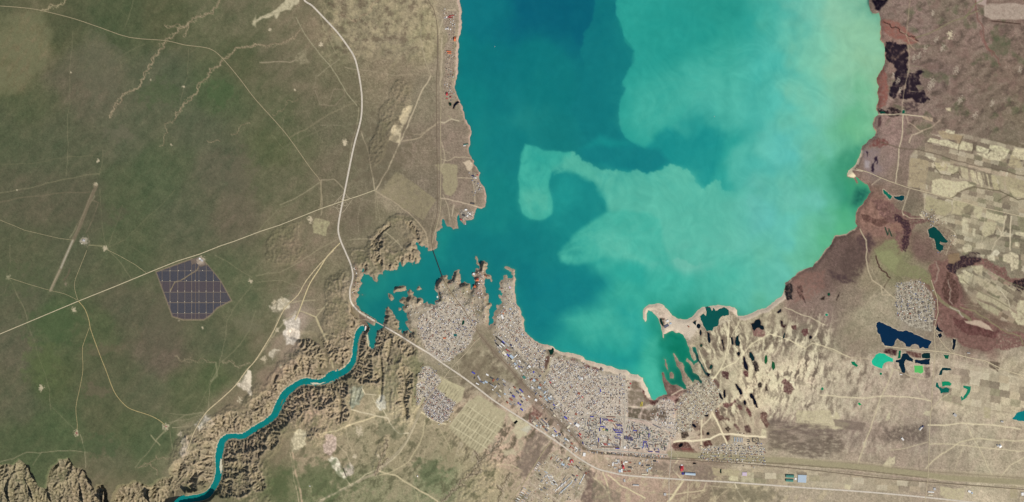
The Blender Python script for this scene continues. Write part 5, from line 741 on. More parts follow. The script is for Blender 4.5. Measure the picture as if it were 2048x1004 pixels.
# soils are greyer than sand yellow, and their small patches differ more than the broad tone
def bblur(a, k):
    pad = np.pad(a, k, mode='edge'); cs = np.cumsum(np.cumsum(np.pad(pad, ((1,0),(1,0))).astype(np.float64), 0), 1); n_ = 2*k+1
    return ((cs[n_:, n_:]-cs[:-n_, n_:]-cs[n_:, :-n_]+cs[:-n_, :-n_])/(n_*n_)).astype(np.float32)
_m = sstep((X-540)/160)
for ch in range(3):
    b_ = bblur(C[..., ch], 7); C[..., ch] = b_+(C[..., ch]-b_)*(1+.22*_m)
_d = np.clip(C[..., 0]-C[..., 2]-24, 0, 60); C[..., 2] += .33*_d; C[..., 1] += .10*_d
C[:] = np.clip(C, 12, 240)
# ---------------------------------------------------------------- relief
ZR = -3.5-8.5*np.clip((Y-675)/230.0, 0, 1)        # the river falls as it runs south
A = np.zeros((NY, NX), np.float32)         # how rugged
ANG = np.zeros((NY, NX), np.float32)
def rugged(pts, a, soft=10, seed=1, amp=.15):
    w_, m = bbox_mask(rough(pts, amp, seed, 6), soft)
    A[w_] = np.maximum(A[w_], m*a)
BAD = [(560,742),(572,728),(590,704),(600,690),(640,688),(690,660),(716,640),(752,660),(770,650),(800,660),(826,668),(838,700),(838,760),(834,800),(818,842),(800,838),(790,820),(770,770),(730,765),(700,780),(690,800),(696,830),(676,860),(640,872),(622,880),(610,850),(580,852),(560,868),(540,900),(526,930),(536,960),(534,1010),(350,1010),(348,1000),(350,960),(352,920),(364,886),(390,862),(420,842),(440,835),(470,820),(500,800),(530,776)]
rugged(BAD, 1.0, 15, 1, .26)
rugged([(-150,940),(0,932),(24,932),(38,920),(56,932),(64,950),(78,976),(90,980),(100,940),(118,920),(136,918),(150,938),(168,942),(178,960),(182,1010),(184,1130),(-150,1130)], 1.6, 3, 2)
rugged([(225,1010),(240,975),(270,965),(300,975),(340,960),(345,1010),(345,1120),(225,1120)], .8, 6, 3)
rugged([(184,1010),(196,972),(204,972),(214,1004),(214,1120),(184,1120)], .9, 4, 3)
rugged([(535,760),(560,742),(600,700),(640,700),(600,760),(560,780)], .9, 6, 4)
rugged([(700,500),(722,500),(752,520),(780,505),(810,500),(830,470),(800,450),(780,440),(800,430),(830,445),(850,480),(840,530),(780,548),(760,556),(730,540),(724,560),(708,600),(694,560)], .6, 8, 5)
rugged([(738,476),(760,456),(776,440),(800,434),(830,444),(838,470),(826,486),(800,462),(780,450),(764,474),(744,486)], .45, 4, 6)
rugged([(756,470),(790,495),(824,512),(838,530),(800,536),(770,546),(752,540),(734,500)], .7, 10, 7)
rugged([(660,560),(700,545),(706,610),(716,640),(690,680),(640,690),(650,640)], .5, 12, 8)
rugged([(862,552),(980,510),(990,600),(976,640),(900,600),(870,606)], .55, 10, 9)
rugged([(766,645),(770,620),(778,608),(800,640),(798,660)], .5, 5, 10); rugged([(776,572),(846,566),(850,600),(800,625),(776,606)], .45, 4, 11)
rugged([(738,320),(745,280),(760,230),(790,165),(815,160),(820,200),(800,240),(786,262),(770,290),(748,330)], .24, 7, 12)
rugged([(530,510),(548,460),(580,440),(600,444),(610,500),(590,520),(560,530)], .2, 10, 13)
rugged([(746,950),(754,905),(762,880),(774,872),(774,890),(766,920),(752,955)], .27, 5, 14)
rugged([(890,1010),(910,970),(930,945),(950,930),(985,895),(1000,880),(1010,900),(1000,930),(990,960),(980,1010)], .14, 10, 15)
rugged([(610,-10),(700,-20),(860,-10),(860,90),(800,130),(720,110),(670,70)], .20, 14, 16)
rugged([(780,560),(1000,560),(1000,700),(820,700)], .08, 12, 17); rugged([(-150,-100),(640,-100),(640,900),(-150,920)], .012, 40, 17)
rugged([(1440,640),(1640,640),(1640,850),(1440,850)], .06, 20, 18)
_s = sstep((X-330)/60); A *= (1-_s)+_s*np.clip(.82+1.05*fbm(X, Y, 46, 3, 411, .55), .22, 1.35)
# the plateau edge north of the canyon and flats beside the river
wpx = fbm(X, Y, 34, 2, 401)*9; wpy = fbm(X, Y, 34, 2, 402)*9
def ridged(x, y, s, seed, oct=4, ang=0, st=1.0):
    if ang or st != 1:
        ca, sa = math.cos(math.radians(ang)), math.sin(math.radians(ang)); x, y = (x*ca+y*sa)/st, -x*sa+y*ca
    r = 0; a = 1.0; f = 1.0/s; wgt = 1.0
    for o in range(oct):
        n = np.abs(perlin(x*f, y*f, seed+o*5))*1.9           # valleys are sharp, spurs rounded
        r = r + a*n*wgt; wgt = np.clip(0.35+n*1.5, 0, 1); a *= .52; f *= 2.05
    return r
rr1 = ridged(X+wpx, Y+wpy*.6, 15, 500, 4, 82, 3.0)     # gullies running NNE - SSW
rr2 = ridged(X+wpx*.8, Y+wpy*.8, 14, 520, 4, 58, 2.6)
rr3 = ridged(X+wpx, Y+wpy, 14, 530, 4, -62, 2.4)    # gullies running down to the river
tmix = sstep((X-720+0.2*(Y-700))/60)
rr = rr2*(1-tmix)+rr1*tmix
nb_ = sstep((fbm(X, Y, 60, 2, 77)+.15)*3)*(1-tmix)*sstep((X-240)/60); rr = rr*(1-nb_)+rr3*nb_
basehill = fbm(X, Y, 70, 2, 540)
land = sstep(np.clip(sdL, 0, 30)/9.0)
H = 2.0*land + 0.16*np.clip(sdL, 0, 4)*(1-land)
rivd = np.clip(sdR, 0, 60)
valley = 1 - sstep((rivd-2)/46.0)
north_flat = np.clip(A, 0, 2)
rise = sstep(np.clip(sdL, 0, 30)/7)*sstep(rivd/16.0+0.02)
bl = sstep((345-X)/25)
nearlake = 1-sstep((np.clip(sdL, 0, 30)-8)/22)
H += A*rise*(3.0 + 6.0*basehill + 2.5*rr + 3.5*nearlake) - bl*A*.03*np.clip(Y-925, 0, 200)
H += (rr1*0.5 + fine*.08)*np.clip(A, 0.02, .2)*rise
H -= (valley*1.0)
low = (sdR < 1.5)
H = np.where(sdR < 6, np.minimum(H, ZR-.3+0.25*np.clip(sdR, -3, 30)), H)
# crescent side canyon and other cut edges
cres = [(585,668),(600,674),(618,674),(632,678),(642,688),(650,704),(655,722),(656,740)]
d = segdist(cres, 22); H += 9.5*sstep((d-3)/12)*sstep((22-d)/8)*(A > .2)*0 
H -= 9.0*sstep(1-d/13.0)
H -= 7.0*sstep(1-segdist([(640,800),(668,812),(676,850),(680,880)], 14)/10.0)*0
for pl, dp, wd in (([(820,676),(826,704)],5,4),([(660,760),(672,776),(680,800),(682,824)],9,11),([(722,700),(720,716),(712,736)],6,7),([(478,830),(490,840),(482,852)],6,6),([(552,750),(546,768)],5,5),
    ([(520,890),(518,906)],6,6),([(498,930),(510,956),(524,970)],6,7),([(760,700),(764,760),(760,800)],4,5),([(806,740),(812,770),(806,800),(812,830)],6,6),([(785,665),(775,720)],3,5),([(752,520),(762,540)],3,7),([(745,500),(754,525),(766,548)],2.5,5),
    ([(16,940),(10,975),(6,1000)],8,7),([(42,945),(48,966),(60,980)],7,6),([(64,970),(74,1010)],7,8),([(150,940),(158,965),(166,1004)],10,9),([(175,1010),(202,975)],4,4),([(96,1000),(104,985)],7,8),([(22,1000),(30,1010)],6,6)):
    H -= dp*sstep(1-segdist(pl, wd+4)/wd)*rise
# running water: rain is routed downhill over the rugged ground and each stream cuts its bed, so the ravines branch
def boxblur(a, k):
    pad = np.pad(a, k, mode='edge'); cs = np.cumsum(np.cumsum(np.pad(pad, ((1,0),(1,0))).astype(np.float64), 0), 1); n_ = 2*k+1
    return ((cs[n_:, n_:]-cs[:-n_, n_:]-cs[n_:, :-n_]+cs[:-n_, :-n_])/(n_*n_)).astype(np.float32)
CHM = np.zeros((NY, NX), bool)
for pl, dp in (([(748,482),(764,464),(780,452)],2.0),([(818,452),(828,462),(834,476)],1.8),
    ([(66,1004),(60,980),(50,962)],7),([(20,1010),(14,985),(18,955)],9),([(104,1010),(98,990)],8),([(166,1010),(160,975),(152,950)],10),([(204,1010),(206,985)],5),([(300,1010),(296,985)],5)):
    dl = segdist(smooth_line(pl, 3), 3); mk_ = dl < 1.2; H = np.where(mk_, 2.0-dp*(1+A*.4), H); CHM |= mk_
def carve(w_, iters, K, U, m=.48, maxs=1.25, seed=1):
    h = H[w_].astype(np.float64).copy(); ny, nx = h.shape; N = ny*nx; a = A[w_]; base = ((sdR[w_] < .5) | (sdL[w_] < .5) | CHM[w_]).ravel()
    rs = np.random.RandomState(seed); h += (rs.rand(ny, nx)*.7+1.3*fbm(X[w_], Y[w_], 6, 2, 88))*(a > .05); top = (h+.3).ravel(); act = ((a > .06).ravel()) & ~base
    edge_ = np.zeros((ny, nx), bool); edge_[0] = edge_[-1] = True; edge_[:, 0] = edge_[:, -1] = True; fixed = base | edge_.ravel()
    bs2 = ((Y[w_] > 1012) & (X[w_] < 345) & (a > .1)).ravel(); h = h.ravel(); h[bs2] = -26.0; h = h.reshape(ny, nx); fixed |= bs2
    Kc = (K*np.clip(a.ravel(), 0, 1.2)**.5*(1+.5*np.clip(fbm(X[w_], Y[w_], 18, 2, 71).ravel(), -.8, 1.2))); Kc = Kc*np.exp(.9*rs.randn(N)*.6); ids = np.arange(N).reshape(ny, nx); h = h.ravel()
    h = np.where(fixed & (a.ravel() > .05) & ~base & (Y[w_].ravel() > 1000), -30.0, h)
    offs = [(-1,0,1.),(1,0,1.),(0,-1,1.),(0,1,1.),(-1,-1,1.414),(-1,1,1.414),(1,-1,1.414),(1,1,1.414)]
    for it in range(iters):
        H2 = h.reshape(ny, nx)+rs.rand(ny, nx)*.35*(it < iters-1); best = np.zeros((ny, nx)); rec = ids.copy(); dist = np.ones((ny, nx)); lown = np.full((ny, nx), 1e9)
        for dj, di, L in offs:
            sj = slice(max(0, -dj), ny-max(0, dj)); si = slice(max(0, -di), nx-max(0, di)); tj = slice(max(0, dj), ny-max(0, -dj)); ti = slice(max(0, di), nx-max(0, -di))
            sl_ = (H2[sj, si]-H2[tj, ti])/L; mb = sl_ > best[sj, si]
            best[sj, si] = np.where(mb, sl_, best[sj, si]); rec[sj, si] = np.where(mb, ids[tj, ti], rec[sj, si]); dist[sj, si] = np.where(mb, L, dist[sj, si]); lown[sj, si] = np.minimum(lown[sj, si], H2[tj, ti])
        rec = rec.ravel(); dist = dist.ravel()*STEP; pit = (rec == ids.ravel()) & ~fixed
        h = np.where(pit & act, np.maximum(h, lown.ravel()+.02), h); rec = np.where(fixed, ids.ravel(), rec)
        order = np.argsort(rec, kind='stable'); rs_ = rec[order]; cnt = np.bincount(rec, minlength=N); start = np.concatenate(([0], np.cumsum(cnt)[:-1]))
        lev = [np.nonzero(rec == ids.ravel())[0]]; cur = lev[0]
        while len(cur):
            c_ = cnt[cur]; tot = int(c_.sum())
            if tot == 0: break
            st = np.repeat(start[cur]-np.concatenate(([0], np.cumsum(c_)[:-1])), c_)+np.arange(tot); nxt = order[st]; nxt = nxt[rec[nxt] != nxt]
            if len(nxt) == 0: break
            lev.append(nxt); cur = nxt
        ar = np.ones(N)
        for l_ in lev[:0:-1]: np.add.at(ar, rec[l_], ar[l_])
        F = Kc*ar**m/dist
        for l_ in lev[1:]:
            q = l_[act[l_]]; r_ = rec[q]; hn = (h[q]+U+F[q]*h[r_])/(1+F[q]); h[q] = np.minimum(np.minimum(hn, np.maximum(h[r_], h[q]*0+h[r_])+maxs*dist[q]), top[q])
    h = np.where(act, h, H[w_].ravel()); return h.reshape(ny, nx).astype(np.float32)
w_ = win(-150, 428, 862, 1120); H[w_] = carve(w_, 50, .30, .44)
w_ = win(880, 860, 1020, 1100); H[w_] = carve(w_, 24, .12, .12)
w_ = win(600, 150, 840, 345); H[w_] = carve(w_, 24, .12, .12)
H = np.where((sdR > 3.0) & (sdL > 2), np.maximum(H, np.where(X > 840, .6, ZR+.1)-22*sstep((370-X)/70)), H)
_am = np.clip((A-.12)*3, 0, 1)*(sdR > 2)*(sdL > 1.5); H += _am*np.clip(.38*(H-boxblur(H, 2)), -1.2, .8)
# islands of flat ground: pits, fields and the town are level
lake_in = sdL < 0
H = np.where(lake_in, 0.14*np.clip(sdL, -14, 0), H)
H = np.where(~lake_in & (sdL < 1.2) & (sdR > 2), np.maximum(H, 0.10*sdL), H)
H = np.where((~lake_in) & (sdL < 29.5) & (sdR > 25), np.maximum(H, np.minimum(0.14*np.clip(sdL, 0, 30), .8)), H)
H = np.where(sdR < 0, ZR-.9, H)
for k, pts in enumerate(pond_out):
    w_, m = bbox_mask(pts, 2.2); H[w_] -= 0.16*sstep(m*1.5)
H = np.where(np.hypot(X-731, Y-657) < 7, np.minimum(H, -4.6), H)
# dam body: embankment between the road crest and the downstream toe
crest = [(714,617),(722,625.5),(736,634),(750,642.5)]
dd = segdist(crest, 20); side = inside([(700,600),(722,625),(750,642),(748,664),(700,664)])
H = np.where(dd < 3.0, np.maximum(H, 3.0), H); H = np.where(side & (dd >= 3) & (dd < 16), 3.0-0.5*(dd-3), H)
# road beds are graded
ROADS = []

# bare slopes and grassy floors: soil follows the steepness of the ground, not the light
gyy, gxx = np.gradient(H, STEP); slope = np.hypot(gxx, gyy)
def blur(a, k=3):
    pad = np.pad(a, k, mode='edge'); cs = np.cumsum(np.cumsum(np.pad(pad, ((1,0),(1,0))).astype(np.float64), 0), 1); n_ = 2*k+1
    return ((cs[n_:, n_:]-cs[:-n_, n_:]-cs[n_:, :-n_]+cs[:-n_, :-n_])/(n_*n_)).astype(np.float32)
crest_ = H-blur(H, 3)
am = np.clip(A*1.7, 0, 1)*(sdL > 1)*(sdR > 1)
bare = am*sstep((boxblur(slope, 1)-.12)/.6)*.65
tone = fbm(X, Y, 22, 3, 900)
tone2 = fbm(X, Y, 7, 2, 905, .6)
bc = np.stack([148+34*tone+30*tone2, 134+30*tone+28*tone2, 113+18*tone+24*tone2], -1)
grn = am*sstep(fbm(X, Y, 28, 3, 911)*2.2)*.6; C += (np.array((112,112,82), np.float32)-C)*grn[..., None]
C += (bc-C)*bare[..., None]
cr = am*np.clip(crest_*.3, 0, .3); C += (np.array((196,174,144), np.float32)-C)*cr[..., None]
fl = am*np.clip(-crest_*.5, 0, .4)*(slope < 1.0); C += (np.array((106,100,74), np.float32)-C)*fl[..., None]
def FIELDPOS(px, py):
    """where a field lies, told by what it lies near"""
    refs = [('the black burnt scrub',1810,150),('the double road',1880,392),('the kite shaped pond',1876,480),('the top of the fields',1890,268),('the dark lane between the upper fields',1900,318),('the narrow strip fields',1966,360),('the right edge of the view',2040,310),('the right edge below the double road',2044,450),('the red marsh',1940,600),('the river of reeds',1970,545),('the big dark pond',1800,670),('the light green square pond',1838,742),('the shore road',1846,232),('the far right marsh edge',2040,620),('the crossing tracks in the east',2000,470)]
    r = min(refs, key=lambda q: math.hypot(px-q[1], py-q[2])); dx, dy = px-r[1], py-r[2]
    d = 'east' if dx > abs(dy)*1.6 else 'west' if -dx > abs(dy)*1.6 else ('north' if dy < 0 else 'south')
    if abs(dx) <= abs(dy)*1.6 and abs(dx) > abs(dy)*.6: d += ' east' if dx > 0 else ' west'
    base = '%s of %s' % (d, r[0]); k = _fp.get(base, 0); _fp[base] = k+1
    return base if k == 0 else base + ', ' + ['', 'the next one on', 'third one out', 'fourth one out', 'fifth one out', 'sixth one out', 'seventh one out', 'eighth one out', 'ninth one out'][min(k, 8)]
_fp = {}
CRM=(206,196,180); GRY=(172,164,150)
def sm(p, n=4): return [tuple(q) for q in smooth_line(p, n)]
ROADS = [ # name, label, category, colour, width, points
 ('highway','wide pale highway curving down the west side to the dam','road',CRM,3.6,sm([(600,-60),(606,-5),(625,12),(650,38),(675,65),(695,92),(709,115),(717,145),(722,175),(724,200),(723,230),(718,255),(711,280),(704,310),(697,345),(690,380),(686,400),(680,430),(677,450),(677,465),(682,483),(692,506),(702,530),(706,550),(704,565),(700,581),(702,603),(712,617),(722,625.5),(736,634),(750,642.5)])),
 ('highway','pale highway running from the bridge along the south side of town','road',CRM,3.4,sm([(769,653),(800,671),(830,690),(860,708),(886,727),(920,750),(950,772),(985,799),(1020,822),(1062,849),(1104,877),(1130,895),(1159,917),(1194,937),(1220,944),(1245,949.6),(1280,953),(1323,956),(1381,960),(1440,963),(1470,965),(1525,969),(1620,976),(1736,984),(1856,995),(1960,1006),(2200,1030)])),
 ('main_road','straight pale road crossing the green steppe past the solar farm','road',(196,184,152),2.2,[(-160,732),(0,668),(155,603),(230,573),(310,540),(355,522),(400,508),(440,492),(470,482),(520,463),(560,450),(600,434),(640,418),(686,402),(720,391),(750,380)]),
 ('main_road','tan road entering at the top left and bending down to the crossroads','road',(158,146,116),1.9,sm([(-150,2),(0,12),(60,17),(100,25),(150,38),(200,55),(260,75),(330,81),(370,90),(410,95),(430,103),(450,122),(480,158),(512,200),(570,265),(620,335),(640,362),(642,395),(640,417)],3)),
 ('dirt_road','broad pale dirt road running down the rim from the crossroads to the river quarries','road',(204,188,146),3.2,sm([(680,486),(655,512),(640,536),(624,560),(615,578),(606,602),(596,628),(590,640)],3)),
 ('dirt_road','long dirt haul road along the northern rim of the canyon','road',(196,180,144),2.8,sm([(668,500),(640,528),(612,562),(596,590),(570,616),(548,660),(528,694),(510,722),(492,742),(470,772),(440,800),(415,822),(398,846),(386,870),(375,902)],3)),
 ('dirt_road','tan dirt road wandering south from the steppe junction','road',(172,156,110),2.0,sm([(157,602),(170,618),(178,640),(182,660),(200,710),(212,740),(228,782),(245,805),(262,818),(298,830),(318,840),(330,850)],3)),
 ('dirt_road','thin tan dirt road branching south past a well site','road',(168,154,112),1.4,sm([(179,655),(168,685),(165,700),(166,740),(160,775),(152,815),(155,850),(153,862)],3)),
 ('dirt_road','narrow dirt road north from the steppe junction to the airfield','road',(156,146,112),1.5,sm([(156,600),(150,580),(150,562),(158,540),(168,515),(174,500)],3)),
 ('dirt_road','thin pale dirt road from the left edge to the airfield','road',(156,146,114),1.2,[(-150,400),(0,440),(30,452),(48,460),(90,470),(120,477),(146,480)]),
 ('dirt_road','dirt road joining the west well site and the steppe junction','road',(158,148,114),1.2,sm([(20,556),(50,566),(70,572),(98,580),(130,588),(155,600)],3)),
 ('dirt_road','straight dirt road from the northern well site to the main road','road',(158,148,114),1.3,[(214,499),(240,512),(270,529),(292,545)]),
 ('road','pale north south road crossing the eastern plain','road',(186,172,142),2.0,[(1862,560),(1874,596),(1876,625),(1868,655),(1870,699),(1867,740),(1864,780),(1863,802),(1859,860),(1856,952),(1850,1002),(1846,1100)]),
 ('road','pale road from the big dark pond to the right edge','road',(200,186,154),2.2,sm([(1770,692),(1800,696),(1840,700),(1869,702),(1906,707),(1940,716),(1971,722),(2000,736),(2048,752),(2200,800)],3)),
 ('road','double pale road slanting over the eastern fields','road',(190,176,146),2.0,[(1712,337),(1740,346),(1755,353),(1780,363),(1821,377),(1860,386),(1904,397),(1969,416),(2048,434),(2200,466)]),
 ('road','pale road along the pit ponds to the north south road','road',(190,176,146),1.6,[(1870,662),(1880,680),(1892,695),(1906,707)]),
 ('road','straight pale town road crossing the highway at the west interchange','road',(182,168,140),2.0,[(820,866),(836,838),(845,816),(860,790),(880,766),(901,738),(912,726),(930,708),(948,686),(961,674)]),
 ('road','pale road from the highway interchange up to the bay head marsh','road',(186,176,158),2.0,[(1337,1060),(1338,1004),(1338,960),(1341,925),(1343,905),(1340,880)]),
 ('road','dirt road crossing the south works down to the lower left','road',(168,156,122),2.2,[(1104,880),(1085,905),(1062,942),(1045,970),(1020,1004),(985,1060)]),
 ('road','railway side road down the west coast','road',(180,166,136),1.4,sm([(866,8),(874,40),(879,75),(880,130),(882,200),(881,260),(882,320),(881,390),(882,400),(880,425),(874,450),(868,470),(864,490)],3)),
 ('boulevard','grey boulevard along the west edge of the apartment quarter','road',(176,168,152),2.0,[(1170,790),(1168,830),(1170,860),(1172,895)]),
 ('boulevard','grey boulevard between the two apartment quarters','road',(176,168,154),2.6,[(1250,752),(1250,800),(1249,840),(1246,896)]),
 ('boulevard','broad grey street along the southern edge of the apartment quarters','road',(176,170,158),3.4,[(1172,898),(1200,899),(1250,903),(1300,908),(1336,909)]),
 ('street','grey street between the old town and the apartment quarter','road',(176,168,154),2.0,[(1100,812),(1130,830),(1170,833),(1250,834),(1290,840),(1330,858),(1344,862)]),
 ('street','slanting street beside the works north of the railway','road',(190,178,156),1.8,[(1005,662),(1030,690),(1050,720),(1068,745),(1085,762),(1110,790),(1130,812),(1160,834)]),
 ('street','pale diagonal street down the old town','road',(190,176,150),1.3,[(1158,750),(1150,768),(1138,790),(1130,812)]),
 ('street','pale straight street on the grid quarter','road',(186,176,156),1.2,[(1202,772),(1228,773),(1252,774)]),
 ('street','pale street through the lower grid quarter','road',(186,176,156),1.2,[(1202,806),(1228,807),(1252,808)]),
 ('street','street crossing the middle of the apartment quarters','road',(180,172,156),1.6,[(1170,863),(1200,864),(1250,866),(1300,870),(1340,876)]),
]
def ring(cx, cy, r, n=20, a0=0, a1=360): return [(cx+r*math.cos(math.radians(a0+(a1-a0)*i/n)), cy+r*math.sin(math.radians(a0+(a1-a0)*i/n))) for i in range(n+1)]
for nm, c, dx, dy in (('northern crossroads',(686,403),4.0,4.4),):
    pass
RAMP=(186,172,146)
ROADS += [('interchange_ramp','small loop ramp in the north west quarter of the steppe crossroads','road',RAMP,.9,ring(680.5,401,3.6)),
 ('interchange_ramp','small loop ramp in the north east quarter of the steppe crossroads','road',RAMP,.9,ring(692,398,4.2)),
 ('interchange_ramp','small loop ramp in the south west quarter of the steppe crossroads','road',RAMP,1.0,ring(678,413,4.0)),
 ('interchange_ramp','small loop ramp in the south east quarter of the steppe crossroads','road',RAMP,1.0,ring(690.5,408,3.8)),
 ('interchange_ramp','outer slip road north west of the steppe crossroads','road',RAMP,1.0,[(688,386),(678,396),(667,409),(664,412)]),
 ('interchange_ramp','outer slip road north east of the steppe crossroads','road',RAMP,1.0,[(690,386),(695,393),(701,397),(707,396)]),
 ('interchange_ramp','outer slip road south east of the steppe crossroads','road',RAMP,1.0,[(705,398),(697,410),(690,420),(683,427)]),
 ('interchange_ramp','outer slip road south west of the steppe crossroads','road',RAMP,1.0,[(666,413),(672,415),(676,420),(680,428)]),
 ('interchange_ramp','loop ramp north west of the west town interchange','road',RAMP,.9,ring(899,731,4,14,150,420)),
 ('interchange_ramp','loop ramp south west of the west town interchange','road',RAMP,.9,ring(891,741,4,14,60,330)),
 ('interchange_ramp','loop ramp north east of the west town interchange','road',RAMP,.9,ring(908,736,4.2,14,-120,150)),
 ('interchange_ramp','slip road north of the west town interchange','road',RAMP,1.0,[(882,726),(895,727),(908,725),(914,722)]),
 ('interchange_ramp','slip road west of the west town interchange','road',RAMP,1.0,[(882,727),(885,740),(884,752),(880,760)]),
 ('interchange_ramp','slip road east of the west town interchange','road',RAMP,1.2,[(914,724),(917,735),(918,745),(924,752)]),
 ('interchange_ramp','slip road south of the west town interchange','road',RAMP,1.2,[(884,760),(895,755),(910,753),(922,752)]),
 ('interchange_ramp','loop ramp north west of the east town interchange','road',RAMP,.9,ring(1333,951,5.5,16,180,380)),
 ('interchange_ramp','left loop ramp south of the east town interchange','road',RAMP,.9,ring(1332,964,6,16,0,360)),
 ('interchange_ramp','right loop ramp south of the east town interchange','road',RAMP,.9,ring(1347,964,5.5,16,0,360)),
 ('interchange_ramp','slip road north west of the east town interchange','road',RAMP,1.1,[(1318,954),(1328,945),(1337,936),(1340,930)]),
 ('interchange_ramp','slip road north east of the east town interchange','road',RAMP,1.1,[(1343,932),(1350,945),(1358,955),(1366,960)]),
 ('interchange_ramp','slip road south west of the east town interchange','road',RAMP,1.1,[(1318,957),(1326,968),(1335,980)]),
 ('interchange_ramp','slip road south east of the east town interchange','road',RAMP,1.1,[(1366,962),(1352,972),(1340,982)]),
 ('interchange_ramp','round turning loop under the bay head marsh','road',RAMP,1.2,ring(1349,911,6,18,150,420)),
 ('service_road','pale service road round the foot of the power dam','road',(190,176,150),1.0,[(716,640),(730,639),(744,641)]),
]
RAILS = [
 ('railway','dark railway line running down the west coast to the causeway','railway',(122,108,90),1.2,sm([(848,-40),(857,0),(868,20),(874,48),(875,75),(875.5,120),(873,160),(873,200),(873.5,260),(874.5,320),(875,400),(874,430),(867,455),(863,475),(866,500)],3)),
 ('railway','dark railway line from the causeway through town to the east','railway',(108,94,80),1.4,sm([(885,555),(893,570),(905,588),(915,602),(930,622),(945,650),(962,672),(985,700),(1020,737),(1060,783),(1100,825),(1140,864),(1166,894),(1200,905),(1260,911),(1340,918),(1400,922),(1530,931),(1640,942),(1760,956),(1856,964),(2060,980)],3)),
 ('railway','dark railway spur dropping south from the town junction','railway',(106,92,74),1.2,[(972,684),(980,694),(986,706),(989,716)]),
]
# grade the ground under every road
for nm, lb, ct, c, wd, pl in ROADS+RAILS:
    R = wd/2+5; d = segdist(pl, R); wm = sstep((R-d)/3.5)
    tgt = None
    idx = (d < R-.05) & (sdL > -0.5) & (sdR > 0)
    Hs = H.copy() if False else None
    # local mean level along the line
    ys, xs = np.nonzero(idx)
    if len(ys) == 0: continue
    y0, y1, x0, x1 = ys.min(), ys.max()+1, xs.min(), xs.max()+1
    sub = H[y0:y1, x0:x1]; k = 4
    pad = np.pad(sub, k, mode='edge'); cs = np.cumsum(np.cumsum(np.pad(pad, ((1,0),(1,0))).astype(np.float64), 0), 1); n_ = 2*k+1
    mean = ((cs[n_:, n_:]-cs[:-n_, n_:]-cs[n_:, :-n_]+cs[:-n_, :-n_])/(n_*n_)).astype(np.float32)
    mm = (wm*idx)[y0:y1, x0:x1]
    H[y0:y1, x0:x1] = sub + (mean-sub)*mm
def hat(x, y):
    fi = (x-RX0)/STEP; fj = (y-RY0)/STEP; i = int(min(max(fi, 0), NX-2)); j = int(min(max(fj, 0), NY-2)); u = fi-i; v = fj-j
    u = min(max(u, 0), 1); v = min(max(v, 0), 1)
    return float(H[j, i]*(1-u)*(1-v)+H[j, i+1]*u*(1-v)+H[j+1, i]*(1-u)*v+H[j+1, i+1]*u*v)
def hmax(x, y):
    i = int((x-RX0)/STEP); j = int((y-RY0)/STEP); i = min(max(i, 0), NX-2); j = min(max(j, 0), NY-2)
    return float(H[j:j+2, i:i+2].max())
def hatv(x, y):
    fi = np.clip((x-RX0)/STEP, 0, NX-1.001); fj = np.clip((y-RY0)/STEP, 0, NY-1.001); i = fi.astype(int); j = fj.astype(int); u = fi-i; v = fj-j
    return H[j, i]*(1-u)*(1-v)+H[j, i+1]*u*(1-v)+H[j+1, i]*(1-u)*v+H[j+1, i+1]*u*v
def W(x, y): return (x-1024.0, 502.0-y)
# ---------------------------------------------------------------- land sheet
GM = attr_mat('land', .95, .08, .16, .8, .07, .22)
def outer(a, lo, hi, ext):                   # grid lines growing coarser away from the mapped area
    o = []; s = STEP; p = hi
    while p < hi+ext: s = min(s*1.35, 260); p += s; o.append(p)
    q = []; s = STEP; p = lo
    while p > lo-ext: s = min(s*1.35, 260); p -= s; q.append(p)
    return np.array(q[::-1]+list(a)+o, np.float32), len(q), len(o)
ax, nl, nr = outer(gx, gx[0], gx[-1], 7000); ay, ntp, nb = outer(gy, gy[0], gy[-1], 7000)
def refl(n, before, after, pos, full):
    ix = (pos-full[0])/STEP; per = 2*(n-1); ix = np.abs(np.mod(ix, per)); ix = np.where(ix > n-1, per-ix, ix); return np.clip(np.round(ix).astype(int), 0, n-1)
ci = refl(NX, nl, nr, ax, gx); cj = refl(NY, ntp, nb, ay, gy)
HH = H[cj][:, ci]; CC = C[cj][:, ci]
_cb = np.stack([bblur(C[..., k], 40) for k in range(3)], -1)[cj][:, ci]; _hb = bblur(H, 25)[cj][:, ci]
_XX, _YY = np.meshgrid(ax, ay); _o = np.maximum(np.maximum(gx[0]-_XX, _XX-gx[-1]), np.maximum(gy[0]-_YY, _YY-gy[-1])); _f = sstep(_o/260.0)
CC = CC+(_cb-CC)*_f[..., None]; HH = np.where(HH > .3, HH+(np.maximum(_hb, .8)-HH)*_f, HH)
XX, YY = np.meshgrid(ax, ay); MX, MY = len(ax), len(ay)
V = np.stack([XX-1024.0, 502.0-YY, HH], -1).reshape(-1, 3)
colv = alb(CC.reshape(-1, 3))
idx = np.arange(MX*MY).reshape(MY, MX)
Q = np.stack([idx[:-1, :-1], idx[1:, :-1], idx[1:, 1:], idx[:-1, 1:]], -1)
RR = np.zeros((MY-1, MX-1), np.int16); RR[ntp:ntp+NY-1, nl:nl+NX-1] = REG
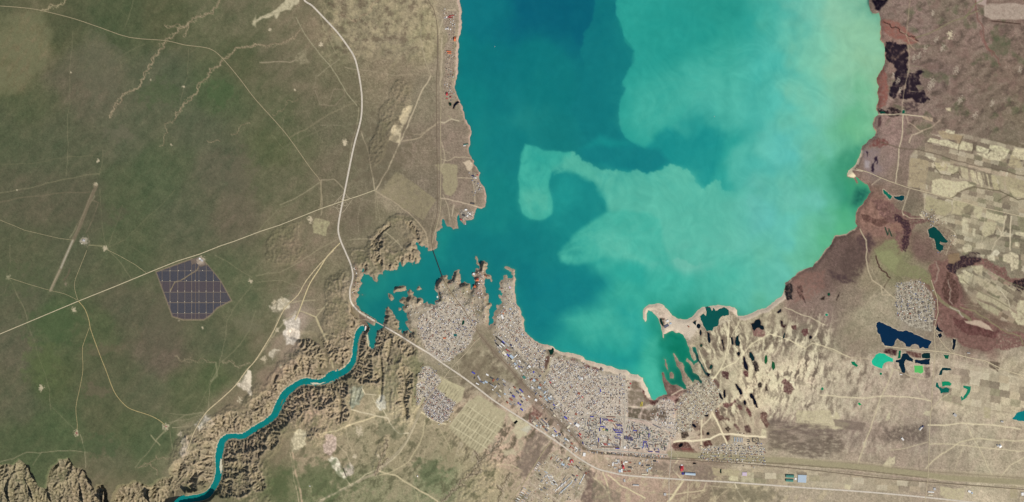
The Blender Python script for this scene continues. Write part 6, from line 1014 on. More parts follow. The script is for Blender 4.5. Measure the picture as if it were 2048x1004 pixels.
# rocky hill pieces of the setting
hillm = np.zeros((MY-1, MX-1), bool); hillm[ntp:ntp+NY-1, nl:nl+NX-1] = (A[:-1, :-1] > .3)
REGN.append(('canyon_hills', 'rugged tan canyon hills cut by dark ravines', 'hills')); kh = len(REGN)-1
RR = np.where((RR == 0) & hillm, kh, RR)
fc = 0
for k in range(len(REGN)):
    q = Q[RR == k].reshape(-1, 4)
    if len(q) == 0: continue
    if k == 0: nm, lb, ct = 'ground', 'steppe and dry plain around the lake', 'ground'
    else:
        nm, lb, ct = REGN[k]
        if lb is None:
            fc += 1; cen = V[q[:, 0]].mean(0); px, py = cen[0]+1024, 502-cen[1]
            c0 = C[min(NY-1, int((py-RY0)/STEP)), min(NX-1, int((px-RX0)/STEP))]
            tone = 'cream' if c0.sum() > 520 else ('tan' if c0.sum() > 430 else 'grey brown')
            sz = 'small' if len(q) < 70 else ('medium' if len(q) < 260 else 'large')
            lb = '%s %s field on the eastern plain, %d px from the top and %d px from the right edge' % (sz, tone, round(py), round(2048-px))
            lb = '%s %s cultivated field, %s' % (sz, tone, FIELDPOS(px, py))
    used = np.unique(q); rem = np.zeros(MX*MY, np.int32); rem[used] = np.arange(len(used))
    me = mesh_np(nm, V[used], rem[q], cols=colv[used], material=GM)
    tag(link(nm, me), lb, ct, kind='structure')
# ---------------------------------------------------------------- lake
WC = [(930,20,18,120,128),(930,100,14,122,124),(960,40,12,112,122),(960,120,14,116,120),(1000,60,12,108,120),(1060,30,10,96,118),(1120,20,8,92,114),(1180,40,8,96,116),(1150,80,12,108,120),(1060,120,14,118,122),(1000,200,16,118,122),(940,200,16,124,124),(1100,180,16,120,122),(1180,160,14,114,120),(1200,220,16,118,122),(1120,260,20,122,122),(1060,240,28,130,128),(1000,300,18,122,124),(960,300,24,130,126),(960,400,26,136,130),(1000,400,22,130,126),(1000,480,18,122,124),(940,500,18,120,122),(880,490,26,134,128),(860,560,18,120,120),(900,530,18,118,120),(780,620,18,116,116),(760,560,30,132,124),(730,600,26,124,118),(830,560,20,124,122),(1060,480,18,122,124),(1100,500,22,128,128),(1000,520,16,116,120),(1060,560,14,116,122),(1120,580,20,126,130),(1180,560,22,132,132),(1100,640,26,136,134),(1060,640,18,124,126),(1150,540,22,132,132),(1180,460,24,134,134),(1100,430,24,134,132),(1160,400,28,140,136),
 (1260,30,32,146,136),(1300,60,30,144,134),(1360,80,36,150,140),(1420,80,38,152,140),(1420,20,36,146,134),(1300,160,46,160,148),(1280,240,56,170,154),(1320,220,70,176,160),(1400,180,68,174,158),(1480,140,62,170,154),(1480,60,46,158,144),(1560,40,72,172,148),(1560,120,74,176,152),(1480,220,76,180,162),(1420,230,66,170,156),(1560,200,80,182,160),(1560,300,96,190,168),(1480,340,80,182,164),(1440,300,40,156,146),(1400,290,30,146,142),(1340,290,24,136,136),(1300,320,22,132,132),(1240,300,20,126,128),(1200,290,18,120,124),(1420,340,44,160,150),
 (1500,420,96,184,166),(1400,420,96,186,164),(1300,420,86,182,160),(1260,380,68,178,158),(1300,370,70,176,156),(1380,370,74,178,160),(1300,480,98,188,166),(1380,500,106,190,168),(1450,480,98,186,164),(1440,560,74,182,160),(1340,560,62,178,158),(1260,560,44,166,152),(1220,520,60,172,154),(1180,490,50,166,152),(1240,440,84,180,158),(1250,600,60,172,152),(1200,640,58,172,154),(1280,650,60,178,158),(1240,680,48,164,150),(1160,660,56,170,152),(1140,690,34,148,140),(1220,710,34,150,142),(1280,690,40,160,152),(1300,740,66,184,158),(1300,780,60,180,156),(1270,720,44,168,150),(1340,700,46,160,136),(1340,680,34,144,122),(1350,690,20,134,110),(1370,700,10,120,100),(1360,750,10,122,96),(1390,740,8,110,86),(1402,710,8,70,70),(1408,740,12,40,50),(1370,772,16,104,84),(1395,765,10,70,70),
 (1500,580,88,186,162),(1560,560,104,190,162),(1560,460,100,188,162),(1600,400,108,188,158),(1620,300,116,190,154),(1620,200,120,192,154),(1620,100,122,194,154),(1620,20,116,190,156),(1680,40,140,192,150),(1680,120,138,194,148),(1680,200,126,188,144),(1720,60,146,196,146),(1740,120,148,192,138),(1750,160,150,192,136),(1730,200,116,182,126),(1720,250,98,176,116),(1730,270,120,184,124),(1690,280,104,178,130),(1700,310,78,160,110),(1660,340,100,184,142),(1690,350,72,152,110),(1720,380,54,150,96),(1705,390,60,140,104),(1710,420,60,150,104),(1660,400,96,180,138),(1690,440,84,174,116),(1660,440,104,182,140),(1680,462,90,174,116),(1620,480,106,186,146),(1600,530,108,186,144),(1560,590,92,178,140),(1640,505,100,176,126),(1728,355,60,150,90),(1742,20,70,140,110)]
S2 = 2.0
lx = np.arange(696, 1806, S2, dtype=np.float32); ly = np.arange(-420, 810, S2, dtype=np.float32)
LX0, LY0 = np.meshgrid(lx, ly); LX, LY = LX0, LY0
qx = LX[::3, ::3]; qy = np.maximum(LY[::3, ::3], -100)
b_ = idw(qx+fbm(qx, qy, 80, 4, 601)*44, qy+fbm(qx, qy, 80, 4, 611)*44, WC, 3.8, 26.0)
def up3(a, h, w_):
    jj = np.clip(np.arange(h)/3.0, 0, a.shape[0]-1.001); ii = np.clip(np.arange(w_)/3.0, 0, a.shape[1]-1.001)
    j0 = jj.astype(int); i0 = ii.astype(int); fj = (jj-j0)[:, None, None]; fi = (ii-i0)[None, :, None]
    return a[j0][:, i0]*(1-fj)*(1-fi)+a[j0+1][:, i0]*fj*(1-fi)+a[j0][:, i0+1]*(1-fj)*fi+a[j0+1][:, i0+1]*fj*fi
LC = up3(b_, len(ly), len(lx)).astype(np.float32)
# plumes of silt: crisp on the advancing side, fading behind
_sv = (X, Y, C, RX0, RY0, STEP, NX, NY)
def wpoly(pts, soft, amp=.1, seed=1, minlen=5):
    global X, Y, RX0, RY0, STEP, NX, NY
    X, Y, RX0, RY0, STEP, NX, NY = LX, LY, lx[0], ly[0], S2, len(lx), len(ly)
    r = bbox_mask(rough(pts, amp, seed, minlen), soft)
    X, Y, _, RX0, RY0, STEP, NX, NY = _sv
    return r
def plume(pts, col, a, soft, seed=1, fade=None, amp=.1, tex=.34, ts=24, ang=0, st=1.0, ml=5):
    w_, m = wpoly(pts, soft*(1.0 if soft < 2.6 else 1.9), amp, seed, ml); x = LX[w_]; y = LY[w_]
    if fade: (fx0, fy0, fx1, fy1) = fade; t = ((x-fx0)*(fx1-fx0)+(y-fy0)*(fy1-fy0))/((fx1-fx0)**2+(fy1-fy0)**2); m = m*(1-sstep(t))
    _a = 60*fbm(x, y, 110, 2, seed+40); _b = 60*fbm(x, y, 110, 2, seed+41); n = .6*fbm(x, y, ts, 3, seed, .6, ang, st)+.7*fbm(x+_a, y+_b, ts*.55, 4, seed+9, .65, ang+30, 2.6); n = n*sstep(m*1.02); mm = np.clip(a*m*(1+tex*n*2), 0, 1)[..., None]
    LC[w_] += (np.array(col, np.float32)-LC[w_])*mm
DEEP=(14,116,122); MINT=(82,182,160)
plume([(1050,-420),(1215,-420),(1212,20),(1220,70),(1190,80),(1140,60),(1090,62),(1060,40),(1040,0)], (8,98,116), .7, 20, 1)
# dark water west of the main front
plume([(1190,-400),(1228,-30),(1230,30),(1248,75),(1268,102),(1262,130),(1247,158),(1243,172),(1252,176),(1240,200),(1238,235),(1243,262),(1256,280),(1272,288),(1290,298),(1290,330),(1240,330),(1180,300),(1140,220),(1160,100),(1160,-400)], (18,120,124), .8, 2.0, 2, None, .12, .1)
plume([(1228,-30),(1500,-30),(1460,120),(1390,190),(1330,262),(1290,298),(1262,284),(1243,262),(1238,235),(1241,200),(1252,176),(1244,165),(1263,132),(1270,102),(1250,75),(1232,30)], (44,160,148), .85, 1.4, 3, (1240,0,1500,-20), .12, .15)
plume([(1290,270),(1252,240),(1262,180),(1320,150),(1400,110),(1440,90),(1540,80),(1560,150),(1480,180),(1400,205),(1340,250),(1300,282)], (78,182,162), .5, 16, 4, None, .1, .3, 30, -35, 2.5)
# dark tongue
plume([(1256,282),(1292,298),(1310,272),(1335,254),(1355,262),(1376,282),(1390,280),(1412,256),(1440,256),(1455,268),(1448,300),(1436,330),(1420,376),(1404,372),(1390,350),(1372,338),(1350,334),(1335,333),(1310,345),(1290,346),(1240,342),(1200,325),(1160,300),(1200,270)], (24,140,138), .85, 4.5, 5, (1330,300,1560,340), .12, .15)
plume([(1200,290),(1260,290),(1320,300),(1340,326),(1310,344),(1270,345),(1230,338),(1180,322),(1160,300)], (20,124,128), .9, 4, 6, None, .1, .1)
# bright tongue with the ragged upper front
FRONT=[(1143,303),(1150,304),(1148,312),(1160,314),(1168,322),(1180,325),(1196,336),(1212,338),(1226,342),(1240,341),(1262,344),(1285,345),(1305,344),(1322,340),(1336,333),(1352,333),(1366,340),(1384,350)]
plume(FRONT+[(1410,380),(1440,360),(1520,380),(1520,520),(1400,524),(1340,522),(1290,527),(1262,516),(1246,512),(1256,480),(1236,450),(1214,424),(1206,395),(1192,372),(1176,360),(1156,348),(1120,346),(1108,350),(1128,320)], (84,182,160), .9, 1.3, 7, (1400,420,1540,460), .30, .22, 34, 20, 1.5, 2.6)
plume([(1110,345),(1140,340),(1176,356),(1196,376),(1210,400),(1216,425),(1190,440),(1160,460),(1130,490),(1114,508),(1120,440),(1140,420),(1120,360)], (24,134,132), .85, 5, 8, None, .06, .1)
plume([(1112,352),(1140,350),(1160,370),(1160,400),(1130,415),(1106,428),(1100,400)], (32,148,142), .7, 8, 9)
plume([(1214,425),(1180,446),(1150,468),(1128,492),(1116,508),(1122,524),(1150,530),(1200,518),(1240,514),(1290,528),(1340,524),(1320,440),(1250,420)], (70,178,158), .85, 3, 10, None, .1, .3, 22, -30, 1.6)
plume([(1180,470),(1230,460),(1260,500),(1300,528),(1260,520),(1200,500)], (94,190,166), .6, 8, 11)
# hook
plume([(1050,288),(1066,292),(1088,301),(1110,302),(1143,304),(1140,318),(1120,330),(1104,342),(1098,362),(1101,388),(1106,412),(1104,428),(1090,438),(1074,440),(1060,438),(1044,426),(1037,404),(1038,370),(1040,330),(1043,305)], (62,174,156), .95, 2.4, 12, None, .07, .2, 18, 80, 2)
plume([(1058,300),(1090,306),(1116,312),(1090,330),(1064,330)], (44,160,148), .6, 8, 13)
plume([(1044,380),(1096,380),(1100,420),(1084,436),(1062,434),(1044,418)], (84,182,158), .6, 7, 14)
plume([(1104,342),(1128,312),(1148,308),(1170,326),(1200,345),(1180,362),(1150,344),(1120,342)], (80,180,158), .75, 4, 15)
# southern waters
plume([(1060,560),(1140,540),(1180,550),(1206,560),(1190,600),(1150,640),(1100,660),(1066,664),(1044,640),(1040,590)], (16,122,128), .6, 14, 16)
plume([(1150,664),(1120,640),(1160,620),(1230,600),(1270,620),(1280,660),(1250,690),(1180,690)], (66,176,156), .6, 12, 17, None, .1, .35, 24, -20, 2)
plume([(1100,690),(1180,700),(1260,712),(1280,700),(1290,720),(1250,740),(1180,722),(1110,700)], (30,150,144), .7, 7, 18)
plume([(1230,600),(1260,600),(1284,640),(1290,680),(1280,700),(1262,660),(1240,640)], (34,156,150), .4, 8, 19)
plume([(1288,672),(1322,672),(1318,760),(1330,790),(1300,798),(1288,760),(1280,700)], (72,184,158), .6, 6, 20)
plume([(1325,670),(1344,663),(1366,672),(1380,710),(1378,740),(1350,710),(1332,700),(1320,690)], (10,120,96), .9, 4, 21)
plume([(1318,640),(1328,660),(1350,690),(1330,700),(1318,688)], (30,140,118), .5, 4, 22)
plume([(1390,694),(1396,710),(1406,734),(1420,750),(1414,756),(1396,724),(1384,696)], (10,34,48), .95, 1.5, 23)
plume([(1384,726),(1400,740),(1404,768),(1398,768),(1380,744)], (12,84,70), .7, 3, 24); plume([(1396,752),(1404,756),(1404,770),(1398,768)], (14,40,50), .9, 2, 25)
# right side: long northern streaks of algae and silt
plume([(1690,300),(1716,290),(1740,276),(1720,330),(1706,350),(1720,370),(1742,384),(1732,398),(1712,412),(1700,412),(1702,380),(1694,360),(1680,350),(1676,330)], (66,146,102), .75, 6, 26, None, .15, .4, 14)
plume([(1715,376),(1735,380),(1742,388),(1728,400),(1712,412),(1704,408),(1708,392)], (38,100,74), .85, 4, 27, None, .2, .5, 8)
plume([(1650,420),(1700,410),(1710,450),(1690,466),(1668,470),(1676,440)], (84,172,112), .5, 8, 28)
plume([(1716,150),(1740,170),(1744,230),(1730,270),(1700,290),(1706,200)], (92,174,118), .5, 9, 29)
plume([(1640,-300),(1800,-300),(1800,130),(1740,260),(1690,200),(1660,60)], (142,194,148), .5, 40, 30)
plume([(1736,-10),(1748,0),(1750,20),(1744,28),(1738,14)], (40,80,70), .8, 2, 31)
# threads of silt drawn out along the currents
q1 = fbm(LX, LY, 130, 3, 650); q2 = fbm(LX, LY, 130, 3, 655)
fil = fbm(LX+q1*95, LY+q2*95, 15, 4, 660, .62, 70, 2.4); fil2 = fbm(LX+q2*120, LY+q1*120, 46, 3, 670, .6, 84, 3.0)
tg = np.clip((LC[..., 1]-118)/70, 0, 1)
LC += (fil*(2.0+4.5*tg)+fil2*(3+6*tg))[..., None]*np.array((.9, 1.0, .8), np.float32)
# soften everything a little except the leading fronts
pad = np.pad(LC, ((2,2),(2,2),(0,0)), mode='edge'); acc = sum(pad[a:a+LC.shape[0], b:b+LC.shape[1]] for a in (0,2,4) for b in (0,2,4))/9
LC = LC*.8+acc*.2
_r = sstep((LX-1450)/150); LC[..., 1] += 3*_r; LC[..., 2] += 12*_r; _m = sstep((LC[..., 0]-40)/60); LC[..., 0] += 5*_m-7*_r; LC[..., 1] += 1*_m-2*_r; LC[..., 2] += 3*_m
# shallows against the shores
sdl2 = np.full(LX.shape, 30.0, np.float32)
ii = np.clip(((LX-RX0)/STEP), 0, NX-1).astype(int); jj = np.clip(((np.abs(LY+0)*0+LY)-RY0)/STEP, 0, NY-1).astype(int)
sdl2 = -sdL[jj, ii]; edge = np.exp(-np.clip(sdl2, 0, 30)/2.2)
west = (LX < 1000)
shal = np.where(west[..., None], np.array((70,110,100), np.float32), np.array((126,160,118), np.float32))
LC += (shal-LC)*(edge*.40)[..., None]
LV = np.stack([LX-1024, 502-LY, np.zeros_like(LX)], -1).reshape(-1, 3)
li = np.arange(LX.size).reshape(LX.shape); lq = np.stack([li[:-1, :-1], li[1:, :-1], li[1:, 1:], li[:-1, 1:]], -1)
yr = np.where(LY < RY0, 2*RY0-LY, LY); jj = np.clip((yr-RY0)/STEP, 0, NY-1).astype(int)
keep = sdL[jj, ii] < 4.5; keep = keep[:-1, :-1] | keep[1:, 1:]
keep &= ~((sdR[jj, ii] < 9) & (sdL[jj, ii] > 1.0))[:-1, :-1]
lq = lq[keep].reshape(-1, 4)
def water_mat(name, attr=True, col=None, rg=.35, spec=.18, n1=.03, s1=.05):
    m = attr_mat(name, rg, spec, n1, s1, .015, .4) if attr else mat(name, col, rg, .06, .15, spec)
    t = m.node_tree; b = t.nodes['Principled BSDF']; b.inputs['IOR'].default_value = 1.33
    n = t.nodes.new('ShaderNodeTexNoise'); n.inputs['Scale'].default_value = 3.0; n.inputs['Detail'].default_value = 3
    g = t.nodes.new('ShaderNodeNewGeometry'); bp = t.nodes.new('ShaderNodeBump'); bp.inputs['Strength'].default_value = .12; bp.inputs['Distance'].default_value = .05
    t.links.new(g.outputs['Position'], n.inputs['Vector']); t.links.new(n.outputs['Fac'], bp.inputs['Height']); t.links.new(bp.outputs['Normal'], b.inputs['Normal'])
    return m
WM = water_mat('lake_water')
# the lake goes on north of the surveyed sheet
LCf = LC.reshape(-1, 3); lastrow = li[0]; yv = float(ly[0])
while yv > -1080:
    yv -= 30; base_ = len(LV); LV = np.concatenate([LV, np.stack([lx-1024, np.full(len(lx), 502-yv, np.float32), np.zeros(len(lx), np.float32)], -1)]); LCf = np.concatenate([LCf, LC[0]])
    nrow = base_+np.arange(len(lx)); jj_ = int(np.clip((2*RY0-yv-15-RY0)/STEP, 0, NY-1)); kk_ = sdL[jj_, ii[0]] < 5
    kk_ = kk_[:-1] | kk_[1:]; lq = np.concatenate([lq, np.stack([nrow[:-1], lastrow[:-1], lastrow[1:], nrow[1:]], -1)[kk_]]); lastrow = nrow
used = np.unique(lq); rem = np.zeros(len(LV), np.int32); rem[used] = np.arange(len(used))
me = mesh_np('lake', LV[used], rem[lq], cols=alb(LCf[used]), material=WM)
tag(link('lake', me), 'large turquoise lake with dark and pale green swirls of silt', 'lake', kind='structure')
# river
RS = smooth_line(RIVER, 6); rv = []; rc = []; rf = []
for i, (x, y, h) in enumerate(RS):
    a = RS[max(0, i-1)]; b = RS[min(len(RS)-1, i+1)]; dx, dy = b[0]-a[0], b[1]-a[1]; d_ = math.hypot(dx, dy) or 1; nxv, nyv = -dy/d_, dx/d_
    for k in range(9):
        t = (k-4)/4*(h+3.5); px, py = x+nxv*t, y+nyv*t
        rv.append((px-1024, 502-py, -3.55-8.5*min(1, max(0, (y-675)/230.0)))); q = float(perlin(np.array([px/9]), np.array([py/9]), 7)[0])
        c = np.array((12,124,124), np.float32)*(1-max(0, q)) + np.array((30,110,88), np.float32)*max(0, q); rc.append(c)
    if i:
        for k in range(8): o = (i-1)*9+k; rf.append((o, o+9, o+10, o+1))
me = mesh_np('river', np.array(rv), np.array(rf)[:, ::-1], cols=alb(np.array(rc)), material=WM)
tag(link('river', me), 'teal river winding out of the power dam through the canyon', 'river', kind='structure')
def sheet(name, pts, z, material, th=None):
    me = bpy.data.meshes.new(name); n = len(pts)
    me.from_pydata([(x-1024, 502-y, z) for x, y in pts], [], [list(range(n))[::-1]] if _area(pts) < 0 else [list(range(n))]); me.update()
    if me.polygons[0].normal.z < 0: me.flip_normals()
    me.materials.append(material); return me
def _area(p): return sum(p[i][0]*p[(i+1) % len(p)][1]-p[(i+1) % len(p)][0]*p[i][1] for i in range(len(p)))
for k, ((nm, lb, col, pts), ol) in enumerate(zip(PONDS, pond_out)):
    z = max(hmax(x, y) for x, y in ol)
    z = float(np.median([hat(x, y) for x, y in ol])) + .10
    m = water_mat('pond_water_%d' % k, False, col)
    tag(link(nm, sheet(nm, ol, z, m)), lb, nm, kind='structure')
for lb, pts in (('long white gravel bar in the lower river', [(440,918),(443,920),(444,932),(442,946),(440,948),(438,936),(439,924)]), ('thin pale gravel bar at the river bend', [(474,867),(484,866.5),(485,868),(474,869)]), ('green gravel shoal in the middle of the straight reach',[(564,800),(567,798),(562,810),(559,813)]), ('pale shoal under the canyon wall',[(620,766),(640,767),(652,764),(640,770),(626,770)])):
    me = sheet('gravel_bar', rough(pts, .1, 3, 2), -3.35-8.5*min(1, max(0, (pts[0][1]-675)/230.0)), mat('gravel'+lb[:8], (206,200,176) if 'green' not in lb else (96,116,84), .9, .2, .8)); tag(link('gravel_bar', me), lb, 'gravel bar', kind='structure')
# ---------------------------------------------------------------- road and rail sheets
def ribbon_mesh(name, pl, wd, material, dz=.12, jag=.0, seed=1):
    P = []
    for i in range(len(pl)-1):
        a, b = pl[i], pl[i+1]; L = math.hypot(b[0]-a[0], b[1]-a[1]); n = max(1, int(L/2.0))
        P += [(a[0]+(b[0]-a[0])*t/n, a[1]+(b[1]-a[1])*t/n) for t in range(n)]
    P.append(pl[-1]); r = random.Random(seed); v = []; f = []; cl = len(pl) > 6 and math.hypot(pl[0][0]-pl[-1][0], pl[0][1]-pl[-1][1]) < .01
    for i, (x, y) in enumerate(P):
        a = P[max(0, i-1)]; b = P[min(len(P)-1, i+1)]
        if cl and i in (0, len(P)-1): a, b = P[-2], P[1]
        dx, dy = b[0]-a[0], b[1]-a[1]; d_ = math.hypot(dx, dy) or 1; h = wd/2*(1+jag*r.uniform(-1, 1))
        zz = max(hmax(x, y), hmax(x-dy/d_*h, y+dx/d_*h), hmax(x+dy/d_*h, y-dx/d_*h)) if A[min(NY-1, max(0, int((y-RY0)/STEP))), min(NX-1, max(0, int((x-RX0)/STEP)))] > .05 else hat(x, y)
        for s in (-1, 0, 1):
            px, py = x-dy/d_*h*s, y+dx/d_*h*s; v.append((px-1024, 502-py, max(zz, hat(px, py))+dz+(.02 if s == 0 else 0)))
        if i:
            o = (i-1)*3; f += [(o, o+1, o+4, o+3), (o+1, o+2, o+5, o+4)]
    me = bpy.data.meshes.new(name); me.from_pydata(v, [], f); me.update()
    if sum(p.normal.z for p in me.polygons) < 0: me.flip_normals()
    me.materials.append(material); return me
for k, (nm, lb, ct, c, wd, pl) in enumerate(ROADS):
    dirt = 'dirt' in nm
    me = ribbon_mesh(nm, pl, wd*(.88 if nm == 'highway' else .68), mat('%s_%d_%d_%d' % ((nm,)+tuple(c)), c, .92, .14, .35), .12+.012*(k % 9), .22 if dirt else .05, k)
    tag(link(nm, me), lb, ct, kind='structure')
for k, (nm, lb, ct, c, wd, pl) in enumerate(RAILS):
    me = ribbon_mesh(nm, pl, wd, mat('ballast', c, .95, .2, .8), .30); tag(link(nm, me), lb, ct, kind='structure')
# ---------------------------------------------------------------- buildings and other things
ORD = ['first','second','third','fourth','fifth','sixth','seventh','eighth','ninth','tenth','eleventh','twelfth','thirteenth','fourteenth','fifteenth','sixteenth']
def boxv(L, Wd, z0, z1, ins=0.0):
    a, b = L/2, Wd/2
    return [(-a,-b,z0),(a,-b,z0),(a,b,z0),(-a,b,z0),(-a+ins,-b+ins,z1),(a-ins,-b+ins,z1),(a-ins,b-ins,z1),(-a+ins,b-ins,z1)]
ZFIX=0
BF = [(0,3,2,1),(4,5,6,7),(0,1,5,4),(1,2,6,5),(2,3,7,6),(3,0,4,7)]
def mk(name, V_, F_, m, parent=None):
    me = bpy.data.meshes.new(name); me.from_pydata([tuple(v) for v in V_], [], [tuple(f) for f in F_]); me.update(); me.materials.append(m)
    return link(name, me, parent)
class MB:
    def __init__(s): s.v = []; s.f = []
    def box(s, cx, cy, z0, z1, L, Wd, ang=0, ins=0.0):
        o = len(s.v); c, n = math.cos(math.radians(ang)), math.sin(math.radians(ang))
        for x, y, z in boxv(L, Wd, z0, z1, ins): s.v.append((cx+x*c-y*n, cy+x*n+y*c, z))
        s.f += [tuple(i+o for i in f) for f in BF]
    def gable(s, L, Wd, z0, z1, over=.08):
        o = len(s.v); a, b = L/2+over, Wd/2+over
        s.v += [(-a,-b,z0),(a,-b,z0),(a,b,z0),(-a,b,z0),(-a,0,z1),(a,0,z1)]
        s.f += [tuple(i+o for i in f) for f in ((0,1,5,4),(2,3,4,5),(0,4,3),(1,2,5),(0,3,2,1))]
    def build(s, name, m, parent=None): return mk(name, s.v, s.f, m, parent)
def root(name, x, y, ang=0, z=None):
    o = bpy.data.objects.new(name, None); COL.objects.link(o)
    o.location = (x-1024, 502-y, (hat(x, y) if z is None else z)-.05); o.rotation_euler = (0, 0, math.radians(-ang)); return o
WALL = {'pale':mat('pale_wall',(188,180,166)), 'brick':mat('brick_wall',(150,120,100)), 'grey':mat('grey_wall',(150,148,144))}
RC = {'blue':(70,72,168),'deep blue':(48,48,132),'navy':(44,48,92),'red':(184,58,66),'dark red':(136,48,52),'rust':(150,92,72),'orange':(206,112,72),'brown':(112,84,72),'grey':(140,138,136),'light grey':(184,182,180),'white':(236,234,230),'cream':(222,212,186),'black':(28,28,32),'dark grey':(78,76,78),'pale blue':(176,192,206),'teal':(70,128,116),'green':(70,110,84),'yellow':(224,206,70),'lilac':(206,188,204),'slate':(96,98,116)}
def rmat(c): return mat('roof_'+c.replace(' ', '_'), RC[c], .6, .08, 1.2, .3)
NB = 0
def building(x, y, L, Wd, ang, col, lb, cat='building', nm='building', h=.9, kind='flat', group=None, wall='pale', bays=0):
    """walls, a roof with an upstand or a ridge, and roof hatches: each a part"""
    r = root(nm, x, y, ang); tag(r, lb, cat, group)
    b = MB(); b.box(0, 0, 0, h, L, Wd); b.build('wall', WALL[wall], r)
    if kind == 'gable':
        g = MB(); g.gable(L, Wd, h, h+Wd*.28, .1); g.build('roof', rmat(col), r)
    elif kind == 'vault':
        g = MB(); n = 7; a = L/2+.08; w2 = Wd/2+.06
        for i in range(n+1):
            t = math.pi*i/n; g.v += [(-a, -w2*math.cos(t), h+w2*.5*math.sin(t)), (a, -w2*math.cos(t), h+w2*.5*math.sin(t))]
        g.f += [(2*i, 2*i+1, 2*i+3, 2*i+2) for i in range(n)]; g.f += [tuple(range(0, 2*n+2, 2)), tuple(range(2*n+1, 0, -2))]
        g.build('roof', rmat(col), r)
    else:
        a_, b_ = L/2+.06, Wd/2+.06; g = MB()          # slab with a raised rim, one closed shell
        for (p, q, z) in ((a_, b_, h), (a_, b_, h+.14), (a_-.07, b_-.07, h+.14), (a_-.07, b_-.07, h+.07)):
            g.v += [(-p, -q, z), (p, -q, z), (p, q, z), (-p, q, z)]
        g.f.append((3, 2, 1, 0)); g.f.append((12, 13, 14, 15))
        for k_ in range(3):
            for i in range(4): g.f.append((k_*4+i, k_*4+(i+1) % 4, k_*4+4+(i+1) % 4, k_*4+4+i))
        g.build('roof', rmat(col), r)
        for i in range(bays):
            q = MB(); q.box((i+.5)/bays*L-L/2, 0, h+.07, h+.2, .3, .3); q.build('stair_hood', WALL[wall], r)
    return r
def row(x0, y0, dx, dy, n, L, Wd, ang, cols, tmpl, cat='apartment block', nm='apartment_block', h=.9, kind='flat', group=None, frm='west', bays=2):
    for i in range(n):
        c = cols[i % len(cols)]
        building(x0+dx*i, y0+dy*i, L, Wd, ang, c, tmpl.format(c=c, o=ORD[i]+' from the '+frm), cat, nm, h, kind, group, bays=bays)
G1 = 'slanting apartment blocks of the west quarter'
row(1206,838.5,3.0,.3,4,5.4,1.3,55,['deep blue'],'short {c} roofed block, {o} in the top row of the quarter',group=G1)
row(1218,841,2.6,.2,4,5.2,1.2,52,['red','dark red'],'short {c} roofed block, {o} in the red cluster of the top row',group=G1)
row(1231,840,3.1,.6,4,5.4,1.2,55,['light grey','grey'],'short {c} roofed block, {o} at the east end of the top row',group=G1)
row(1204,847.5,3.1,.2,3,5,1.3,55,['grey','white'],'short {c} roofed block, {o} above the long blue roofed block',group=G1)
row(1234,850,3.0,.3,4,5.2,1.4,52,['deep blue'],'short {c} roofed block, {o} in the second row by the boulevard',group=G1)
row(1229.5,860,3.6,.4,4,6,1.5,52,['deep blue','blue'],'short {c} roofed block, {o} inside the blue hexagon court',group=G1)
row(1203,872,3.2,.3,4,5.2,1.3,55,['grey','white','light grey'],'short {c} roofed block, {o} in the third row of the quarter',group=G1)
row(1231,875.5,3.2,.3,4,5.4,1.4,52,['deep blue','slate'],'short {c} roofed block, {o} in the third row by the boulevard',group=G1)
row(1202,888,3.0,.2,5,5.6,1.5,52,['dark grey','white','dark red','red','dark red'],'short {c} roofed block, {o} in the bottom row of the quarter',group=G1)
row(1218,888.5,0,0,1,4.6,2.6,0,['pale blue'],'squat {c} roofed block in the bottom row of the quarter',group=G1)
row(1224.5,889,3.2,.7,5,5.6,1.3,52,['slate','grey','navy'],'short {c} roofed block, {o} left of the white market hall',group=G1)
row(1249.5,875,2.9,.5,6,7,1.4,-80,['navy','deep blue'],'upright {c} roofed block, {o} just east of the boulevard',group='upright blocks east of the boulevard')
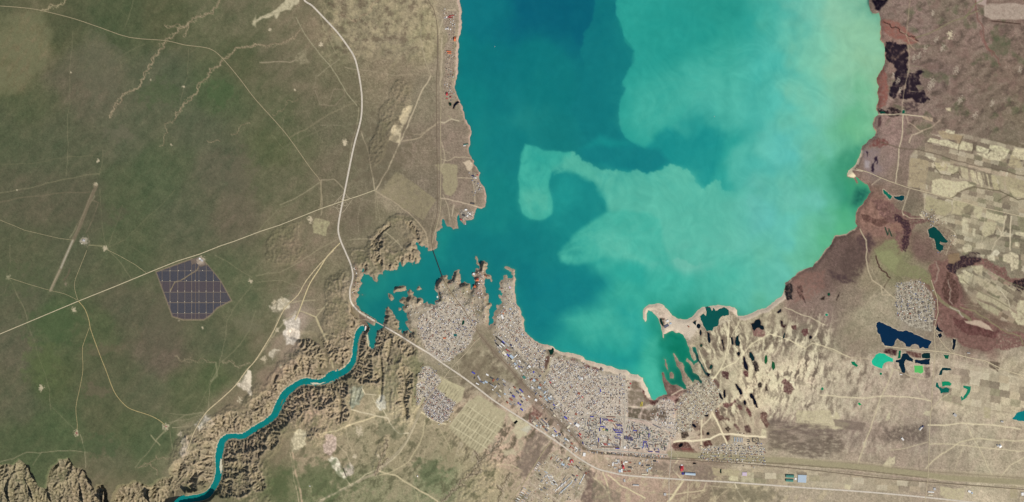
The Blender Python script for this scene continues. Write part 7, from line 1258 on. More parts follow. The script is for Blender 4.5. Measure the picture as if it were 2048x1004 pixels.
LONG=[(1201,842,13,1.6,90,'deep blue','long blue roofed wall of flats at the top of the west boulevard'),(1199.5,859,7,1.5,88,'deep blue','blue roofed block on the west boulevard level with the yellow hall'),(1197.5,880,8,1.4,92,'blue','blue roofed block at the foot of the west boulevard'),
(1206,853.5,10,1.6,4,'blue','long level blue roofed block above the yellow hall'),(1214,858,5,1.3,30,'deep blue','tilted blue roofed block beside the green hall'),(1230,852,8,1.3,58,'rust','rust roofed block slanting down beside the blue row'),
(1238,865.5,14,1.6,3,'blue','long blue roofed block closing the hexagon court on the south'),(1244.5,860,7,1.5,90,'deep blue','blue roofed block closing the hexagon court on the east'),(1227.5,859,7,1.4,62,'deep blue','blue roofed block closing the hexagon court on the west'),
(1238,870,7,1.5,0,'blue','level blue roofed block above the third row by the boulevard'),(1235,897,8,1.5,1,'blue','level blue roofed block at the south edge of the west quarter'),(1221,894.5,36,1.2,1.5,'brown','very long brown roofed block along the south edge of the west quarter'),(1196.5,890,12,1.1,92,'brown','brown roofed block at the south west corner of the west quarter'),(1216,880,14,1.0,90,'brown','upright brown roofed block in the middle of the west quarter'),(1240.5,885,13,1.2,90,'brown','upright brown roofed block above the white market hall'),
(1222,834,18,1.2,2,'rust','long rust roofed block along the top street'),(1184,833.5,7,1.8,2,'blue','level blue roofed shop west of the apartment quarter'),(1201,781,6,1.8,88,'blue','blue roofed block at the corner of the grid quarter'),
(1290,883,9,1.4,12,'blue','blue roofed top side of the bent court in the east quarter'),(1287,888,7,1.4,95,'blue','blue roofed west side of the bent court in the east quarter'),(1294,890,7,1.4,90,'deep blue','blue roofed east side of the bent court in the east quarter'),(1291,886,5,1.3,15,'deep blue','blue roofed block inside the bent court of the east quarter'),
(1283,893,7,1.3,10,'pale blue','pale blue roofed block south west of the bent court'),(1286,894.5,6,1.3,-60,'blue','blue roofed block leaning below the bent court'),(1295,893,6,1.2,95,'deep blue','thin blue roofed block south east of the bent court'),
(1298,870,9,1.3,95,'blue','upright blue roofed block in the middle of the east quarter'),(1267,854,8,1.3,70,'slate','slate roofed block leaning in the north of the east quarter'),(1270,861,7,1.8,8,'blue','level blue roofed block in the north of the east quarter'),(1294,857,6,2,70,'slate','stout slate roofed block in the north east of the east quarter'),
(1301,903,9,1.5,2,'deep blue','level deep blue roofed block at the south edge beside its twin'),(1315,904,8,1.5,2,'deep blue','eastern deep blue roofed block of the pair at the south edge'),(1298,898,5,1.2,90,'slate','upright slate roofed block over the south edge pair'),(1317,899,5,1.2,60,'blue','blue roofed block leaning above the eastern twin'),
(1309,899,5,1.2,80,'navy','navy roofed block between the two south edge blocks'),(1330,897,7,1.3,90,'navy','navy roofed block at the south east corner by the side road'),(1274,897.5,14,1.2,3,'dark grey','long dark grey roofed block south of the east quarter'),(1314,853,18,1.3,25,'slate','long slate roofed block following the slanting street'),(1326,849,6,1.5,60,'light grey','pale roofed school block beside the slanting street'),(1331,846,6,1.5,60,'white','white roofed school block beside the slanting street')]
for x_,y_,L_,W_,a_,c_,lb in LONG: building(x_,y_,L_,W_,a_,c_,lb,'apartment block','apartment_block',.95,group='long blocks of the apartment quarters',bays=max(2,int(L_/3)))
rr_ = random.Random(3); occ = []
def free(x, y, d=2.6):
    return all((x-a)**2+(y-b)**2 > (d)**2 for a, b in occ)
q_ = [('grey',5),('light grey',5),('dark grey',3),('brown',3),('slate',2),('cream',2),('rust',1),('green',1)]
bag = [c for c, n in q_ for _ in range(n)]
BC = {}
def BLK(x, y, L_, c, a, zone):
    s = 'long' if L_ > 4.3 else 'medium' if L_ > 3.4 else 'short'; d = 'upright' if (a-8) % 180 > 60 else ('slanting' if (a-8) % 180 > 20 else 'level')
    near = min(LMK, key=lambda q: math.hypot(x-q[1], y-q[2])); dx, dy = x-near[1], y-near[2]
    di = ('east' if dx > 0 else 'west') if abs(dx) > 1.8*abs(dy) else (('south' if dy > 0 else 'north')+((' east' if dx > 0 else ' west') if abs(dx) > .5*abs(dy) else ''))
    k = '%s %s %s block %s of %s' % (s, d, c, di, near[0]); n_ = BC.get(k, 0); BC[k] = n_+1
    return k if n_ == 0 else '%s %s %s block farther %s of %s' % (s, d, c, di, near[0])
LMK = [('the bent blue court',1290,886),('the white market hall',1250,895),('the upright navy row',1257,875),('the long slate block',1314,853),('the middle blue block',1298,870),('the leaning slate block',1267,854),('the south edge twins',1308,903),('the navy corner block',1330,897),('the long dark grey block',1274,897),('the stout slate block',1294,857),('the white school block',1331,848),('the level blue shop',1184,833),('the white showroom',1168,908),('the upper west boulevard',1180,850),('the lower west boulevard',1182,880),('the pale side road',1334,880),('the west quarter wall',1205,905),('the market hall yard',1240,906)]
for zone, pts, ang0 in (('the old streets',[(1170,838),(1194,838),(1194,892),(1172,892)],2),('the east quarter',[(1254,846),(1300,856),(1335,872),(1332,894),(1300,894),(1256,892)],8),('the works strip',[(1176,902),(1300,910),(1332,912),(1332,916),(1300,915),(1180,906)],3)):
    xs=[p[0] for p in pts]; ys=[p[1] for p in pts]; k = 0
    def inp(x, y):
        c = False; n = len(pts)
        for i in range(n):
            x1,y1=pts[i]; x2,y2=pts[(i+1)%n]
            if (y1>y)!=(y2>y) and x < (x2-x1)*(y-y1)/(y2-y1)+x1: c = not c
        return c
    for t in range(1400):
        x = rr_.uniform(min(xs),max(xs)); y = rr_.uniform(min(ys),max(ys))
        if not inp(x,y) or not free(x,y,3.7): continue
        if zone.startswith('the east') and (1247<x<1268 and 870<y<880 or 1284<x<1298 and 880<y<897): continue
        occ.append((x,y)); c = rr_.choice(bag); a = ang0+rr_.choice((0,90,0,90,45)); L_ = rr_.uniform(2.6,5.4)
        building(x,y,L_,rr_.uniform(1.1,1.6),a,c,BLK(x,y,L_,c,a,zone),'apartment block','apartment_block',.8,group='%s roofed blocks of %s' % (c, zone),bays=2)
# halls, works and landmark buildings
HALLS=[(1249.7,895,4.6,4.4,0,'white','bright white square market hall at the foot of the boulevard','hall','flat'),(1207,859,3.4,2.4,0,'yellow','yellow roofed hall in the west apartment quarter','hall','flat'),(1214,860.5,4.6,2.6,10,'green','green roofed hall beside the yellow one','hall','gable'),
(1143,920,5.6,1.6,-14,'red','red roofed north wing of the square court beside the highway','hall','gable'),(1141,923.5,1.6,5,-14,'red','red roofed west wing of the square court beside the highway','hall','flat'),(1145.8,922.5,1.6,5,-14,'red','red roofed east wing of the square court beside the highway','hall','flat'),(1143.4,923.6,3.2,2.4,-14,'lilac','pink roofed middle of the red square court','hall','flat'),
(1138,928.5,4.4,1.4,28,'red','small red roofed shed south west of the red court','shed','gable'),(1144,929,3,1.2,28,'dark red','small dark red roofed shed south of the red court','shed','gable'),(1154,951,4,1.4,32,'red','lone red roofed shed among the south works','shed','gable'),(1123,920,4.4,1.4,32,'dark red','dark red roofed shed west of the red court','shed','gable'),
(1168.5,909,5,7,10,'white','white roofed showroom in the fork of the rails and the highway','showroom','flat'),(1168.6,906.5,2.4,2.4,10,'deep blue','small blue roofed kiosk in front of the white showroom','kiosk','flat'),(1155,850,8,6,30,'white','large white roofed arena at the edge of the old town','arena','vault'),(1159.5,755,7,5,40,'light grey','pale grey roofed market hall inside the old town','hall','gable'),(1164,757,4,4,40,'white','white roofed market hall inside the old town','hall','gable'),
(1247.6,929,2.2,8,-5,'white','white roofed top bay of the red works near the highway','works','flat'),(1246.8,933.5,3.6,8,-5,'red','long red roofed works hall near the highway','works','gable'),(1243.6,941,3,7,-5,'white','tall white roofed store beside the pale blue yard','store','flat'),(1239.6,942,4.4,5.4,-5,'pale blue','pale blue roofed store beside the highway','store','flat'),
(1289.7,948.8,12.5,2,3,'cream','long cream roofed row on the north side of the highway','shop row','flat'),(1237,922,4,6,-5,'light grey','pale roofed store north west of the red works','store','flat'),(1249,961,3.4,6,-10,'light grey','light grey roofed shed just south of the highway','shed','flat'),(1272,970,12,3,4,'light grey','long light grey farm block on the bare plain','farm block','gable'),
(1363.6,931,3.6,4,-4,'white','white roofed head of the red roofed factory','factory','flat'),(1362.8,937,3.4,11,-4,'red','long red roofed factory beside the eastern interchange','factory','gable'),(1366,936,2.2,9,-4,'red','narrow red roofed wing of the long factory','factory','flat'),(1365.8,947.2,4.4,4.4,4,'deep blue','deep blue roofed hall between the red factory and the long pale hall','hall','flat'),(1380.4,947.6,21,5,4,'pale blue','very long pale blue roofed hall beside the highway','hall','vault'),
(1489,948,9.4,7,2,'lilac','lilac roofed square warehouse on a bare plot','warehouse','flat'),(1579.8,952,16,6,3,'teal','northern teal roofed greenhouse of the pair','greenhouse','vault'),(1579,960.6,15,5.4,3,'teal','southern teal roofed greenhouse of the pair','greenhouse','vault'),(1591,957.6,4,4,3,'white','small white roofed boiler hall between the greenhouses and the blue works','hall','flat'),(1604,957.4,17,15,3,'pale blue','broad pale blue roofed works east of the greenhouses','works','flat'),(1598,954.5,2,4,0,'black','small black tank house on the pale blue works','tank house','flat'),
(1330,988.5,5,5,5,'light grey','square grey yard building beside the southern road','building','flat'),(1282.0,808,9.5,.9,-78,'yellow','left one of two thin yellow roofed rows by the bay','row','flat'),(1284.6,808,9.5,.9,-78,'yellow','right one of two thin yellow roofed rows by the bay','row','flat'),
(1000.5,681,24,1.9,43,'black','very long black roofed plant hall at the rail works','plant hall','flat'),(1003.6,678.6,22,1.6,43,'light grey','very long pale roofed hall beside the black plant hall','plant hall','flat'),(994.6,689,9,2.2,43,'black','short black roofed hall west of the long black one','plant hall','flat'),(1001,692.6,7,2,43,'white','white roofed hall beside the short black one','hall','flat'),(1006,689.4,10,1.8,43,'white','white roofed strip hall at the end of the long black one','hall','flat'),(997,694.4,7,1.6,43,'light grey','light grey roofed strip hall closest to the railway','hall','flat'),
(1007.7,705.6,6.5,5,43,'cream','cream roofed square hall beside the railway','hall','flat'),(1011,709,3,4,43,'white','white roofed annexe of the cream square hall','hall','flat'),(1023.4,713.4,9,5,43,'pale blue','pale blue grey roofed hall north of the rails','hall','flat'),(1020.6,716.4,8,1.6,43,'black','thin black roofed hall beside the pale blue grey one','hall','flat'),(1014.5,700,5,2,43,'red','red roofed store behind the cream square hall','store','gable'),(1019,703,4,1.6,43,'dark red','dark red roofed store behind the cream square hall','store','gable'),
(1004.7,633.4,3.4,8.5,-22,'white','long white roofed hall in the cape quarter','hall','flat'),(1006.6,627,2.6,2,-22,'orange','orange roofed end bay of the white hall in the cape quarter','hall','flat'),(1020,575,4,4,20,'lilac','pale lilac roofed hotel on the hooked cape','hotel','flat'),
(1041.6,780,5.4,2.6,40,'blue','bright blue roofed store south of the rails','store','gable'),(1044.6,783,4.4,2,40,'blue','second bright blue roofed store south of the rails','store','gable'),(1049,797,12,3,40,'light grey','long light grey roofed depot south of the rails','depot','flat'),(1053,800,5,2,40,'rust','rust roofed shed at the end of the grey depot','shed','gable'),(1058,793,5,2.4,40,'white','white roofed shed north of the grey depot','shed','flat'),
(1037,806.2,3.4,3.2,40,'blue','western blue roofed cube of the pair south of the rails','store','flat'),(1041,809.4,3.4,3.2,40,'blue','eastern blue roofed cube of the pair south of the rails','store','flat'),(1068,760.4,5.4,4.6,30,'pale blue','white and blue roofed sports hall','hall','flat'),(1069,760.6,2.2,2.2,30,'blue','blue roofed dome block on the sports hall','hall','flat'),(1079,775.4,6,4,20,'pale blue','pale blue roofed swimming hall','hall','flat'),(1080,777,3.4,2,20,'blue','blue roofed annexe of the swimming hall','hall','flat'),
(1048.4,754.6,6,4.6,35,'teal','teal roofed hall beside the running track','hall','flat'),(1059,732.6,5,4.4,30,'white','white roofed works with a round tank','works','vault'),(1055,736,4,3,30,'light grey','light grey roofed works below the white one','works','flat'),(1034,724,1.8,9,-15,'light grey','thin grey roofed hall near the turning road','hall','flat'),(1079.6,731,1.4,13,-8,'dark grey','tall thin dark grey roofed block in the cape quarter','block','flat'),
(1100.6,764.6,4.6,2,45,'red','red roofed market at the gate of the old town','market','gable'),(1105,774,9,1.4,45,'dark grey','thin dark grey roofed row at the gate of the old town','row','flat'),(1097,759,4,1.4,45,'brown','short brown roofed row north of the red market','row','flat'),(1165,794,4,1.8,40,'red','small red roofed shop inside the old town','shop','gable'),(1158,787,5,4,10,'rust','rust roofed school inside the old town','school','flat'),(1152,828,4,4,20,'rust','rust roofed hall above the arena','hall','flat'),
(1160,868,5,2.4,50,'red','red roofed shop south of the arena','shop','gable'),(1157,871,4,2,50,'navy','navy roofed shop beside the red one south of the arena','shop','gable'),(1161,875,6,1.6,50,'dark red','dark red roofed shop farther south of the arena','shop','gable'),(1166,886,1.6,5,-10,'deep blue','blue roofed kiosk row above the level crossing','kiosk row','flat'),
(1088,843,14,2,45,'slate','long slate roofed hall beside the highway at the works','hall','flat'),(1084,847,9,1.6,45,'dark grey','dark grey roofed hall beside the long slate one','hall','flat'),(1092,838,5,2,-45,'dark grey','short dark grey roofed hall across the end of the slate one','hall','flat'),(1096,851,5,3,45,'light grey','light grey roofed store east of the slate hall','store','flat'),(1125,868,8,1.4,55,'black','thin black roofed hall in the highway works','hall','flat'),(1115,880,12,1.4,45,'dark grey','long dark grey roofed hall in the highway works','hall','flat'),
(1155,933,7,1.4,38,'black','northern black roofed barn of the barcode row','barn','flat'),(1157,936,8,1.3,38,'black','middle black roofed barn of the barcode row','barn','flat'),(1160,938.6,8,1.3,38,'black','southern black roofed barn of the barcode row','barn','flat'),(1156.6,934.6,7,1.0,38,'white','white roofed barn between the northern black barns','barn','flat'),(1158.8,937.4,7,1.0,38,'white','white roofed barn between the southern black barns','barn','flat'),
(982,768,9,2,35,'dark grey','dark grey roofed barn on the bare ground south of the rails','barn','gable'),(985,771,9,1.6,35,'light grey','light grey roofed barn beside the dark one south of the rails','barn','gable'),(958,756,3,11,-30,'light grey','pale yard shed beside the town road','shed','flat'),(1010,788,4,2.4,20,'pale blue','pale blue roofed shed near the highway','shed','flat'),(1072,800,5,4,40,'white','white roofed depot in the works strip','depot','flat'),
(898,34,7,1.2,-12,'red','northern red roofed row of the shore resort','resort row','gable'),(903,31.5,9,1.1,-12,'red','middle red roofed row of the shore resort','resort row','gable'),(902,35.6,8,1.1,-12,'dark red','southern red roofed row of the shore resort','resort row','gable'),(893.6,34.5,3,3,0,'white','white roofed hotel west of the red resort rows','hotel','flat'),(890,36.5,3,2,0,'light grey','light grey roofed hotel west of the red resort rows','hotel','flat'),
(896,58,3,2,60,'white','first white roofed guest house of the white cluster','guest house','flat'),(901,59,3,1.6,60,'white','last white roofed guest house of the white cluster','guest house','flat'),(892,58,2,3,60,'white','western white roofed guest house of the white cluster','guest house','flat'),(910,78,4,9,5,'orange','long orange roofed hall facing the upper beach','hall','gable'),(898,103,9,2.4,5,'orange','northern orange roofed row by the middle beach','row','gable'),(899,106.6,7,2,5,'orange','southern orange roofed row by the middle beach','row','gable'),(894,188,3,6,8,'red','red roofed block beside the crescent basin village','block','gable'),(901,194,2.4,3,8,'dark red','dark red roofed block beside the crescent basin village','block','gable'),(894,197,3,1.6,8,'red','small red roofed block below the red one','block','gable'),
(946,500-150+2,5,2.4,10,'navy','navy roofed hotel on the middle cape','hotel','flat'),(951,356,4,2,10,'white','white roofed hotel on the middle cape','hotel','flat'),(955,350,3,2,10,'red','red roofed hotel on the middle cape','hotel','gable'),(932,288.6,9,1.6,-4,'teal','teal roofed water park row on the shore','water park','flat'),(929,291.5,5,1.4,-4,'white','white roofed row beside the teal water park','row','flat'),
(945,407,8,2.6,8,'dark grey','dark roofed pavilion at the end of the cape road','pavilion','flat'),(947,407,3,1.4,8,'white','white roofed pavilion set in the dark one','pavilion','flat'),(932,419.6,5,3,0,'white','white roofed marina club','club','flat'),(940,428,4,2.4,50,'white','white roofed boat store of the marina','store','flat'),(935,432,3.6,2,-30,'white','second white roofed boat store of the marina','store','flat'),(928,431,5,3.4,30,'dark grey','dark roofed slip hall of the marina','hall','flat'),(922,439,3,3,20,'red','red roofed restaurant on the marina point','restaurant','gable'),(931,448,2,2,0,'lilac','pink roofed light house station on the marina point','station','flat'),
(948,548,5,3.4,20,'white','white roofed hotel on the western headland shore','hotel','flat'),(955,560,6,4,-10,'orange','large orange roofed resort on the headland','resort','gable'),(955,557.5,3,1.6,-10,'red','red roofed wing of the orange resort','resort','gable'),(950,573,4.4,4.4,20,'orange','square orange roofed resort south of the large one','resort','gable'),(972,552,5,2.4,30,'rust','rust roofed villas at the headland tip','villas','gable'),(958,567,4,1.6,10,'white','white roofed hall between the orange resorts','hall','flat'),
(875,594,2.4,4,0,'white','white roofed boat house on the inner bay','boat house','flat'),(889,676.4,5,2.6,0,'orange','orange red roofed school ringed by pale ground','school','flat'),(1021,618,4,3,20,'pale blue','pale blue roofed hall in the north of the cape quarter','hall','flat'),(1045,669.6,5,2,30,'pale blue','pale blue roofed hall by the cape shore','hall','flat'),(1022,690,3.4,3.4,40,'navy','navy roofed hall on the cape street','hall','flat'),
(1335,642,5,3.4,-20,'white','white roofed hotel on the hooked spit','hotel','flat'),(1341,647,4,3,-20,'pale blue','pale blue roofed hotel on the hooked spit','hotel','flat'),(1333,652,10,4.6,-30,'slate','slate roofed shed row beside the wedge pond','shed row','flat'),(1377,653,4,2,45,'rust','rust roofed beach cafe in the middle of the sand bar','cafe','gable'),(1261,767,2.6,2.6,30,'red','red roofed kiosk on the bay point','kiosk','flat'),(1202,738,3,6,25,'dark grey','dark grey roofed hotel behind the town beach','hotel','flat'),(1206,740,2.4,5,25,'light grey','light grey roofed hotel beside the dark grey one','hotel','flat'),
(1398,519,0,0,0,'white','',None,None),(400,517.5,4,3,30,'white','white roofed transformer house of the solar farm','transformer house','flat'),(404,521,5,4,30,'light grey','grey roofed control building of the solar farm','control building','flat'),(168,481,5,4,15,'light grey','grey roofed hangar beside the old airfield','hangar','flat'),(164,487,2.4,1.6,15,'cream','small cream roofed hut beside the airfield hangar','hut','gable'),
(893,0,0,0,0,'white','',None,None),(1910,830,7,5,40,'light grey','grey farm block alone beside the straight east road','farm','gable'),(1841,857,8,4,-50,'light grey','light grey farm sheds west of the north south road','farm','gable'),(1845,853,5,3,-50,'navy','navy roofed farm shed west of the north south road','farm','gable'),(1805,878,6,3,50,'white','white roofed farm shed on the dark scrub plain','farm','gable'),(2000,892,5,6,-30,'white','white roofed farm shed near the right edge','farm','gable'),(1995,891,2.4,5,-30,'light grey','grey farm shed beside the white one near the right edge','farm','gable'),
(1862,984,12,2,3,'white','white roofed northern hall of the square compound','hall','flat'),(1869,978,5,5,3,'light grey','grey roofed hall in the corner of the square compound','hall','flat'),(1861,990,9,2,3,'cream','cream roofed southern hall of the square compound','hall','flat'),(1939,983,6,4,20,'white','white roofed depot east of the square compound','depot','flat'),(1944,986,3,3,20,'pale blue','pale blue roofed depot east of the square compound','depot','flat'),(2045,988,5,6,0,'white','white roofed depot cut by the right border','depot','flat'),
(2004,843,5,3,10,'light grey','light grey shed by the eastern crossing','shed','gable'),(1820,627,4,2.4,-8,'rust','rust roofed hall in the middle of the east village','hall','gable'),(1937,706,6,1.6,4,'light grey','light grey roofed row on the village road','row','gable'),(1802,749,5,1.4,5,'white','white sheds below the branching pond','shed','flat'),(644,947,1.4,1.4,0,'white','',None,None),(835,952,1.6,3.2,-20,'white','lone white hut on the southern steppe','hut','gable'),(620,972,1.6,1.4,0,'white','tiny white hut west of the southern road','hut','gable'),
(886,170,2,2,0,'white','',None,None),(719,650,0,0,0,'white','',None,None)]
for (x_,y_,L_,W_,a_,c_,lb,ct,kd) in HALLS:
    if not lb: continue
    building(x_,y_,L_,W_,a_,c_,lb,ct,ct.replace(' ','_'),.9 if max(L_,W_) > 4 else .6,kd)
# the many halls of the works along the rails and the highway
LMK = [('the long black plant hall',1000,681),('the cream square hall',1008,706),('the pale blue grey hall',1023,713),('the white works tank',1059,733),('the teal hall',1048,755),('the sports hall',1068,760),('the swimming hall',1079,775),('the red market',1101,765),('the blue cubes',1039,808),('the long grey depot',1049,797),('the long slate hall',1088,843),('the thin black hall',1125,868),('the highway works row',1115,880),('the white arena',1155,850),('the red court',1143,920),('the black barns',1157,936),('the lone red shed',1154,951),('the red works',1247,933),('the white tall store',1244,941),('the cream shop row',1290,949),('the white showroom',1168,908),('the grey field edge sheds',1074,935),('the old town gate',1105,774)]
GAPS = [(h_[0], h_[1]) for h_ in HALLS if h_[6]]
def hfree(x, y, d=5.0): return all((x-a)**2+(y-b)**2 > d*d for a, b in GAPS)
rr_ = random.Random(44)
for zone, pts, an_, n_ in (('rail',[(986,664),(1004,666),(1030,702),(1060,732),(1090,762),(1110,800),(1148,850),(1150,876),(1120,846),(1084,800),(1050,764),(1014,722),(990,694)],43,46),('hwy',[(1062,834),(1084,838),(1156,894),(1160,906),(1130,890),(1090,860),(1064,846)],42,20),('plain',[(990,750),(1036,776),(1062,804),(1050,822),(1016,806),(960,764)],40,24),('town road',[(940,742),(990,752),(985,775),(955,768)],30,8),('south',[(1060,950),(1090,912),(1136,912),(1176,938),(1170,960),(1110,975),(1066,985)],30,20),('road',[(1220,918),(1310,918),(1314,944),(1262,946),(1220,936)],3,18)):
    xs=[p[0] for p in pts]; ys=[p[1] for p in pts]; k = 0
    for t in range(900):
        if k >= n_: break
        x = rr_.uniform(min(xs),max(xs)); y = rr_.uniform(min(ys),max(ys))
        if not inp(x,y) or not hfree(x,y): continue
        GAPS.append((x,y)); k += 1; c = rr_.choice(['white','light grey','light grey','pale blue','grey','cream','white','blue','rust','slate','dark grey']); L_ = rr_.uniform(3,7.5)
        building(x,y,L_,rr_.uniform(1.8,3.4),an_+rr_.choice((0,0,90)),c,BLK(x,y,L_*.8,c,an_*0,zone).replace('level ','').replace('block','hall'),'hall','hall',.6,rr_.choice(('flat','gable')),group='works halls of the town')
# rows of pale sheds and greenhouses on the south works
SG='pale sheds of the south works'
row(1112,915,4.0,3.4,7,4.6,1.1,-60,['light grey','white'],'thin {c} shed, {o} in the row west of the red court','shed','shed',.5,group=SG,bays=0)
row(1113,921,3.6,3.3,6,4.4,1.0,-60,['light grey','grey'],'thin {c} shed, {o} in the second row west of the red court','shed','shed',.5,group=SG,bays=0)
row(1092,944,2.2,4.0,7,6.4,1.2,28,['pale blue','light grey','white'],'pale {c} ladder shed, {o} in the western ladder','shed','shed',.5,frm='north',group=SG,bays=0)
row(1101,950,2.4,3.8,6,6.4,1.2,28,['light grey','white'],'pale {c} ladder shed, {o} in the eastern ladder','shed','shed',.5,frm='north',group=SG,bays=0)
row(1112,980,3.0,-2.6,7,6.4,1.2,-58,['white','light grey'],'slender {c} greenhouse, {o} in the lower greenhouse row','greenhouse','greenhouse',.5,'vault',group=SG)
row(1120,986,3.2,-2.9,8,6.6,1.3,-58,['light grey','pale blue'],'slender {c} greenhouse, {o} in the middle greenhouse row','greenhouse','greenhouse',.5,'vault',group=SG)
row(1124,972,3.2,-3.2,6,5.6,1.2,-58,['light grey','grey'],'slender {c} greenhouse, {o} in the upper greenhouse row','greenhouse','greenhouse',.5,'vault',group=SG)
row(1160,966,1.6,-3.0,6,5.4,1.3,-64,['pale blue','white'],'pale {c} greenhouse, {o} in the block by the side road','greenhouse','greenhouse',.5,'vault',frm='south',group=SG)
row(1146,973,2.0,-3.8,6,5,1.0,30,['light grey'],'small {c} shed, {o} in the line beside the side road','shed','shed',.5,frm='south',group=SG,bays=0)
row(1034,1002,2.6,-4.2,7,6.6,1.5,30,['light grey','white','cream'],'long {c} barn, {o} in the western column of the lower works','barn','barn',.5,'gable',frm='south',group=SG)
row(1046,1003,2.6,-4.2,6,6.4,1.5,30,['light grey','grey'],'long {c} barn, {o} in the eastern column of the lower works','barn','barn',.5,'gable',frm='south',group=SG)
row(1070,940,2.0,-3.6,5,5.4,1.2,30,['light grey','white'],'pale {c} shed, {o} in the line at the field edge','shed','shed',.5,frm='south',group=SG,bays=0)
row(1469,878.5,3.2,.4,6,9,1.3,-86,['pale blue','light grey'],'tall narrow {c} row house, {o} in the new estate','row house','row_house',.7,group='row houses of the new estate',bays=3)
for i,(x_,y_,L_,W_,a_) in enumerate([(1497,883.6,6,.9,2),(1496,880,4,.9,2),(1498.6,881.4,4,.9,90),(1505.5,880,8,.9,90),(1507.5,884,4,.9,2),(1507.5,876.4,4,.9,2),(1512,880,5,.9,60),(1516.6,880,8,.9,90),(1514.6,876.4,4,.9,2),(1510,884,3,.9,2)]):
    building(x_,y_,L_,W_,a_,'dark grey','dark roofed wing of the apartment courts, '+['north bar of the open cross','upper bar of the open cross','stem of the open cross','west side of the square court','bottom of the square court','top west of the square court','leaning middle of the square court','east side of the square court','top east of the square court','inner hook of the square court'][i],'apartment block','apartment_block',.9,group='dark wings of the new estate',bays=2)
row(1476,866,4,.3,4,2,1.6,0,['cream','brown'],'small {c} roofed block, {o} above the pale row houses','block','block',.6,group='small blocks above the row houses')
row(1258,775,0,0,1,3,3,10,['rust'],'{c} roofed villa behind the bay beach','villa','villa',.6,'gable')
# ---- solar farm: one plant, its arrays are parts
sf = bpy.data.objects.new('solar_farm', None); COL.objects.link(sf); sf.location = (388-1024, 502-580, 0); tag(sf, 'large dark purple solar farm of many panel arrays on the green steppe', 'solar farm')
PV = [mat('panel_a',(78,75,80),.35,.10,.6,.5), mat('panel_b',(82,74,78),.35,.10,.6,.5), mat('panel_c',(72,72,80),.35,.10,.6,.5)]
lx_ = [305,324.6,340.3,356,370,383.7,391.4,398.2,412.8,427,441.2,470]; ly_ = [510,541.8,563,584.6,605.6,626.7,642]
gully_ = [(398,530),(394,541),(380,549),(370,556),(360,562),(350,564),(346,572),(341,582)]
def inpoly(x, y, pts):
    c = False; n = len(pts)
    for i in range(n):
        x1,y1=pts[i]; x2,y2=pts[(i+1)%n]
        if (y1>y)!=(y2>y) and x < (x2-x1)*(y-y1)/(y2-y1)+x1: c = not c
    return c
def dseg(x, y, pl):
    b = 1e9
    for i in range(len(pl)-1):
        ax_,ay_=pl[i]; bx_,by_=pl[i+1]; dx,dy=bx_-ax_,by_-ay_; t=min(1,max(0,((x-ax_)*dx+(y-ay_)*dy)/(dx*dx+dy*dy))); b=min(b,math.hypot(x-ax_-t*dx,y-ay_-t*dy))
    return b
yard_ = [(381,516),(399,512),(412,526),(414,530),(402,534),(392,526),(383,530)]
SB = SOLAR+[SOLAR[0]]; zf = hat(388,580)
nblk = 0
for i in range(len(lx_)-1):
    for j in range(len(ly_)-1):
        mb = MB(); y = ly_[j]+.75
        while y < ly_[j+1]-.6:
            x = lx_[i]+.45; run = None
            while x < lx_[i+1]-.3:
                ok = inpoly(x,y,SOLAR) and dseg(x,y,SB) > 1.5 and dseg(x,y,gully_) > 1.3 and not inpoly(x,y,yard_) and math.hypot(x-402,y-522) > 9
                if ok and run is None: run = x
                if (not ok or x+.5 >= lx_[i+1]-.3) and run is not None:
                    if x-run > 1.2:
                        cx, L_ = (run+x)/2, x-run; o = len(mb.v); d_ = .33; zz = hat(cx,y)+.12
                        for dx_,dy_,dz_ in ((-L_/2,-d_,0),(L_/2,-d_,0),(L_/2,d_,.16),(-L_/2,d_,.16)): mb.v.append((cx+dx_-388, 580-y+dy_, zz+dz_))
                        for q in range(4): v_=mb.v[o+q]; mb.v.append((v_[0],v_[1],v_[2]-.03))
                        mb.f += [(o,o+1,o+2,o+3),(o+7,o+6,o+5,o+4),(o,o+4,o+5,o+1),(o+1,o+5,o+6,o+2),(o+2,o+6,o+7,o+3),(o+3,o+7,o+4,o)]
                    run = None
                x += .5
            y += .82
        if mb.v: mb.build('panel_array', PV[(i*3+j*5) % 3], sf); nblk += 1
for j,(yy,xs) in enumerate(((541,(340.3,357.2,381.4,405.3)),(561,(324.6,340.3,373.2,390.4,398.2,412.3,427)),(582,(340.6,355.3,369.5,383.7,398.2,412.3,427,441.2)),(603.3,(340.6,355.3,369.5,384,398.2,412.3,427,441.2)),(625,(355.3,369.5,383.7,398.2,412.3)))):
    for i,xx in enumerate(xs):
        r = root('inverter_hut', xx, yy); tag(r, 'tiny white inverter hut, %s from the west in the %s row of the solar farm' % (ORD[i], ORD[j]), 'hut', 'inverter huts of the solar farm')
        b = MB(); b.box(0,0,0,.4,.9,1.5); b.build('wall', WALL['pale'], r); g = MB(); g.gable(.9,1.5,.4,.6,.05); g.build('roof', rmat('cream'), r)
LANE = mat('lane',(140,128,112),.95,.15,.8)
for i,x in enumerate(lx_[1:-1]):
    ysl = [y for y in np.arange(512,642,1.0) if inpoly(x,y,SOLAR) and not (x < 392 and y < 541 and x > 345) and dseg(x,y,gully_) > 1]
    if len(ysl) > 4 and x not in (391.4,324.6):
        me = ribbon_mesh('service_lane', [(x,ysl[0]),(x,ysl[-1])], .55, LANE, .07); tag(link('service_lane', me), 'upright service lane of the solar farm, %s from the west' % ORD[i], 'lane', kind='structure')
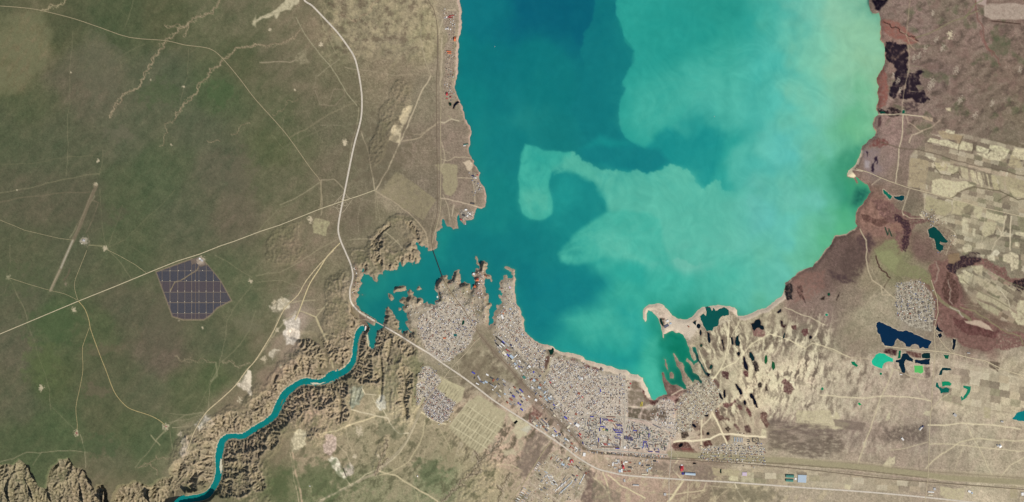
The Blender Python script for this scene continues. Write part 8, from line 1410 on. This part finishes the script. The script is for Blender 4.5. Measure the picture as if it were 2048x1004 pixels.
for j,y in enumerate(ly_[1:-1]):
    xsl = [x for x in np.arange(312,466,1.0) if inpoly(x,y,SOLAR)]
    me = ribbon_mesh('service_lane', [(xsl[0],y),(xsl[-1],y)], .65, LANE, .09); tag(link('service_lane', me), 'level service lane of the solar farm, %s from the north' % ORD[j], 'lane', kind='structure')
# ---- bridges, dam, power house
CON = mat('concrete',(206,200,186),.9,.1,.8); DKS = mat('dark_steel',(40,52,56),.6,.1,1); STN = mat('embankment',(196,184,160),.95,.15,.8)
def span(name, lb, a, b, wd, z, parts, group=None):
    x0,y0=a; x1,y1=b; L=math.hypot(x1-x0,y1-y0); ang=math.degrees(math.atan2(y1-y0,x1-x0)); r=root(name,(x0+x1)/2,(y0+y1)/2,ang,z); tag(r,lb,'bridge')
    d=MB(); d.box(0,0,0,.18,L,wd); d.build('deck',parts[0],r)
    for s in (-1,1):
        q=MB(); q.box(0,s*(wd/2-.08),.18,.18+parts[3],L,.14); q.build('girder',parts[1],r)
    n=parts[2]
    for i in range(n):
        q=MB(); q.box((i+.5)/n*L-L/2,0,-z-1.2,0,.5,wd*.7); q.build('pier',CON,r)
span('railway_bridge','long thin dark railway bridge over the mouth of the bay',(866,500.5),(885,554),1.5,.85,(DKS,mat('steel_grey',(84,100,104),.6),9,.45))
span('road_bridge','short road bridge carrying the highway beside the dam',(749.5,642),(769.5,653),2.0,1.4,(mat('deck',(176,170,156)),CON,4,.12))
r = root('dam', 732, 633, 0, 0); tag(r, 'pale earth dam carrying the highway across the end of the lake', 'dam')
b = MB(); P0=(717,621.5); P1=(750,641)
cl = math.hypot(P1[0]-P0[0],P1[1]-P0[1]); an = -math.degrees(math.atan2(P1[1]-P0[1],P1[0]-P0[0])); cx,cy=(P0[0]+P1[0])/2-732,-((P0[1]+P1[1])/2-633)
nx_,ny_=-math.sin(math.radians(an)),math.cos(math.radians(an))
q = MB(); o=0
c_,s_=math.cos(math.radians(an)),math.sin(math.radians(an))
for lx0,ly0,z0 in ((-cl/2,3.4,-.4),(cl/2,3.4,-.4),(cl/2,.6,2.6),(-cl/2,.6,2.6),(-cl/2,-1.4,2.6),(cl/2,-1.4,2.6)): q.v.append((cx+lx0*c_-ly0*s_, cy+lx0*s_+ly0*c_, z0))
q.f += [(0,3,2,1),(3,4,5,2)]; q.build('upstream_face', STN, r)
b.box(cx+nx_*.5,cy+ny_*.5,2.6,2.78,cl,.3,an); b.build('parapet', CON, r)
ps = root('power_house', 730.6, 656.5, -80, -4.9); tag(ps, 'white roofed power house at the foot of the dam where the river starts', 'power house')
b = MB(); b.box(0,0,0,2.6,9,1.9); b.build('wall', CON, ps); b = MB(); b.box(0,0,2.6,2.75,9.3,2.1); b.build('roof', rmat('white'), ps)
for i in range(4):
    b = MB(); b.box(-3.3+i*2.2,1.5,0,1.6,.9,.9); b.build('intake_tower', CON, ps)
b = MB(); b.box(1,-1.7,0,1.5,7,1.0); b.build('annexe', WALL['grey'], ps)
wd_ = root('spillway_wall', 735.5, 679, 0, 0); tag(wd_, 'long cream wedge shaped concrete wall between the forebay and the river', 'dam wall')
q = MB(); v_=[(-2.6,9.5),(-.6,10.5),(3.0,-12),(1.0,-14.5),(-1.2,-6)]
q.v = [(x,y,-1.0) for x,y in v_]+[(x,y,2.4) for x,y in v_]; q.f=[(5,6,7,8,9)[::-1],(0,1,6,5)]+[(i,(i+1)%5,5+(i+1)%5,5+i) for i in range(1,5)]
q.build('wall', mat('cream_concrete',(206,194,160),.9,.08,.6), wd_)
b = MB(); b.box(2.2,0,2.4,2.5,.5,20,12); b.build('parapet', CON, wd_)
# boats
for x_,y_,lb in ((989.5,93,'tiny white motor boat alone on the dark west water'),(1429,233,'tiny white motor boat on the pale middle of the lake')):
    r = root('motor_boat', x_, y_, 70, 0.05); tag(r, lb, 'boat', 'boats on the lake')
    q = MB(); q.v=[(-.8,-.25,.0),(.4,-.28,0),(1.0,0,0),(.4,.28,0),(-.8,.25,0),(-.85,-.33,.28),(.4,-.36,.3),(1.2,0,.36),(.4,.36,.3),(-.85,.33,.28)]
    q.f=[(4,3,2,1,0),(5,6,7,8,9)]+[(i,(i+1)%5,5+(i+1)%5,5+i) for i in range(5)]; q.build('hull', rmat('white'), r)
    q = MB(); q.box(-.1,0,.28,.6,.7,.4,0,.08); q.build('cabin', rmat('light grey'), r)
# ---------------------------------------------------------------- houses
HP = [(226,222,216),(214,202,184),(202,190,174),(172,148,130),(142,114,100),(166,112,98),(146,142,144),(108,106,110),(242,240,236),(122,132,168),(198,196,198),(150,142,136)]
HN = ['pale grey','tan','beige','brown','dark brown','rust','grey','dark grey','white','blue','light grey','umber']
HD = [('peninsula quarter',2.45,30,.72),('west estate',2.3,-52,1),('south estate',2.2,-54,1),('east cape quarter',2.4,38,.85),('old town',2.3,52,1),('grid quarter',2.4,1,1),('centre',3.0,2,.6),('bay head quarter',2.5,8,.8),('dune village',2.5,40,.8),('row house estate',2.3,2,.95),('east village',2.7,-8,.75),('rail side works',4.2,43,.5),('south works',5.5,32,.3),('highway works',4.0,42,.5),('roadside works',4.6,3,.4),('west shore resorts',4.0,5,.45),('cape resorts',3.6,10,.5),('cape marina',3.6,20,.4),('reed plots',3.6,40,.5),('bay villages',3.2,60,.6),('headland plots',3.0,60,.6),('cabins',2.6,10,.7),('peninsula fringe',3.4,30,.35),('north cape',3.4,20,.35),('inner bay slopes',3.6,40,.3)]
rh = random.Random(21); HS = []
lakeNear = lambda x, y: float(sdL[int((y-RY0)/STEP), int((x-RX0)/STEP)])
PB = [(min(p[0] for p in o), max(p[0] for p in o), min(p[1] for p in o), max(p[1] for p in o)) for o in pond_out]
roadmask = np.zeros((NY, NX), bool)
for nm, lb, ct, c, wd, pl in ROADS+RAILS: roadmask |= segdist(pl, wd/2+1.3) < wd/2+1.1
roots_xy = [(o.location.x+1024, 502-o.location.y) for o in COL.objects if o.type == 'EMPTY' and 'category' in o]
gridb = {}
for bx_, by_ in roots_xy: gridb.setdefault((int(bx_//4), int(by_//4)), []).append((bx_, by_))
def nearb(x, y, d=2.2):
    for i in (-1,0,1):
        for j in (-1,0,1):
            for (a, b_) in gridb.get((int(x//4)+i, int(y//4)+j), ()):
                if abs(a-x) < d and abs(b_-y) < d: return True
    return False
for dn, sp, ang, dens in HD:
    sp *= 1.17
    pts = DIST[dn]; xs=[p[0] for p in pts]; ys=[p[1] for p in pts]; cx=(min(xs)+max(xs))/2; cy=(min(ys)+max(ys))/2; R=math.hypot(max(xs)-min(xs),max(ys)-min(ys))/2+4
    c_,s_=math.cos(math.radians(ang)),math.sin(math.radians(ang)); n=int(R/sp)+1
    for i in range(-n,n+1):
        for j in range(-n,n+1):
            u=i*sp+rh.uniform(-.4,.4)*sp*.5; v=j*sp*(1.0+.12*(i%2))+rh.uniform(-.4,.4)*sp*.5
            x=cx+u*c_-v*s_; y=cy+u*s_+v*c_
            if rh.random() > dens*(.75+.5*math.sin(x*.21)*math.sin(y*.17+1)) + .12 or not inpoly(x+3.5*math.sin(y*.31+1)+2*math.sin(x*.9+y*.7),y+3.5*math.sin(x*.27)+2*math.sin(y*1.1-x*.5),pts): continue
            if SM[int((y-RY0)/STEP+.5), int((x-RX0)/STEP+.5)]: continue
            if lakeNear(x,y) < 2.5 or nearb(x,y) or roadmask[int((y-RY0)/STEP), int((x-RX0)/STEP)]: continue
            if any(q[0]-1<x<q[1]+1 and q[2]-1<y<q[3]+1 for q in PB): continue
            k=rh.randrange(len(HP)); k = k if rh.random() < .8 or k != 9 else 0; L=rh.uniform(1.5,2.6)*(1.25 if rh.random()<.08 else 1); Wd=rh.uniform(1.1,1.7)
            HS.append((L*Wd, x, y, L, Wd, -(ang+rh.choice((0,90))+rh.uniform(-8,8)), rh.uniform(.35,.6), k, dn))
HS.sort(key=lambda q: -q[0]); big_, rest = HS[:300], HS[300:]
WHERE={'peninsula quarter':'the peninsula quarter','west estate':'the estate west of the interchange','south estate':'the dark estate south of the interchange','east cape quarter':'the east cape quarter','old town':'the crowded old town','grid quarter':'the square grid by the bay','centre':'the apartment quarters','bay head quarter':'the quarter under the head of the bay','dune village':'the sandy village among the dunes','row house estate':'the eastern rail side estate','east village':'the village by the dark pond'}
for ar,x,y,L,Wd,an,h,k,dn in big_:
    g = MB(); g.box(0,0,0,h,L,Wd); g.gable(L,Wd,h,h+Wd*.3,.06)
    me = bpy.data.meshes.new('house'); me.from_pydata(g.v,[],g.f); me.update(); me.materials.append(WALL['pale']); me.materials.append(mat('tiles_'+HN[k].replace(' ','_'),HP[k],.7,.1,1.5))
    for p_ in me.polygons: p_.material_index = 1 if p_.index >= 6 else 0
    o = link('house', me); o.location=(x-1024,502-y,hat(x,y)-.05); o.rotation_euler=(0,0,math.radians(an))
    pp=DIST[dn]; mx_=sum(p[0] for p in pp)/len(pp); my_=sum(p[1] for p in pp)/len(pp); dx=x-mx_; dy=y-my_
    si='in the middle of' if math.hypot(dx,dy) < 16 else 'on the %s side of' % (('east' if dx > 0 else 'west') if abs(dx) > abs(dy) else ('south' if dy > 0 else 'north'))
    tag(o, 'larger %s roofed house %s %s' % (HN[k], si, WHERE.get(dn, 'the '+dn)), 'house', '%s roofed houses %s %s' % (HN[k], si, dn))
hv=[]; hf=[]; hc=[]; HPn = alb(np.array(HP,np.float32)); WPn = alb(np.array((176,168,154),np.float32))
ntri=[]
for ar,x,y,L,Wd,an,h,k,dn in rest:
    o=len(hv); c_,s_=math.cos(math.radians(an)),math.sin(math.radians(an)); z=hat(x,y)-.05; a,b=L/2,Wd/2
    loc=[(-a,-b,0),(a,-b,0),(a,b,0),(-a,b,0),(-a,-b,h),(a,-b,h),(a,b,h),(-a,b,h),(-a,0,h+b*.6),(a,0,h+b*.6)]
    hv += [(x-1024+p*c_-q*s_, 502-y+p*s_+q*c_, z+r_) for p,q,r_ in loc]
    hf += [(o,o+1,o+5,o+4),(o+1,o+2,o+6,o+5),(o+2,o+3,o+7,o+6),(o+3,o,o+4,o+7),(o+4,o+5,o+9,o+8),(o+6,o+7,o+8,o+9),(o+7,o+4,o+8,o+8),(o+5,o+6,o+9,o+9)]
    hc += [WPn]*4+[HPn[k]]*2+[WPn]*2
hf2=[f for f in hf if len(set(f))==4]; hc2=[c for f,c in zip(hf,hc) if len(set(f))==4]; t3=[f[:3] for f in hf if len(set(f))==3]
me = mesh_np('houses', np.array(hv), np.array(hf2), material=attr_mat('house_mix',.7,.2,.1,1.5,.05,.3), facecols=np.array(hc2))
o = link('houses', me); tag(o, 'thousands of small houses with mixed grey, tan and brown roofs filling the town quarters', 'houses', kind='stuff')
# garden trees between the houses: small dark crowns
ico = [(0,0,1),(.89,0,.45),(.28,.85,.45),(-.72,.53,.45),(-.72,-.53,.45),(.28,-.85,.45),(.72,.53,-.3),(-.28,.85,-.3),(-.89,0,-.3),(-.28,-.85,-.3),(.72,-.53,-.3)]
icf = [(0,1,2),(0,2,3),(0,3,4),(0,4,5),(0,5,1),(1,6,2),(2,7,3),(3,8,4),(4,9,5),(5,10,1),(2,6,7),(3,7,8),(4,8,9),(5,9,10),(1,10,6)]
tv=[]; tf=[]; tc=[]
rt = random.Random(5); TCs=alb(np.array([(70,66,50),(84,74,58),(58,60,44),(72,58,50),(92,84,62)],np.float32))
for q in HS:
    dn=q[8]; m_={'peninsula quarter':1.0,'west estate':1.0,'south estate':1.3,'old town':.8,'grid quarter':.8,'east village':.9,'dune village':.35,'row house estate':.6}.get(dn,.6)
    if rt.random() > m_*.5: continue
    x=q[1]+rt.uniform(-1.6,1.6); y=q[2]+rt.uniform(-1.6,1.6)
    if lakeNear(x,y) < 2 or nearb(x,y,1.6): continue
    r_=rt.uniform(.45,.95); o=len(tv); z=hat(x,y)+r_*.5; ph=rt.uniform(0,6); c_,s_=math.cos(ph)*r_,math.sin(ph)*r_
    tv += [(x-1024+a*c_-b*s_, 502-y+a*s_+b*c_, z+c2*r_*.9) for a,b,c2 in ico]; tf += [(a+o,b+o,c2+o) for a,b,c2 in icf]; tc += [TCs[rt.randrange(5)]]*len(icf)
me = mesh_np('garden_trees', np.array(tv), np.array(tf), material=attr_mat('garden_leaf',.9,.1,.25,3,.1,.5), facecols=np.array(tc))
o = link('garden_trees', me); tag(o, 'dark bare garden trees scattered between the houses of the town', 'trees', kind='stuff')
print('houses', len(HS), 'blocks', nblk)

for o in bpy.data.objects:
    if 'label' in o:
        l = o['label'].replace(' from the ', ' from ') if len(o['label'].split()) > 15 else o['label']
        if len(l.split()) > 16: l = l.replace(' roofed', '').replace('apartment block', 'block')
        if len(l.split()) > 16: l = l.replace('larger ', 'big ').replace('light grey', 'grey').replace('dark brown', 'brown').replace('dark grey','grey').replace('pale grey','grey').replace(', the next one on', '')
        if len(l.split()) > 16: l = l.replace(' of the quarter', '').replace('standing ', '')
        o['label'] = l
